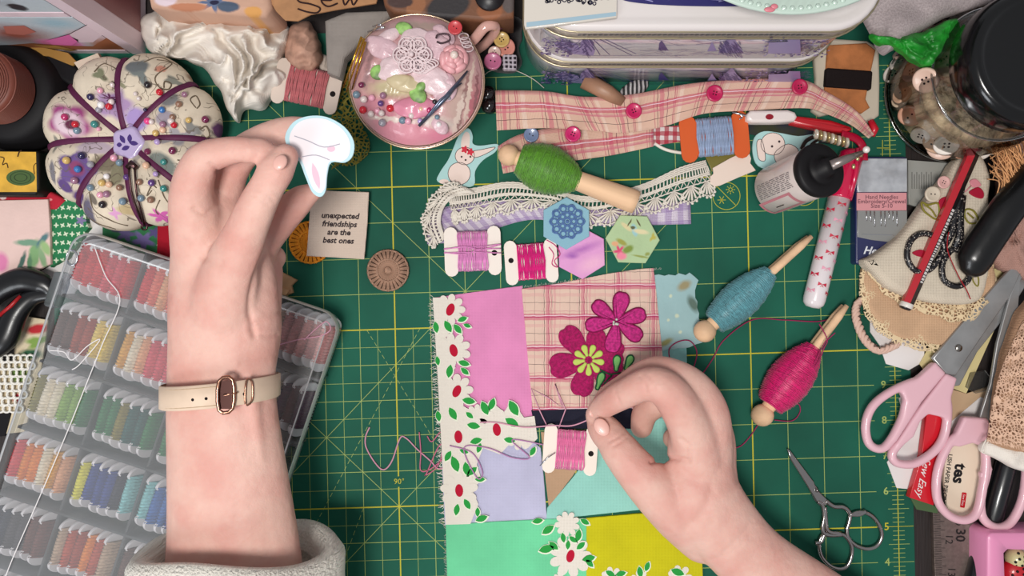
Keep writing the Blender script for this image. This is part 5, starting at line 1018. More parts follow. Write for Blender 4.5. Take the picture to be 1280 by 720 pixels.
def glue():
    A = P(966, 238, .0155); B = P(1022, 214, .060); mt, L = axis_mtx(A, B); r = .0165; t = thing('glue_bottle', 'white glue bottle with black cap and silver nozzle lying on the mat', 'bottle', P(985, 230, 0))
    m = MB(M('bottle_white', (214, 200, 194), .35, coat=.3)); m.lathe([(0, 0), (r * .85, .0005), (r, .003), (r, L - .003), (r * .96, L), (0, L)], mt, 48); m.build('bottle_body', t)
    b = Bend(A, B, r, 0, -.25); m = MB(M('bottle_rose', (188, 120, 128), .45))
    for q in ((L * .02, L * .72, -.0145, -.0125), (L * .02, L * .72, -.002, -.0002), (L * .02, L * .07, -.014, -.0004), (L * .66, L * .72, -.014, -.0004)): bend_rect(m, b, *q, .00005)
    m.mat(M('bottle_text', (120, 110, 112), .6))
    for i in range(9):
        y = .002 + i * .0012
        x = L * .12
        while x < L * .85: w_ = R.uniform(.002, .006); bend_rect(m, b, x, min(x + w_, L * .86), y, y + .0005, .0001, 2); x += w_ + .0012
    m.mat(MATS['marker_ink']); bend_rect(m, b, L * .25, L * .42, -.008, -.0072, .0001, 2); m.build('label_print', t)
    m = MB(M('cap_black', (22, 20, 22), .5)); m.lathe([(r * 1.02, L - .002), (r * 1.06, L), (r * 1.06, L + .003), (r * .98, L + .0042), (r * .62, L + .0046), (r * .56, L + .0040), (r * .52, L + .0048), (r * .36, L + .006), (r * .32, L + .013), (0, L + .013)], mt, 48); m.build('cap', t)
    m = MB(M('nozzle_grey', (150, 138, 134), .3, .7)); e = mt @ Vector((0, 0, L + .012)); m.tube([e, e.lerp(P(1079, 190, .070), .5), P(1079, 190, .068)], [.0034, .0026, .0012], 14); m.build('nozzle', t)
glue()
# bead charm on red ribbon
t = thing('bead_charm', 'string of gold and crystal spacer beads ending in a pearl by the glue nozzle', 'charm', P(1035, 178, .01)); cm = M('crystal_gold', (206, 180, 130), .2, .8); cp = M('crystal', (226, 214, 196), .1, .3, coat=1)
for i in range(9):
    m = MB(cm if i % 2 else cp); c = P(1020 + i * 5 - (0 if i < 5 else 2), 168 + i * 1.3, .030 - i * .0006); mt = Matrix.Translation(c) @ Matrix.Rotation(PI / 2, 4, 'Y'); m.lathe([(.001, -.001), (.0034, -.0008), (.0036, 0), (.0034, .0008), (.001, .001)], mt, 14); m.build('spacer_bead', t)
m = MB(M('pearl_white', (224, 216, 208), .1, coat=1)); m.ell(P(1083, 187, .070), .0022, None, 14, 10); m.build('pearl_bead', t)
for x, y in ((1072, 198), (1067, 208), (1076, 193)): m = MB(cm); m.ell(P(x, y, .066), (.0013, .0018, .001), None, 8, 6); m.build('charm_bead', t)
m = MB(M('dark_chain', (46, 36, 34), .4, .6)); m.tube(catmull([P(1002, 186, .014), P(1008, 176, .018), P(1020, 170, .024)], 5, False), .0014, 6); m.tube(catmull([P(1008, 190, .014), P(1015, 180, .018), P(1024, 174, .022)], 5, False), .001, 6); m.build('chain', t)
m = MB(M('crimson_satin', (176, 10, 50), .35, bump='fold', bs=.2, bstr=.4)); m.tube(catmull([P(1052, 168, .012), P(1068, 172, .010), P(1078, 182, .009), P(1080, 200, .012)], 5, False), [.003] * 16, 8, flat=.25); tag(m.build('ribbon_loop'), 'crimson satin ribbon curling behind the glue nozzle', 'ribbon')
m = MB(M('lipred', (190, 20, 40), .3, coat=.4)); m.tube([P(1088, 150, .012), P(1093, 162, .012), P(1090, 170, .012)], [.002, .003, .002], 10); tag(m.build('red_peg_tip'), 'small glossy red tip under the end of the plaid strip', 'peg')
def marker():
    A = P(1017, 378, .0095); B = P(1049, 248, .0095); C = P(1066, 188, .0095); t = thing('marker_pen', 'white marker pen printed with red bows and a magenta cap', 'pen', P(1035, 310, 0)); k = s(.0095); mt, L = axis_mtx(A, B); r = 13.5 * k
    m = MB(M('marker_white', (222, 212, 214), .25, coat=.6)); m.lathe([(0, -.004), (r * .6, -.0035), (r * .92, -.001), (r, .002), (r, L), (0, L)], mt, 36); m.build('barrel', t)
    m = MB(M('bow_red', (190, 30, 60), .4)); m2 = M('bow_pink', (220, 150, 170), .4); b = Bend(A, B, r)
    for i in range(6):
        for j, a in enumerate((-.9, 0, .9)):
            x = .008 + i * .0115 + (.005 if j % 2 else 0); y = a * r; m.mat(m2 if (i + j) % 3 == 2 else MATS['bow_red'])
            for sx in (-1, 1): m.add([b @ Vector((x, y, .0001)), b @ Vector((x + .0013, y + sx * .0028, .0001)), b @ Vector((x - .0015, y + sx * .0030, .0001))], [(0, 1, 2)], False); m.add([b @ Vector((x, y, .0001)), b @ Vector((x - .0022, y + sx * .0013, .0001)), b @ Vector((x - .0016, y + sx * .0003, .0001))], [(0, 1, 2)], False)
    m.build('bow_print', t)
    m = MB(M('cap_magenta', (196, 10, 66), .2, coat=.7)); mt2, L2 = axis_mtx(B, C); m.lathe([(0, -.0002), (r * 1.1, 0), (r * 1.12, .001), (r * 1.08, L2 - .003), (r * .7, L2), (0, L2)], mt2, 36); m.tube([B + Vector((.004, 0, .008)), (B + C) / 2 + Vector((.003, 0, .0086)), C + Vector((0, 0, .008))], .0017, 8); m.build('cap', t)
marker()
def packet():
    t = thing('needle_packet', 'clear needle packet with silver top, pink label and navy foot', 'packet', P(1103, 262, 0)); z = .010; X = lambda pts: [P(a, b, z)[:2] for a, b in pts]
    m = MB(M('packet_navy', (34, 38, 82), .35, coat=.5)); m.prism(X(rrect(65, 135, 4, 4, 1103, 263)), .0005, z - .001, .001, 3); m.build('backing_card', t)
    q = NT('silver_card'); x, y, _ = q.sep(q.uv()); q.link(q.mix(q.noise(.12, 3), lin((150, 152, 158)), lin((236, 238, 242))), q.b.inputs['Base Color']); q.b.inputs['Metallic'].default_value = .5; q.b.inputs['Roughness'].default_value = .25; q.bump(q.noise(.05, 1), .6, .004)
    m = MB(q.m); m.prism(X([(1072, 198), (1134, 198), (1134, 240), (1072, 240)]), z - .001, z, .0003); m.mat(M('packet_grey', (132, 132, 130), .3, coat=.6)); m.prism(X([(1072, 263), (1134, 263), (1134, 300), (1115, 303), (1090, 300), (1072, 296)]), z - .001, z, .0003); m.build('window', t)
    m = MB(M('packet_pink', (206, 142, 146), .5)); m.prism(X([(1071, 241), (1133, 241), (1133, 263), (1071, 263)]), z - .0006, z + .0004, .0001); m.mat(M('packet_ink', (90, 60, 70), .6))
    m.text('Hand Needles', FR(1102, 246.5, z + .0004), .0040); m.text('Embroidery/Crewel', FR(1102, 252, z + .0004), .0042); m.text('Size 5-10', FR(1102, 257.5, z + .0004), .0042); m.build('label', t)
    m = MB(M('needle_steel', (214, 214, 218), .2, 1.0))
    for x in (1083, 1088, 1093, 1101, 1106, 1111, 1116, 1121): m.tube([P(x, 264, z + .0004), P(x + .5, R.uniform(274, 284), z + .0004)], .0004, 6)
    m.line(P(1078, 293, z + .0003), P(1118, 294, z + .0003), .0004); m.build('needles', t)['kind'] = 'stuff'
    m = MB(M('packet_white', (214, 216, 222), .6)); m.text('Hem', FR(1092, 314, z - .0009, 4), .0075, shear=.3, offset=.0002, dz=.0003); m.build('lettering', t)
packet()
def rule(name, label, pts, z0, z1, mat, ticks, cat='ruler'): 
    m = MB(mat); m.prism([P(*q, z1)[:2] for q in pts], z0, z1, .0002); m.mat(M('tick_ink', (36, 32, 32), .6))
    for a, b in ticks: m.line(P(*a, z1 + .0001), P(*b, z1 + .0001), .00035)
    return m, z1
m, z = rule('x', '', [(1135, 200), (1205, 205), (1190, 250), (1160, 262), (1136, 255)], .001, .004, M('clear_gauge', (150, 150, 144), .3, coat=.5), [((1140 + i * 3, 215 + (i % 2) * 3), (1140 + i * 3, 236)) for i in range(9)]); tag(m.build('needle_packet'), 'grey packet of needles half hidden behind the embroidered case', 'packet')
# embroidered needle case with lace, tan lining
def case():
    t = thing('needle_case', 'cream embroidered needle case with beige lace edging and tan lining', 'needle case', P(1165, 320, .004)); X = lambda pts, z: [P(p.x, p.y, z)[:2] for p in catmull([(a, b, 0) for a, b in pts], 5)]
    outer = [(1090, 325), (1080, 345), (1082, 375), (1095, 400), (1118, 420), (1150, 428), (1185, 432), (1215, 420), (1235, 400), (1245, 370), (1242, 330), (1200, 300), (1140, 300)]
    m = MB(M('case_lining', (206, 168, 134), .85, bump='weave', bs=1.2, var=.04)); m.prism(X(outer, .010), .003, .010, .003, 4); m.build('lining', t)
    cx, cy = 1165, 362
    def lace_band(nm, pts, wd, z, sc):
        c = catmull([(a, b, 0) for a, b in pts], 12, False); n = len(c) - 1
        def fn(u, v):
            f = u * n; i = min(int(f), n - 1); p = c[i].lerp(c[i + 1], f - i); d = (c[i + 1] - c[i]).normalized(); nn = Vector((-d.y, d.x, 0)); w_ = wd * (1 + .18 * math.cos(u * sc * 2 * PI)); q = p + nn * w_ * (v - .3); return P(q.x, q.y, z + .0012 * math.sin(u * 40) * v + .001 * math.sin(v * 3))
        L = sum((c[i + 1] - c[i]).length for i in range(n)) * .55
        m = MB(lace_mat('beige_lace', (214, 190, 152), 2.3, .115, amp=.04)); m.sheet(fn, n * 1, 8, .0007, lambda u, v: (u * L, v * wd * .55)); o = m.build(nm, t); o['label'] = 'beige crocheted lace edging'
    lace_band('lace_edging', [(1236, 330), (1242, 372), (1226, 412), (1190, 434), (1150, 432), (1112, 418), (1088, 392), (1080, 355), (1086, 330)], 20, .0085, 12)
    lace_band('lace_edging', [(1230, 372), (1214, 392), (1190, 394), (1160, 384), (1135, 378), (1110, 360), (1094, 340), (1086, 322)], 26, .0125, 7)
    m = MB(M('case_linen', (216, 202, 182), .9, bump='weave', bs=1.3, bstr=.5, var=.03)); m.prism(X([(1184, 222), (1160, 252), (1130, 292), (1096, 318), (1082, 326), (1094, 342), (1112, 360), (1140, 372), (1180, 380), (1222, 378), (1236, 352), (1240, 300), (1238, 250), (1240, 222), (1230, 196), (1215, 192), (1198, 200)], .020), .008, .021, .005, 5); m.build('linen_cover', t)
    zt = .0212
    def st(pts, col, r=.0005, cl=False): m = MB(col); m.tube(catmull([P(a, b, zt) for a, b in pts], 4, cl), r, 5, closed=cl); return m
    ol = M('olive_stitch', (126, 118, 44), .6); rd = M('rose_stitch', (160, 20, 50), .6); 
    m = st([(1152, 253), (1160, 256), (1172, 254), (1174, 266), (1170, 274), (1160, 268), (1154, 262)], ol, .0007, True); m.tube(catmull([P(1156, 256, zt), P(1164, 262, zt), P(1170, 271, zt)], 4, False), .0006, 5)
    m.tube(catmull([P(a, b, zt) for a, b in ((1207, 262), (1216, 263), (1222, 272), (1222, 278), (1212, 279), (1206, 271))], 4), .0007, 5, closed=True); m.tube([P(1209, 266, zt), P(1217, 273, zt)], .0006, 5); m.build('leaf_stitch', t); m = MB(ol); m.tube(catmull([P(a, b, zt) for a, b in ((1218, 340), (1223, 348), (1222, 358), (1216, 350))], 4), .0005, 5, closed=True); m.build('leaf_stitch', t)
    m = MB(rd); m.prism(X([(1174, 250), (1184, 246), (1188, 256), (1184, 266), (1175, 262)], zt), .0205, zt + .0008, .0004); m.prism(X([(1211, 240), (1222, 234), (1229, 240), (1228, 248), (1218, 246)], zt), .0205, zt + .0008, .0004); m.prism(X([(1140, 316), (1150, 312), (1158, 316), (1150, 321)], zt), .0205, zt + .0007, .0003)
    m.mat(M('pink_stitch', (206, 130, 140), .6)); m.prism(X([(1212, 226), (1220, 224), (1226, 232), (1216, 234)], zt), .0205, zt + .0008, .0004); m.tube([P(1206, 240, zt), P(1214, 232, zt)], .0005, 5); m.build('flower_stitch', t)
case()
button('button', 1179, 228, .0215, 8, (212, 166, 160), 'small pink four hole button sewn on the linen needle case', 4)
button('button', 1165, 243, .0212, 10, (200, 186, 166), 'larger cream button below the small pink one on the linen case', 2)
m = MB(M('braid_pink', (206, 172, 156), .85)); pth_ = catmull([P(a, b, .006) for a, b in ((1086, 372), (1072, 380), (1071, 400), (1082, 425), (1100, 438), (1122, 430))], 10, False)
for ph in (0, 2.09, 4.19): m.tube([p + Vector((math.cos(i * .9 + ph) * .0016, math.sin(i * .9 + ph) * .0016, math.sin(i * .9 + ph) * .001)) for i, p in enumerate(pth_)], .0016, 7)
tag(m.build('braided_cord'), 'dusty pink braided cord loop at the left of the linen needle case', 'cord')
# patterned scissors ornament on the case
q = NT('black_dots'); vo = q.new('ShaderNodeTexVoronoi'); vo.inputs['Scale'].default_value = .7; q.link(q.uv(), vo.inputs['Vector']); q.link(q.mix(q.math('LESS_THAN', vo.outputs['Distance'], .3), lin((22, 20, 24)), lin((170, 160, 150))), q.b.inputs['Base Color']); q.b.inputs['Roughness'].default_value = .35
t = thing('embroidery_scissors', 'small scissors with black and white patterned handles on the linen needle case', 'scissors', P(1175, 310, .022)); zs = .0235
for pts in ([(1170, 296), (1152, 292), (1138, 302), (1134, 322), (1144, 338), (1160, 338), (1172, 326), (1180, 308)], [(1188, 314), (1178, 330), (1180, 350), (1196, 358), (1210, 350), (1212, 332), (1204, 318), (1196, 312)]):
    m = MB(q.m); m.tube(catmull([P(a, b, zs) for a, b in pts], 5), .0021, 8, closed=True); m.build('finger_loop', t)
for pts in ([(1180, 306), (1190, 290), (1196, 262), (1202, 236), (1206, 215)], [(1194, 312), (1200, 296), (1200, 270), (1204, 244)]):
    m = MB(q.m); m.tube([P(a, b, zs) for a, b in pts], [.003, .003, .0028, .0024, .002][:len(pts)], 8, flat=.6); m.build('shank', t)
cord('red_thread', 'dark red thread lying over the patterned scissors handles', [(1186, 290), (1184, 305), (1186, 318), (1198, 345), (1208, 362), (1213, 374)], .0265, .0004, M('dark_red_thread', (150, 26, 34), .6), n=4)
def pencil():
    A = P(1131, 386, .020); B = P(1230, 160, .030); mt, L = axis_mtx(A, B); r = .0042; t = thing('pencil', 'red and black pencil lying over the linen needle case', 'pencil', P(1170, 290, .02))
    red = M('pencil_red', (176, 16, 34), .3, coat=.5); blk = M('pencil_black', (26, 22, 24), .3, coat=.5); m = MB(red)
    for k in range(6):
        a0, a1 = PI / 3 * k + .5, PI / 3 * (k + 1) + .5; dv = mt.to_3x3() @ Vector((math.cos((a0 + a1) / 2), math.sin((a0 + a1) / 2), 0)); m.mat(blk if dv.dot(Vector((.92, .4, 0))) > .1 else red)
        m.add([mt @ Vector((r * math.cos(a), r * math.sin(a), h)) for h in (.004, L) for a in (a0, a1)], [(0, 1, 3, 2)], False)
    m.add([mt @ Vector((r * math.cos(PI / 3 * k + .5), r * math.sin(PI / 3 * k + .5), L)) for k in range(6)], [(0, 1, 2, 3, 4, 5)], False); o = m.build('barrel', t)
    b = Bend(A, B, r * .95, 0, .55, -1); m = MB(M('pencil_white', (206, 200, 196), .4)); b2 = Bend(A, B, r * .98, L * .5, .5, 1)
    x = .02
    while x < L * .55: w_ = R.uniform(.0008, .002); bend_rect(m, Bend(A, B, r, 0, -.35), x, x + w_, -.0012, .0012, -.0001, 2); x += w_ + .0007
    m.build('lettering', t)
    m = MB(M('pencil_ring', (214, 208, 200), .4)); m.lathe([(r, .001), (r * 1.03, .0012), (r * 1.03, .0042), (r, .0044)], mt, 24); m.build('ring', t); m = MB(blk); m.lathe([(0, -.0006), (r * .8, -.0004), (r, .001), (r, .002)], mt, 24); m.build('end_cap', t)
pencil()
m = MB(M('handle_black', (9, 9, 10), .3, coat=.1)); m.tube(catmull([P(1214, 334, .030), P(1222, 318, .032), P(1240, 290, .034), P(1262, 258, .036), P(1300, 215, .036)], 6, False), [.004, .0085, .0105, .011, .0115, .0115, .0115] + [.0115] * 18, 20, flat=.8); m.ell(P(1218, 328, .031), (.0105, .0105, .008)); tag(fuse(m, .0012, 4).build('tool_handle'), 'thick glossy black handle beside the linen needle case', 'handle')
t = thing('raffia_tassel', 'bundle of tan raffia strands below the jar at the right edge', 'raffia', P(1262, 205, .01)); rf = M('raffia', (204, 150, 104), .8, var=.15, vs=.2)
for g in range(4):
    m = MB(rf)
    for i in range(30):
        a = R.uniform(0, 6.3); x, y = 1262 + R.uniform(-12, 22), 200 + R.uniform(-20, 30); m.tube(catmull([P(x - R.uniform(0, 22), y - 18 + R.uniform(-14, 14), .020 + .003 * g), P(x + R.uniform(-6, 6), y, .028 + .003 * g), P(x + R.uniform(-14, 26), y + 18 + R.uniform(-10, 16), .022 + .002 * g)], 5, False), .00045, 4)
    m.build('strand_bundle', t)
blob_sheet('pink_muslin', 'dusty pink crumpled muslin at the right edge below the raffia', 'fabric', [(1245, 165), (1300, 150), (1310, 360), (1270, 345), (1240, 330), (1240, 270), (1248, 220)], M('dusty_muslin', (176, 136, 124), .9, bump='weave', bs=1.2), .006, .020, 8.8, 22, .006, n=40)
# paper pieces under the scissors
wp = M('template_white', (222, 216, 214), .7); 
slab('paper_template', 'white paper template under the lace of the needle case', 'paper template', [(1088, 392), (1104, 392), (1156, 434), (1155, 452), (1136, 463), (1108, 455), (1100, 432), (1088, 415)], .0002, .0012, wp)
slab('paper_template', 'white paper template under the left scissors handle', 'paper template', [(1124, 498), (1150, 480), (1160, 520), (1158, 600), (1140, 612), (1121, 610), (1109, 578), (1135, 545)], .0002, .0010, wp)
slab('cream_card', 'pale yellow card strip under the big scissors blades', 'card', [(1150, 455), (1192, 380), (1250, 330), (1275, 340), (1240, 420), (1208, 492), (1190, 485), (1196, 460), (1160, 470)], .0014, .0026, M('pale_yellow_card', (206, 190, 138), .7))
slab('kraft_card', 'small tan card with black marks near the lace bundle', 'card', [(1188, 486), (1208, 492), (1238, 482), (1240, 495), (1225, 500), (1190, 530), (1185, 500)], .0012, .0014, M('tan_card', (190, 160, 128), .7))
m = MB(glassy('clear_hex', (228, 228, 226), .03, .45)); m.prism([P(*q, .0045)[:2] for q in [(1214, 466), (1232, 463), (1240, 474), (1236, 488), (1220, 492), (1208, 484)]], .003, .0045, .0003); tag(m.build('plastic_template'), 'clear plastic hexagon template beside the lace bundle', 'template')
def paper_card():
    pts = [(1183, 545), (1228, 535), (1232, 600), (1222, 650), (1186, 643), (1180, 600)]; z = .0046; t = thing('template_pack', 'cream pack of paper piecing templates seen through the scissors handle', 'packet', P(1205, 600, .002)); m = MB(M('pack_cream', (222, 204, 182), .5, coat=.3)); m.prism([P(*q, z)[:2] for q in pts], .002, z, .0003); m.build('pack', t)
    m = MB(M('print_black', (26, 22, 24), .6)); m.text('tes', FR(1199, 592, z, 98), .0118, offset=.0004, dz=.0001, align='CENTER'); m.text('LISH PAPER PIECIN', FR(1183.5, 598, z, 98), .0042, offset=.00008, dz=.0001); m.mat(MATS['ripper_red']); f = FR(1204, 625, z, 98); m.flat([p[:2] for p in f.L(rrect(19, 6, 1, 2))], z + .0002); m.mat(MATS['template_white']); m.text('Sew Easy', FR(1204, 625, z + .0002, 98), .0022, dz=.0001); m.build('printing', t)
    slab('white_paper', 'white folded paper between the tan card and pink handles', 'paper', [(1188, 528), (1226, 496), (1236, 500), (1222, 522), (1196, 560), (1186, 556)], .0016, .0019, wp)
paper_card()
def red_pack():
    t = thing('red_packet', 'red packet with white script lying under the pink scissors', 'packet', P(1158, 580, .002)); z = .0075; m = MB(M('packet_red', (196, 20, 36), .35, coat=.5)); m.prism([P(*q, z)[:2] for q in [(1160, 505), (1182, 512), (1184, 560), (1167, 632), (1137, 622), (1152, 570)]], .0022, z, .0004); m.build('pack', t)
    m = MB(MATS['template_white']); m.text('Sew Easy', FR(1154, 596, z, 102), .0076, shear=.45, dz=.0002); m.build('script', t)
red_pack()
slab('green_card', 'dark green card corner below the red packet', 'card', [(1138, 622), (1144, 620), (1172, 634), (1172, 642), (1146, 637)], .0004, .0018, M('green_card_mat', (72, 96, 62), .6))
def steel_rule():
    z = .0012; t = thing('steel_ruler', 'brushed steel ruler marked 30 at the lower right', 'ruler', P(1190, 690, -.003)); q = NT('brushed_steel'); q.link(q.mix(q.noise(.4, 3), lin((96, 84, 80)), lin((140, 124, 116))), q.b.inputs['Base Color']); q.b.inputs['Metallic'].default_value = .6; q.b.inputs['Roughness'].default_value = .45
    m = MB(q.m); m.prism([P(*p, z)[:2] for p in [(1166, 636), (1216, 640), (1224, 800), (1172, 800)]], -.0029, z, .0002); m.build('blade', t); m = MB(M('tick_ink', (36, 32, 32), .6))
    for i in range(60): y = 640 + i * 2.23; x = 1166 + (y - 636) * .037; m.line(P(x, y, z + .0001), P(x + (14 if i % 5 == 0 else 9), y + .5, z + .0001), .0003)
    m.text('30', FR(1200, 669, z, 92), .0095, offset=.0002, dz=.0002); m.text('12', FR(1186, 674, z, 92), .0075, dz=.0002); m.text('9', FR(1197, 655, z, 92), .005, dz=.0002); m.text('13', FR(1189, 715, z, 92), .0075, dz=.0002); m.build('scale', t)
steel_rule()
def black_pen():
    A = P(1206, 770, .004); B = P(1264, 560, .004); mt, L = axis_mtx(A, B); r = .0068; t = thing('fineliner_pen', 'black fineliner pen with white print under the pink scissors', 'pen', P(1225, 680, -.003)); m = MB(M('pen_black', (18, 20, 24), .3, coat=.4)); m.lathe([(0, 0), (r, .001), (r, L - .01), (r * .6, L), (0, L)], mt, 32); m.build('barrel', t)
    m = MB(M('pen_white', (216, 216, 216), .5)); m.text('PERMANENT', Bend(A, B, r, L * .44, .2), .0036, offset=.0001); m.text('MICRON PEN', Bend(A, B, r, L * .44, -.45), .0034); bend_rect(m, Bend(A, B, r, 0, -.2), .0375, .0385, -.005, .005, 0); m.build('lettering', t)
black_pen()
# pink handled scissors
PINK = M('scissor_pink', (220, 174, 184), .4, coat=.35, sss=.0)
def big_scissors():
    t = thing('fabric_scissors', 'large open fabric scissors with pale pink handles and steel blades', 'scissors', P(1170, 490, .006)); st = M('blade_steel', (158, 158, 158), .36, .6, var=.06, vs=.05); z = .0125
    m = MB(st); m.prism([P(*q, z)[:2] for q in [(1166, 448), (1176, 436), (1210, 396), (1250, 350), (1292, 306), (1296, 322), (1262, 372), (1225, 425), (1195, 470), (1183, 468)]], .0098, z, .0009, 3); m.build('blade', t)
    m = MB(st); m.prism([P(*q, .0095)[:2] for q in [(1178, 450), (1200, 440), (1230, 395), (1262, 345), (1298, 318), (1300, 330), (1262, 390), (1222, 440), (1200, 482), (1188, 484)]], .0070, .0095, .0008, 3); m.build('blade', t)
    m = MB(M('screw_steel', (150, 146, 140), .25, 1.0)); m.lathe([(.0024, 0), (.0026, .0006), (.002, .0013), (.0, .0014)], Matrix.Translation(P(1198, 435, z)), 20); m.build('pivot_screw', t)
    k = s(.012); zh = .0115
    m = MB(PINK); pts = [(1150, 476), (1118, 487), (1092, 506), (1082, 530), (1086, 554), (1101, 561), (1114, 549), (1128, 522), (1134, 500), (1148, 492)]; c = catmull([P(a, b, zh) for a, b in pts], 6); m.tube(c, .0031, 10, closed=True, flat=1.15)
    m.prism([P(*q, zh)[:2] for q in [(1167, 452), (1180, 466), (1150, 502), (1118, 552), (1110, 552), (1132, 508), (1124, 488), (1147, 470)]], zh - .0034, zh + .0036, .0014, 3); fuse(m, .0009, 5).build('handle', t)
    m = MB(PINK); pts = [(1182, 500), (1183, 530), (1176, 553), (1160, 570), (1140, 580), (1120, 578), (1115, 566), (1128, 548), (1144, 522), (1158, 506)]; c = catmull([P(a, b, zh) for a, b in pts], 6); m.tube(c, .0031, 10, closed=True, flat=1.15)
    m.prism([P(*q, zh)[:2] for q in [(1180, 466), (1194, 472), (1187, 495), (1187, 525), (1172, 520), (1158, 517), (1148, 526), (1140, 545), (1122, 560), (1116, 556), (1150, 505)]], zh - .0034, zh + .0036, .0014, 3); fuse(m, .0009, 5).build('handle', t)
big_scissors()
def second_scissors():
    t = thing('craft_scissors', 'second pink handled scissors with wide loops below the lace bundle', 'scissors', P(1225, 600, .006)); zh = .013
    m = MB(PINK); c = catmull([P(a, b, zh) for a, b in ((1196, 545), (1180, 566), (1171, 595), (1172, 625), (1186, 644), (1206, 650), (1221, 640), (1228, 610), (1232, 575), (1226, 545))], 6); m.tube(c, .0031, 10, closed=True, flat=1.1); m.prism([P(*q, zh)[:2] for q in [(1203, 520), (1232, 522), (1240, 540), (1232, 560), (1214, 553), (1198, 558), (1186, 556)]], zh - .0035, zh + .0032, .0014, 3); fuse(m, .0009, 5).build('handle', t)
    m = MB(PINK); c = catmull([P(a, b, zh - .001) for a, b in ((1234, 560), (1233, 590), (1226, 620), (1228, 646), (1244, 659), (1262, 654), (1276, 630), (1282, 600), (1280, 575), (1262, 548))], 6); m.tube(c, .0031, 10, closed=True, flat=1.1); m.prism([P(*q, zh)[:2] for q in [(1224, 590), (1240, 585), (1236, 600), (1226, 604)]], zh - .003, zh + .002, .001, 3); fuse(m, .0009, 5).build('handle', t)
    m = MB(MATS['blade_steel']); m.prism([P(*q, .013)[:2] for q in [(1222, 530), (1240, 534), (1262, 470), (1272, 400), (1276, 340), (1262, 370), (1246, 430), (1238, 480)]], .011, .013, .0007, 3); m.build('blade', t)
second_scissors()
blob_sheet('lace_bundle_core', 'x', 'lace', [(1300, 370), (1272, 390), (1254, 430), (1244, 480), (1238, 530), (1236, 556), (1280, 572), (1330, 575), (1330, 450)], M('lace_core', (178, 140, 112), .9, bump='noise', bs=1.2, bstr=.8, bdist=.001), .016, .034, 6.3, 40, .002, n=40, ridge=False)
tag(bpy.data.objects['lace_bundle_core'], 'tan rolled cloth inside the peach lace at the right edge', 'fabric'); bpy.data.objects['lace_bundle_core'].name = 'rolled_cloth'
def lb(u, v):
    a = Vector((1300, 366, 0)).lerp(Vector((1234, 552, 0)), u) + Vector((-14 * math.sin(u * PI), 0, 0)); b = Vector((1350, 366, 0)).lerp(Vector((1345, 580, 0)), u); p = a.lerp(b, v); return P(p.x, p.y, .030 + .012 * math.sin(min(1, v * 1.6) * PI / 2) + .0012 * math.sin(u * 50) * math.sin(v * 20))
m = MB(lace_mat('peach_lace', (214, 176, 150), 2.2, .11, amp=.04)); m.sheet(lb, 60, 24, .0007, lambda u, v: (v * 60, u * 110)); tag(m.build('peach_lace'), 'peach lace wrapped over rolled cloth at the right edge', 'lace')
blob_sheet('white_cloth', 'white cotton cloth edge under the peach lace', 'cloth', [(1230, 552), (1260, 556), (1330, 560), (1330, 610), (1285, 592), (1255, 580), (1228, 566)], MATS['white_muslin'], .017, .024, 1.1, 50, .002, n=24)
cord('cotton_cord', 'thin cream ties hanging at the corner of the white cloth', [(1234, 548), (1229, 556), (1227, 564), (1231, 566), (1232, 558), (1236, 550)], .028, .0005, white_thr, 'cord', n=4)
def pink_tray():
    t = thing('pink_box', 'glossy pink box with a round opening in the lower right corner', 'box', P(1262, 700, -.003)); z = .022; c = P(1290, 722, z); k = s(z)
    sq = [P(*q, z)[:2] for q in rrect(120, 120, 8, 6, 1294, 726)]; sq = sq if area2(sq) > 0 else sq[::-1]; n = len(sq); import itertools
    out = sorted(sq, key=lambda p: math.atan2(p[1] - c.y, p[0] - c.x)); inn = [(c.x + 47 * k * math.cos(math.atan2(p[1] - c.y, p[0] - c.x)), c.y + 47 * k * math.sin(math.atan2(p[1] - c.y, p[0] - c.x))) for p in out]
    m = MB(M('box_pink', (222, 140, 178), .3, coat=.5)); vs = [(x, y, -.003) for x, y in out] + [(x, y, z - .001) for x, y in out] + [(x, y, z) for x, y in inset(out, .001)] + [(x, y, z) for x, y in inn] + [(x, y, z - .002) for x, y in inset(inn, .0006)] + [(x, y, .001) for x, y in inset(inn, .0012)]
    m.add(vs, [(j * n + i, j * n + (i + 1) % n, (j + 1) * n + (i + 1) % n, (j + 1) * n + i) for j in range(5) for i in range(n)] + [tuple(5 * n + i for i in range(n))], True); m.build('box_shell', t)
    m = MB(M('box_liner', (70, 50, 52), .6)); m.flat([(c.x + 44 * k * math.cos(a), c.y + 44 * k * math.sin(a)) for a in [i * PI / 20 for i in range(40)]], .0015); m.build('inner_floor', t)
    for x, y, r, col, dc, lab in ((1272, 716, 16, (184, 22, 34), (20, 10, 12), 'red ladybird print button with black dots in the pink box'), (1274, 700, 13, (196, 190, 140), (24, 24, 20), 'cream polka dot button behind the red one in the pink box'), (1290, 690, 10, (150, 140, 130), (40, 40, 44), 'grey dotted bead at the back of the pink box')):
        tb = thing('dotted_button', lab, 'button', P(x, y, .0016)); m = MB(M('dot_%d' % col[0], col, .4, coat=.4)); cc = P(x, y, .012); m.ell((cc.x, cc.y, .0085), (r * k, r * k, .007), None, 20, 12); m.build('dome', tb); m = MB(M('dotblack_%d' % dc[0], dc, .5))
        for i in range(9): a = i * 2.4; q = .25 + .08 * i; d = Vector((r * k * q * math.cos(a), r * k * q * math.sin(a), .007 * math.sqrt(max(0, 1 - q * q)))); m.ell(Vector((cc.x, cc.y, .0085)) + d, .0010, None, 8, 6)
        m.build('dots', tb)
pink_tray()
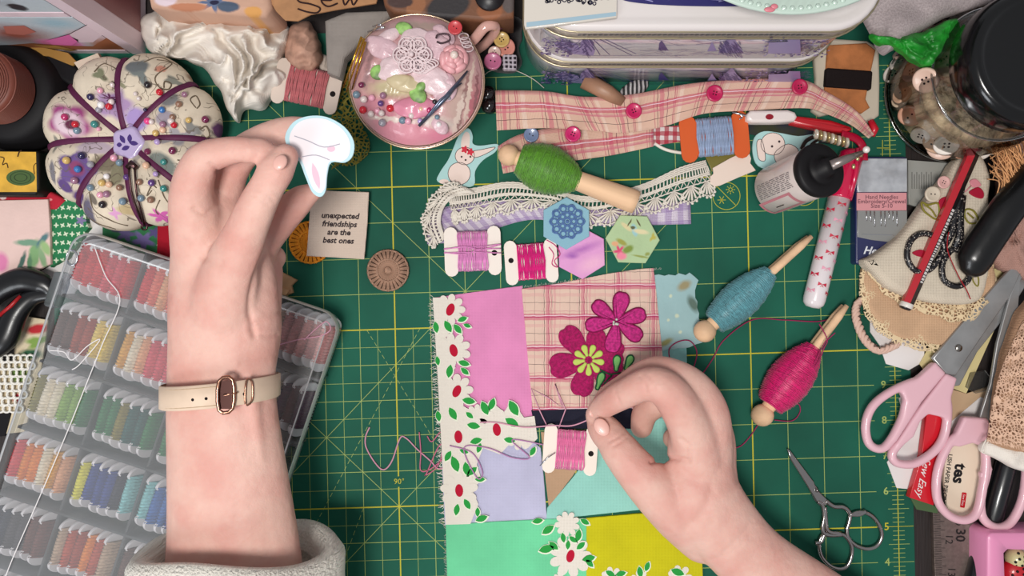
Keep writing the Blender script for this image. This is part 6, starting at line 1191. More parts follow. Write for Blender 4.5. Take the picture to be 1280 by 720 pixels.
def small_scissors():
    """steel embroidery scissors lying closed on the mat"""
    t = thing('embroidery_scissors', 'small steel embroidery scissors lying closed on the green mat', 'scissors', P(1040, 640, .0003)); st = M('polished_steel', (176, 170, 168), .18, 1.0); z = .004
    def blade(pts, z0, z1): m = MB(st); m.prism([P(*q, z1)[:2] for q in pts], z0, z1, .0006, 2); m.build('blade', t)
    blade([(984, 561), (988, 563), (1018, 603), (1020, 611), (1036, 626), (1033, 632), (1024, 632), (1014, 616), (1008, 606), (988, 574)], .0025, .0042)
    blade([(984, 561), (1016, 601), (1019, 606), (1030, 622), (1022, 630), (1018, 625), (1007, 604), (987, 572)], .0008, .0024)
    m = MB(st); m.lathe([(.0012, 0), (.0013, .0005), (0, .0008)], Matrix.Translation(P(1021, 613, .0042)), 14); m.build('pivot_screw', t)
    def loop(pts, arms):
        m = MB(st); m.tube(catmull([P(a, b, .0032) for a, b in pts], 6), .00145, 8, closed=True)
        for a_ in arms: m.tube(catmull([P(a, b, .0034) for a, b in a_], 6, False), .00165, 8)
        m.build('finger_loop', t)
    loop([(1030, 668), (1024, 678), (1026, 694), (1036, 706), (1048, 711), (1058, 708), (1064, 696), (1064, 682), (1056, 670), (1044, 666)], [[(1022, 627), (1028, 632), (1030, 645), (1028, 658), (1030, 667), (1040, 669), (1052, 668)], [(1030, 668), (1026, 677), (1019, 679)], [(1031, 634), (1032, 650), (1035, 664), (1052, 668)]])
    loop([(1064, 644), (1076, 640), (1088, 644), (1098, 655), (1102, 670), (1096, 682), (1084, 686), (1070, 682), (1060, 672), (1059, 660)], [[(1032, 626), (1042, 633), (1054, 634), (1062, 642), (1061, 652), (1058, 662)], [(1062, 643), (1074, 643), (1082, 639)]])
small_scissors()
# ---------------------------------------------------------------- left edge
def spool():
    c = P(30, 124, .0); t = thing('thread_spool', 'dark spool wound with copper brown thread at the left edge', 'spool', (c.x, c.y, 0)); mt = Matrix.Translation((c.x, c.y, 0))
    m = MB(M('spool_black', (18, 16, 18), .6)); m.lathe([(.037, 0), (.0385, .002), (.0385, .006), (.036, .009), (.034, .018), (.030, .022), (.022, .0225), (0, .0225)], mt, 48); m.build('spool_base', t)
    m = MB(M('copper_thread', (112, 56, 42), .45, sheen=.3)); m.lathe([(.021, .0226), (.0225, .026), (.0225, .044), (.021, .047), (.008, .0475), (0, .0475)], mt, 48)
    for i in range(16): z = .0245 + i * .0013; m.tube([mt @ Vector((.0226 * math.cos(a), .0226 * math.sin(a), z)) for a in [k * PI / 20 for k in range(40)]], .0006, 5, closed=True)
    for i in range(10): r = .006 + i * .0015; m.tube([mt @ Vector((r * math.cos(a), r * math.sin(a), .0474)) for a in [k * PI / 16 for k in range(32)]], .0006, 5, closed=True)
    m.build('wound_thread', t)
spool()
slab('black_pouch', 'black fabric pouch behind the spool at the left edge', 'pouch', [(-30, 58), (40, 60), (80, 70), (100, 88), (92, 110), (60, 90), (-30, 84)], .0005, .012, M('black_bag', (14, 12, 16), .7), .003)
slab('mustard_fabric', 'mustard fabric edge under the drawer chest', 'fabric', [(-20, 57), (40, 56), (85, 66), (96, 78), (90, 82), (60, 70), (-20, 66)], .0122, .0140, M('mustard', (150, 112, 56), .8))
slab('folded_paper', 'small folded cream paper above the pumpkin pincushion', 'paper', [(92, 78), (122, 66), (128, 78), (112, 92), (102, 92)], .012, .016, M('cream_paper', (200, 184, 166), .8))
def yellow_box():
    t = thing('snail_box', 'yellow box with a green snail picture at the left edge', 'box', P(10, 212, 0)); z = .020; m = MB(M('box_black_edge', (22, 20, 18), .5)); m.prism([P(*q, z)[:2] for q in [(-40, 186), (46, 188), (49, 192), (49, 236), (44, 244), (-40, 244)]], .0005, z, .002, 3); m.build('box_body', t)
    m = MB(M('box_yellow', (206, 160, 62), .6, var=.06, vs=.1)); z += .0002; m.flat([P(*q, z)[:2] for q in [(-38, 189), (45, 190), (46, 240), (-38, 240)]], z); m.mat(M('snail_green', (70, 92, 52), .6)); m.flat([P(*q, z)[:2] for q in circ(26, 222, 18, 24, 10)], z + .0001); m.mat(M('snail_dark', (40, 56, 34), .6)); m.ring(P(26, 222, z), 8 * s(z), .0006, z + .0002, 24, 4.5 * s(z)); m.ring(P(26, 222, z), 13 * s(z), .0005, z + .0002, 24, 7.5 * s(z))
    m.mat(M('marker_ink2', (50, 30, 20), .6)); m.poly([P(q.x, q.y, z + .0003) for q in catmull([(0, 196, 0), (5, 198, 0), (3, 206, 0), (8, 204, 0), (10, 210, 0)], 4, False)], .0006); m.poly([P(q.x, q.y, z + .0003) for q in catmull([(43, 218, 0), (42, 208, 0), (45, 204, 0)], 4, False)], .0005); m.poly([P(q.x, q.y, z + .0003) for q in catmull([(22, 196, 0), (24, 190, 0), (27, 188, 0)], 4, False)], .0008); m.build('picture', t)
yellow_box()
spz = lambda px, py, z=.01: tuple(c * 1000 for c in P(px, py, z)[:2])
def q_(px, py, rx, ry, a, c, *e): return (*spz(px, py), rx * .56, ry * .56, math.radians(-a), c, *e)
slab('red_fabric', 'red cotton fabric with a white dot at the left edge', 'fabric', [(-30, 228), (20, 228), (60, 238), (82, 250), (70, 262), (-30, 262)], .0005, .007, spots_mat('red_spotted', (176, 20, 44), [q_(0, 243, 5, 6, 0, (220, 200, 196), .15), q_(46, 240, 2, 1.5, 0, (220, 140, 140), .3), q_(60, 249, 2, 1.5, 0, (220, 140, 140), .3)]), .002)
gs_ = []
for i in range(7):
    for j in range(9): gs_.append(q_(62 + i * 8 + (4 if j % 2 else 0), 248 + j * 11, 3.2, 3.2, i * 31, (206, 216, 190), .2, 4, .3))
slab('green_floral_fabric', 'green fabric printed with tiny white flowers and pinked edge', 'fabric', jag([(60, 246), (96, 250), (108, 268), (110, 285), (98, 305), (84, 322), (62, 335)], 1.2, 5), .0005, .006, spots_mat('green_floral', (30, 116, 70), gs_[:60] + [q_(97, 275, 7, 6, 0, (120, 110, 150), .2, 5)], dist=.3))
slab('flower_fabric', 'pale pink fabric with a green leaf bud print at the left edge', 'fabric', [(-30, 251), (60, 249), (62, 280), (63, 330), (30, 345), (10, 358), (-30, 362)], .0062, .009, spots_mat('leafbud', (216, 186, 178), [q_(0, 328, 9, 12, 0, (206, 120, 160), .3), q_(42, 318, 18, 7, 100, (122, 160, 110), .25), q_(34, 303, 16, 4, 0, (110, 146, 122), .3), q_(52, 300, 11, 4, -50, (80, 116, 120), .3), q_(52, 322, 14, 4, 75, (130, 160, 120), .3), q_(26, 328, 14, 3, 110, (70, 100, 90), .3), q_(36, 330, 12, 3, 90, (90, 130, 96), .3), q_(20, 345, 14, 3, -50, (86, 80, 60), .3), q_(56, 310, 10, 5, 60, (146, 176, 120), .3)], dist=.8), .0006)
slab('paper_sheet', 'white paper sheet under the corner of the clear floss box', 'paper', [(104, 273), (130, 277), (135, 290), (90, 372), (40, 362), (34, 348), (70, 328)], .0001, .0012, wp)
slab('violet_fabric', 'green fabric with purple flowers under the pumpkin pincushion', 'fabric', [(128, 270), (198, 275), (200, 322), (150, 312), (128, 296)], .0001, .0040, spots_mat('violet_print', (40, 110, 66), [q_(152, 292, 13, 10, 0, (96, 84, 130), .2, 5), q_(174, 300, 15, 12, 20, (110, 96, 150), .2, 5), q_(188, 290, 8, 7, 0, (80, 70, 120), .2, 5), q_(140, 284, 8, 6, 0, (60, 60, 80), .2), q_(195, 306, 4, 4, 0, (210, 216, 190), .2, 4)]))
slab('red_fabric', 'deep red fabric strip beside the raised hand', 'fabric', [(197, 268), (222, 268), (222, 345), (196, 330)], .0001, .0045, M('deep_red', (160, 18, 38), .85))
HB = M('hook_black', (12, 12, 15), .32, coat=.1)
t = thing('black_scissors', 'black handled scissors lying left of the clear floss box', 'scissors', P(20, 390, .01))
for pts, r in (([(-20, 385), (0, 362), (28, 350), (55, 356), (64, 368)], [.006, .0085, .009, .0075, .004]), ([(-14, 440), (6, 424), (20, 392), (40, 372), (66, 368)], [.007, .0085, .008, .006, .004])):
    m = MB(HB); c = catmull([P(a, b, .014) for a, b in pts], 6, False); n = len(c); m.tube(c, [r[min(int(i / (n - 1) * 4), 3)] * (1 - ((i / (n - 1) * 4) % 1 if i < n - 1 else 1)) + r[min(int(i / (n - 1) * 4) + 1, 4)] * ((i / (n - 1) * 4) % 1 if i < n - 1 else 1) for i in range(n)], 14, flat=.8); m.build('handle', t)
m = MB(M('scissor_red', (160, 16, 22), .4)); m.tube([P(0, 394, .018), P(14, 382, .020), P(26, 370, .018)], .0014, 8); m.build('inlay', t)
slab('floral_fabric', 'cream fabric with red and green flower print under white lace', 'fabric', [(-20, 400), (30, 395), (60, 400), (50, 470), (30, 540), (-20, 545)], .0003, .0020, spots_mat('rg_floral', (206, 190, 160), [q_(38, 412, 14, 6, -10, (176, 30, 40), .3), q_(38, 428, 20, 8, -20, (120, 150, 70), .3, 3), q_(30, 444, 14, 6, 0, (40, 90, 60), .3), q_(12, 500, 6, 6, 0, (170, 20, 50), .3), q_(15, 470, 12, 10, 0, (110, 140, 70), .3), q_(0, 440, 10, 18, 0, (30, 26, 28), .2)]), .0003)
m = MB(M('white_lace_thread', (226, 222, 214), .85))
for j in range(8):
    for i in range(6):
        x, y = -2 + i * 8 + (4 if j % 2 else 0) - j * 2.5, 448 + j * 9; m.tube([P(x + 4.6 * math.cos(a), y + 4.6 * math.sin(a), .0042 + .0005 * (i % 2)) for a in [k * PI / 7 for k in range(14)]], .0008, 5, closed=True)
        m.ell(P(x, y - 4.5, .0046), .0011, None, 6, 4)
tag(m.build('crochet_lace'), 'white shell crochet lace at the left edge below the black scissors', 'lace')
slab('black_pouch', 'black cloth corner below the shell lace at the left edge', 'pouch', [(-20, 520), (14, 515), (6, 545), (-20, 548)], .0003, .003, M('black_bag', (14, 12, 16), .7))
slab('wooden_clip', 'small pale wooden clip half hidden by the raised hand', 'clip', [(338, 336), (348, 338), (371, 350), (364, 357), (366, 366), (356, 370), (344, 362), (336, 350)], .0002, .0035, M('clip_wood', (186, 146, 108), .6, var=.08), .0008)
slab('wooden_clip', 'tiny tan wooden offcut beside the clip under the hand', 'clip', [(340, 356), (362, 362), (358, 369), (342, 368)], .0036, .0052, MATS['clip_wood'], .0006)
# ---------------------------------------------------------------- floss organiser box
BK = s(.034); BF = FR(93, 284, .034, 18.5)
def BL(x, y, z): return BF.p(x, y, z - .034)
BW, BH, RP, CP = 352, 528, 88, 88
def floss_box():
    t = thing('floss_box', 'clear plastic divided box full of wound floss bobbins under the raised hand', 'organiser box', BL(BW / 2, BH / 2, .0005))
    clear = glassy('clear_plastic', (236, 238, 240), .03, .40); lidm = glassy('lid_plastic', (244, 244, 246), .02, .17, .16); rimm = glassy('rim_plastic', (224, 228, 232), .03, .42); edge = glassy('edge_plastic', (226, 230, 234), .03, .62)
    def ringpts(g, z): return [BL(a, b, z) for a, b in rrect(BW - 2 * g, BH - 2 * g, 26 - g, 6, BW / 2, BH / 2)]
    def band(m, rings):
        n = len(rings[0]); vs = [p for r in rings for p in r]; m.add(vs, [(k * n + i, k * n + (i + 1) % n, (k + 1) * n + (i + 1) % n, (k + 1) * n + i) for k in range(len(rings) - 1) for i in range(n)], True)
    m = MB(clear); band(m, [ringpts(10, .0008), ringpts(6, .003), ringpts(3, .026)]); m.add(ringpts(10, .0008), [tuple(range(len(ringpts(10, 0))))], False); m.build('tray', t)
    m = MB(rimm)
    for i in range(1, 6): a = BL(4, i * RP, 0); b = BL(BW - 4, i * RP, 0); d = (b - a).normalized(); nn = Vector((-d.y, d.x, 0)) * .0008; m.add([Vector((p.x, p.y, z)) + q for z in (.002, .0265) for p, q in ((a, -nn), (b, -nn), (b, nn), (a, nn))], [(0, 1, 5, 4), (2, 3, 7, 6), (4, 5, 6, 7), (1, 2, 6, 5), (3, 0, 4, 7)], False)
    for r_ in range(6):
        for j in range(1, 4):
            a = BL(j * CP, r_ * RP + 3, 0); b = BL(j * CP, (r_ + 1) * RP - 3, 0); d = (b - a).normalized(); nn = Vector((-d.y, d.x, 0)) * .0007; m.add([Vector((p.x, p.y, z)) + q for z in (.002, .0255) for p, q in ((a, -nn), (b, -nn), (b, nn), (a, nn))], [(0, 1, 5, 4), (2, 3, 7, 6), (4, 5, 6, 7), (1, 2, 6, 5), (3, 0, 4, 7)], False)
    m.build('dividers', t)
    m = MB(edge); band(m, [ringpts(0, .024), ringpts(0, .032), ringpts(2, .0338), ringpts(6, .034), ringpts(13, .0335), ringpts(15, .032)]); m.build('lid_rim', t)
    m = MB(lidm); m.add(ringpts(15, .032), [tuple(range(len(ringpts(15, 0))))], False); m.build('lid', t)
    m = MB(rimm); m.prism([BL(*q, .03)[:2] for q in rrect(14, 46, 4, 4, -4, 84)], .02, .03, .001, 3); m.build('latch', t)
floss_box()
FC = {'coral red': (216, 62, 72), 'salmon': (232, 130, 110), 'rose': (222, 92, 110), 'peach': (232, 180, 140), 'brown': (110, 72, 62), 'rust': (176, 78, 52), 'lemon': (238, 214, 120), 'gold': (226, 178, 84), 'cream': (232, 222, 200), 'blush': (224, 160, 156), 'olive': (150, 140, 62), 'lime': (150, 184, 92), 'green': (44, 136, 84), 'teal': (24, 106, 100), 'orange': (230, 146, 46), 'yellow': (226, 220, 80), 'blue': (58, 84, 156), 'aqua': (150, 206, 206), 'navy': (52, 54, 78), 'charcoal': (84, 76, 84), 'chestnut': (126, 72, 62), 'beige': (196, 172, 148), 'terracotta': (196, 92, 62), 'plum': (92, 40, 84), 'mauve': (176, 128, 150), 'maroon': (110, 36, 52), 'dusty pink': (206, 142, 140), 'sky blue': (60, 120, 184)}
ROWS = [['coral red', 'coral red', 'coral red', 'rose', 'rose', 'coral red', 'coral red', 'salmon', 'peach', 'salmon', 'coral red', 'rose', 'blush', 'blush', 'rose', 'maroon', 'maroon', 'dusty pink', 'beige', 'dusty pink', 'dusty pink', 'blush', 'dusty pink', 'blush'],
    ['brown', 'brown', 'rust', 'rust', 'lemon', 'lemon', 'gold', 'cream', 'peach', 'rose', 'rose', 'rose', 'coral red', 'blush', 'blush', 'mauve', 'mauve', 'plum', 'plum', 'mauve', 'cream', 'plum', 'maroon', 'plum'],
    ['olive', 'cream', 'cream', 'lime', 'lime', 'green', 'green', 'green', 'olive', 'teal', 'teal', 'green', 'green', 'green', 'teal', 'teal', 'navy', 'plum', 'plum', 'plum', 'plum', 'maroon', 'plum', 'plum'],
    ['coral red', 'orange', 'orange', 'cream', 'gold', 'peach', 'yellow', 'blue', 'blue', 'blue', 'navy', 'aqua', 'aqua', 'sky blue', 'sky blue', 'blue', 'blue', 'navy', 'plum', 'plum', 'plum', 'mauve', 'plum', 'plum'],
    ['navy', 'navy', 'charcoal', 'charcoal', 'chestnut', 'chestnut', 'beige', 'terracotta', 'rust', 'orange', 'terracotta', 'beige', 'brown', 'brown', 'rust', 'rust', 'brown', 'brown'] + ['brown'] * 6,
    ['navy', 'charcoal', 'charcoal', 'charcoal', 'brown', 'brown', 'chestnut', 'beige', 'terracotta', 'rust', 'rust', 'brown'] + ['brown'] * 12]
bmesh_card = None; bprot = {}
def bobbin_proto(cn):
    c = tuple(int(255 * (v / 255) ** 1.25) for v in FC[cn]); t = thing('floss_bobbin', 'x', 'bobbin', (0, 0, 0), 'bobbins in the clear floss box')
    m = MB(M('bobbin_plastic', (224, 220, 220), .4, coat=.2)); L2, W2 = .0198, .0098; out = []
    for sx in (1, -1):
        for k in range(9): a = math.radians(-90 + 180 * k / 8) if sx > 0 else math.radians(90 + 180 * k / 8); out.append((W2 * .98 * math.sin(a) * (1 if sx > 0 else 1) * sx * sx, sx * (L2 - .005) + .005 * math.cos(a) * sx * (1 if sx > 0 else -1)))
    pts = [(W2 * math.sin(math.radians(a)), L2 - .007 + .007 * math.cos(math.radians(a))) for a in range(-90, 91, 15)] + [(W2 * .75, .010), (W2 * .75, -.010)] + [(W2 * math.sin(math.radians(a)), -(L2 - .007) - .007 * math.cos(math.radians(a))) for a in range(90, -91, -15)] + [(-W2 * .75, -.010), (-W2 * .75, .010)]
    m.prism(pts, -.0009, .0009, .0004, 2); m.build('card', t)
    m = MB(M('floss_' + cn.replace(' ', '_'), c, .55, bump='noise', bs=2.5, bstr=.5, var=.1, vs=.4)); vs = []; n = 14
    prof = [(-.0136, .6), (-.0128, .95), (0, 1.05), (.0128, .95), (.0136, .6)]
    for y, q in prof:
        for k in range(n): a = 2 * PI * k / n; vs.append((.0092 * q * math.cos(a), y, .0030 * q * math.sin(a)))
    m.add(vs, [(j * n + i, j * n + (i + 1) % n, (j + 1) * n + (i + 1) % n, (j + 1) * n + i) for j in range(4) for i in range(n)] + [tuple(range(n))[::-1], tuple(4 * n + i for i in range(n))], True)
    for i in range(12): y = -.0126 + i * .0023; m.tube([Vector((.0096 * math.cos(a), y + .0006 * math.sin(a), .0032 * math.sin(a))) for a in [k * PI / 6 for k in range(12)]], .0005, 4, closed=True)
    m.build('wound_floss', t); return t
ORD = ['first', 'second', 'third', 'fourth', 'fifth', 'sixth']; rn = ['top', 'second', 'third', 'fourth', 'fifth', 'lowest']; cnm = ['leftmost', 'second', 'third', 'rightmost']
for ri, row in enumerate(ROWS):
    for k, cn in enumerate(row):
        ci, j = divmod(k, 6); lx = ci * CP + 12 + j * 12.2; ly = (ri + .5) * RP + R.uniform(-2, 2); p = BL(lx, ly, .0135)
        qx = 640 + p.x * FPX / (H - .0135); qy = 360 - p.y * FPX / (H - .0135)
        if qy > 760 or qx < -30 or (228 < qx < (332 if qy < 400 else 322 if qy < 560 else 420) and qy > 330): continue
        new = cn not in bprot
        if new: bprot[cn] = bobbin_proto(cn); o = bprot[cn]
        else: o = dup(bprot[cn])
        o.location = p; o.rotation_euler = (R.uniform(-.05, .05), math.radians(52 + R.uniform(-8, 6)), 0)
        o.rotation_euler = (Matrix.Rotation(math.radians(-18.5) + R.uniform(-.03, .03), 3, 'Z') @ Matrix.Rotation(math.radians(68 + R.uniform(-7, 5)), 3, 'Y')).to_euler()
        o['label'] = '%s bobbin, %s in the %s compartment of the %s row in the floss box' % (cn, ORD[j], cnm[ci], rn[ri])
wt = M('white_strand', (226, 222, 222), .6)
cord('loose_thread', 'long white thread lying across the lid of the clear floss box', [(118, 308), (132, 345), (150, 376), (128, 430), (104, 490), (84, 540), (50, 620), (15, 700), (0, 740)], .0346, .00035, wt)
cord('loose_thread', 'pink cream thread curl on the right end of the floss box lid', [(345, 432), (375, 424), (400, 420), (413, 412), (408, 402), (396, 410), (380, 425)], .0346, .00035, pth)
cord('loose_thread', 'white looped thread over the second row of the floss box', [(62, 438), (80, 440), (90, 450), (110, 432), (125, 425), (100, 455), (90, 462)], .0346, .00035, wt)
m = MB(MATS['pin_steel']); c = P(90, 322, .033); m.tube([c + Vector((.0036 * math.cos(a), .0050 * math.sin(a), 0)) for a in [k * PI / 8 for k in range(16)]], .0008, 6, closed=True); tag(m.build('metal_ring'), 'small silver ring at the corner of the floss box', 'ring')
# ---------------------------------------------------------------- hands
def skin():
    q = NT('skin'); f = q.noise(.035, 3); f2 = q.noise(.35, 3)
    geo = q.new('ShaderNodeNewGeometry')
    def nz(sc, d): n1 = q.new('ShaderNodeTexNoise'); n1.inputs['Scale'].default_value = sc; n1.inputs['Detail'].default_value = d; q.link(geo.outputs['Position'], n1.inputs['Vector']); return n1.outputs['Fac']
    mr = q.new('ShaderNodeMapRange'); mr.inputs[1].default_value = .38; mr.inputs[2].default_value = .66; q.link(nz(38, 3), mr.inputs[0])
    col = q.mix(mr.outputs[0], lin((218, 178, 164)), lin((208, 154, 142))); col = q.mix(q.math('MULTIPLY', nz(420, 3), .25), col, lin((200, 140, 130)))
    q.link(col, q.b.inputs['Base Color']); q.b.inputs['Roughness'].default_value = .52; q.b.inputs['Specular IOR Level'].default_value = .3
    q.b.inputs['Subsurface Weight'].default_value = .10; q.b.inputs['Subsurface Radius'].default_value = (1, .35, .2); q.b.inputs['Subsurface Scale'].default_value = .003
    q.bump(q.math('ADD', q.math('MULTIPLY', nz(1100, 3), .10), nz(130, 4)), .45, .0018); return q.m
SKIN = skin()
def crease(mb, lines):
    """press fold lines (x, y pixel paths at a height, depth, width in mm) into a skin"""
    nr = [Vector() for _ in mb.v]
    for f in mb.f:
        a, b, c = mb.v[f[0]], mb.v[f[1]], mb.v[f[2]]; n = (b - a).cross(c - a)
        for i in f: nr[i] += n
    for pts, z, dep, wd in lines:
        pp = [P(q.x, q.y, z) for q in catmull([(a, b, 0) for a, b in pts], 4, False)]; W = wd * .001; D = dep * .001
        lo = Vector((min(p.x for p in pp) - W * 3, min(p.y for p in pp) - W * 3)); hi = Vector((max(p.x for p in pp) + W * 3, max(p.y for p in pp) + W * 3))
        for i, v in enumerate(mb.v):
            k = s(v.z) / s(z); x, y = v.x / k, v.y / k                     # the same sight line brought to height z
            if x < lo.x or x > hi.x or y < lo.y or y > hi.y or abs(v.z - z) > .02: continue
            d = min((Vector((x, y)) - (a.xy + (b.xy - a.xy) * max(0, min(1, (Vector((x, y)) - a.xy).dot(b.xy - a.xy) / max(1e-12, (b.xy - a.xy).length_squared))))).length for a, b in zip(pp[:-1], pp[1:]))
            if d < W * 3: n = nr[i].normalized(); mb.v[i] = v - n * D * math.exp(-(d / W) ** 2)
    return mb
def limb(m, pts, flat=.9, n=20, sub=6):
    pp = [Vector((*P(a, b, z), r * s(z))) for a, b, z, r in pts]; out = []; N = len(pp)
    for i in range(N - 1):
        p0, p1, p2, p3 = pp[max(i - 1, 0)], pp[i], pp[i + 1], pp[min(i + 2, N - 1)]
        for k in range(sub): t = k / sub; out.append(0.5 * ((2 * p1) + (p2 - p0) * t + (2 * p0 - 5 * p1 + 4 * p2 - p3) * t * t + (3 * p1 - p0 - 3 * p2 + p3) * t ** 3))
    out.append(pp[-1]); m.tube([v.xyz for v in out], [max(v.w, .001) for v in out], n, flat=flat); 
    for e in (out[0], out[-1]): m.ell(e.xyz, (e.w, e.w, e.w * flat), None, 18, 12)
def nail(px, py, z, rx, ry, ang, parent, tilt=0.0):
    m = MB(M('nail', (222, 172, 160), .35, coat=.15)); k = s(z); m.ell(P(px, py, z), (rx * k, ry * k, .0012), Matrix.Rotation(math.radians(-ang), 3, 'Z') @ Matrix.Rotation(tilt, 3, 'Y'), 16, 10); m.build('fingernail', parent)
PERSON = thing('person', 'person leaning over the table, left hand lifting a bunny cutout, right hand pinching thread, white sleeve and cream watch strap', 'person', P(500, 700, 0))
PERSON['label'] = 'person with white sleeve lifting a bunny cutout and pinching pink thread'
def left_hand():
    t = PERSON; m = MB(SKIN)
    limb(m, [(294, 800, .080, 95), (292, 690, .084, 83), (285, 600, .088, 75), (278, 520, .092, 69), (277, 470, .094, 67), (279, 430, .096, 68), (280, 390, .098, 69), (278, 345, .100, 66), (270, 300, .103, 56), (262, 270, .106, 42)], .60, 28)
    limb(m, [(272, 420, .098, 40), (280, 380, .106, 44), (290, 335, .119, 35), (306, 293, .131, 27), (322, 256, .139, 24), (334, 233, .142, 22), (346, 212, .1445, 22.5), (357, 196, .144, 17)], .85)      # thumb
    limb(m, [(262, 330, .100, 46), (248, 282, .112, 36), (240, 244, .124, 28), (247, 212, .134, 24), (262, 195, .140, 21), (298, 187, .144, 17), (312, 188, .1445, 16.5), (328, 187, .143, 15), (337, 189, .142, 11)], .9)
    limb(m, [(275, 300, .092, 38), (280, 235, .104, 26), (298, 197, .114, 22), (330, 174, .120, 19.5), (362, 162, .123, 17), (384, 158, .124, 12)], .9)
    limb(m, [(298, 350, .086, 36), (325, 305, .090, 25), (350, 276, .092, 21), (374, 251, .094, 18.5), (391, 240, .095, 12)], .9)
    limb(m, [(312, 410, .086, 38), (324, 360, .082, 29), (334, 328, .078, 21), (342, 322, .074, 16)], .9)
    limb(m, [(308, 450, .090, 38), (318, 400, .094, 34), (312, 345, .096, 28)], .8)
    limb(m, [(326, 610, .0985, 12), (318, 540, .103, 11), (310, 470, .1065, 10), (300, 420, .106, 8)], .7)      # wrist tendon
    o = fuse(m, .0014, 10, .6)
    crease(o, [([(243, 262), (256, 268), (268, 262)], .135, 1.2, 1.3), ([(262, 205), (270, 212), (274, 220)], .140, 1.3, 1.1), ([(318, 236), (330, 240), (342, 250)], .145, .5, .8), ([(322, 230), (334, 233), (345, 242)], .146, .4, .8), ([(316, 244), (326, 248), (336, 256)], .144, .4, .8), ([(332, 318), (318, 350), (312, 385), (318, 420)], .115, 1.6, 1.6), ([(350, 390), (332, 398), (318, 405)], .105, .9, 1.1), ([(348, 418), (330, 420), (312, 412)], .105, .7, 1.0), ([(300, 455), (325, 452), (345, 446)], .11, .6, 1.0), ([(228, 300), (250, 318), (275, 330)], .12, 1.0, 2.5), ([(296, 178), (299, 188), (298, 196)], .15, .5, .9), ([(303, 176), (306, 188), (305, 198)], .15, .5, .9)])
    o = o.build('arm', t); o['label'] = 'left forearm and hand'; nail(350, 203, .1545, 10.5, 8.5, -62, t, .15)
    # strap
    def band(cx, cy, rx, z, rz, w_, mat, a0, a1, name, dr=0.0, tilt=-.09, n=48, mb=None):
        m = mb or MB(mat); vs = []; N = n
        for i in range(N + 1):
            a = a0 + (a1 - a0) * i / N; k = s(z)
            for dv, rr in ((-w_ / 2, 0), (-w_ / 2 + 1.2, .0009), (w_ / 2 - 1.2, .0009), (w_ / 2, 0)):
                x = (rx * k + rr + dr) * math.cos(a); zz = z + (rz + rr + dr) * math.sin(a); base = P(cx, cy + dv, z); vs.append((base.x + x, base.y + .09 * x, zz))
        m.add(vs, [(i * 4 + j, i * 4 + j + 1, (i + 1) * 4 + j + 1, (i + 1) * 4 + j) for i in range(N) for j in range(3)], True); return m
    strap = M('strap_leather', (212, 188, 166), .5, bump='noise', bs=1.5, bstr=.2, var=.04)
    wz, wr = .0935, .0283 * .98 + .0008
    m = band(276, 488, 70.5, wz, wr, 29, strap, 0, 2 * PI, 'strap'); o = m.build('watch_strap', t); o['label'] = 'cream leather watch strap'
    gold = M('rose_gold', (170, 124, 104), .25, 1.0)
    def onb(px, v, up=.0014):
        k = s(wz); x = (px - 276) * .93 * s(.118); c = max(-1, min(1, x / (70.5 * k))); z = wz + wr * math.sqrt(1 - c * c) + up; b = P(276, 488 + v, wz); return Vector((b.x + x, b.y + .09 * x, z))
    m = MB(gold); m.tube(catmull([onb(300, -17, .002), onb(316, -17, .002), onb(316, 17, .002), onb(300, 17, .002)], 3), .0011, 8, closed=True); m.mat(M('buckle_brown', (74, 40, 34), .3, .5)); m.box(onb(308, 0, .0015), (.0070, .0155, .0014)); m.mat(gold); m.tube([onb(306, 0, .003), onb(322, -1, .003)], .0006, 6); m.build('buckle', t)
    m = MB(gold); m.tube(catmull([onb(331, -13, .002), onb(337, -11, .002), onb(337, 11, .002), onb(330, 14, .002)], 3), .0006, 8, closed=True); m.build('strap_keeper', t)
    m = MB(MATS['hole_dark']); 
    for px in (265, 283, 327): c = onb(px, 2, .0009); m.ell(c, (.0009, .0009, .0003), None, 10, 4)
    m.build('strap_holes', t); m = MB(M('stitching', (186, 160, 130), .7))
    for v in (-11, 11): m.tube([onb(px, v, .0009) for px in range(212, 298, 4)], .0002, 4)
    m.build('stitching', t)
    # towelling cuff
    q = NT('towelling'); q.b.inputs['Base Color'].default_value = lin((232, 226, 214)); q.b.inputs['Roughness'].default_value = .95; q.b.inputs['Sheen Weight'].default_value = .3; q.bump(q.noise(.7, 5), 1.0, .003)
    rings = []; n = 48
    for (cy, rx, rz, z) in ((712, 92, .040, .080), (690, 98, .0415, .080), (679, 108, .046, .080), (680, 122, .050, .080), (692, 130, .052, .080), (740, 130, .053, .079), (800, 134, .055, .078), (900, 140, .058, .078)):
        row = []
        for i in range(n):
            a = 2 * PI * i / n; wob = 1 + .025 * math.sin(a * 5 + cy * .03); k = s(z); c = P(297, cy + 5 * math.sin(a * 2 + 1) + 4 * math.sin(a * 3), z); row.append(Vector((c.x + rx * k * wob * math.cos(a), c.y, max(z + rz * wob * math.sin(a), .036))))
        rings.append(row)
    m = MB(q.m); m.add([p for r in rings for p in r], [(j * n + i, j * n + (i + 1) % n, (j + 1) * n + (i + 1) % n, (j + 1) * n + i) for j in range(len(rings) - 1) for i in range(n)], True); o = m.build('towelling_sleeve', t); o['label'] = 'white towelling sleeve cuff'
left_hand()
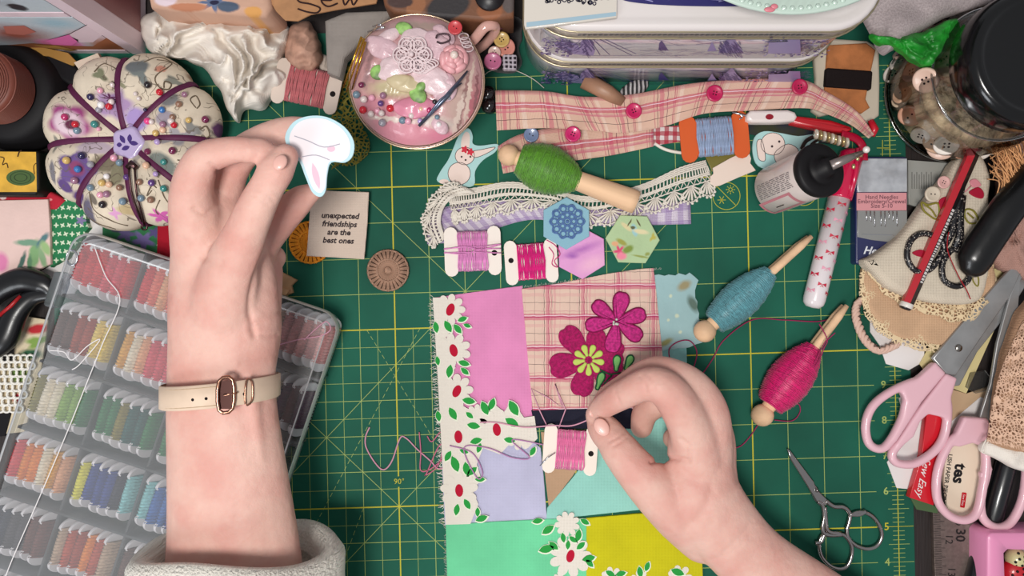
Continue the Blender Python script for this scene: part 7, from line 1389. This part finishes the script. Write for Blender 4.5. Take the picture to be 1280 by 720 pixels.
def held_bunny():
    z = .1365; t = thing('bunny_cutout', 'white and pale blue bunny cutout held up between thumb and fingers', 'paper cutout', P(405, 190, z - .001)); k = .92
    out = [(356, 172), (366, 153), (385, 145), (408, 146), (430, 158), (442, 176), (441, 194), (431, 203), (414, 203), (409, 218), (407, 238), (400, 246), (390, 240), (382, 222), (374, 202), (364, 192)]
    m = MB(M('held_blue', (186, 218, 226), .8)); m.prism([P(p.x, p.y, z)[:2] for p in catmull([(a, b, 0) for a, b in out], 4)], z - .0010, z, .0002); cx, cy = 402, 186
    m.mat(M('held_white', (236, 228, 232), .8)); m.flat([P(p.x, p.y, z)[:2] for p in catmull([(cx + (a - cx) * .88, cy + (b - cy) * .92, 0) for a, b in out], 4)], z + .0001)
    m.mat(M('held_pink', (226, 190, 206), .8)); m.flat([P(*q, z)[:2] for q in leaf(395, 220, 75, 34, 8)], z + .00016); m.flat([P(*q, z)[:2] for q in circ(414, 186, 5, 12, 4)], z + .00018)
    m.mat(M('held_grey', (170, 168, 180), .8)); m.poly([P(q.x, q.y, z) for q in catmull([(368, 170, 0), (385, 176, 0), (405, 184, 0), (425, 180, 0)], 4, False)], .0005, z + .0002); m.poly([P(q.x, q.y, z) for q in catmull([(378, 196, 0), (395, 194, 0), (412, 200, 0)], 4, False)], .0005, z + .0002); m.build('cutout', t)
held_bunny()
def right_hand():
    t = PERSON; m = MB(SKIN)
    limb(m, [(1110, 830, .038, 60), (1010, 755, .042, 53), (945, 703, .046, 46), (905, 660, .049, 47), (876, 620, .050, 51), (874, 582, .051, 42), (872, 548, .053, 37)], .66, 28)
    limb(m, [(880, 650, .042, 46), (888, 610, .044, 36), (892, 565, .046, 26)], .8)
    limb(m, [(874, 610, .044, 34), (872, 572, .053, 33), (862, 532, .063, 28), (842, 497, .072, 25), (824, 482, .075, 23), (806, 481, .072, 21), (786, 490, .065, 19), (770, 498, .058, 18), (750, 511, .046, 14.5), (741, 518, .041, 10)], .92)
    limb(m, [(882, 600, .042, 34), (886, 560, .050, 30), (884, 516, .056, 27), (864, 484, .060, 24), (830, 466, .058, 21), (806, 468, .053, 18.5), (780, 484, .044, 16.5), (760, 495, .038, 14), (750, 506, .036, 11)], .92)
    limb(m, [(890, 590, .040, 30), (890, 540, .044, 26), (862, 506, .042, 22), (832, 500, .034, 19), (808, 514, .026, 17), (802, 534, .022, 14)], .92)
    limb(m, [(894, 600, .034, 28), (888, 560, .032, 22), (862, 545, .026, 17), (842, 548, .021, 14)], .92)
    limb(m, [(880, 668, .040, 36), (852, 640, .046, 38), (822, 614, .050, 33), (797, 590, .0525, 27.5), (775, 563, .050, 24), (766, 550, .047, 21.5), (756, 538, .043, 20.5), (748, 528, .039, 17), (742, 520, .037, 11)], .85)
    o = fuse(m, .0012, 10, .6)
    crease(o, [([(852, 550), (862, 560), (862, 578)], .07, 1.0, 1.6), ([(815, 577), (835, 573), (858, 576)], .06, 1.8, 1.6), ([(766, 558), (776, 552), (784, 546)], .065, .6, .9), ([(762, 552), (772, 546), (780, 541)], .064, .5, .8), ([(800, 470), (806, 478), (808, 490)], .085, .6, 1.0), ([(812, 470), (816, 478), (818, 490)], .086, .5, 1.0), ([(768, 490), (772, 498), (776, 508)], .066, .5, .9), ([(858, 660), (880, 640), (890, 610)], .07, .8, 3.0), ([(905, 690), (925, 672), (940, 652)], .065, .5, 1.6), ([(890, 700), (915, 690), (945, 660)], .064, .4, 1.4)])
    o = o.build('arm', t); o['label'] = 'right forearm and hand'; nail(752, 534, .0545, 12, 9, 56, t, -.2); nail(742, 515, .0470, 7, 6, -35, t, .4)
right_hand()
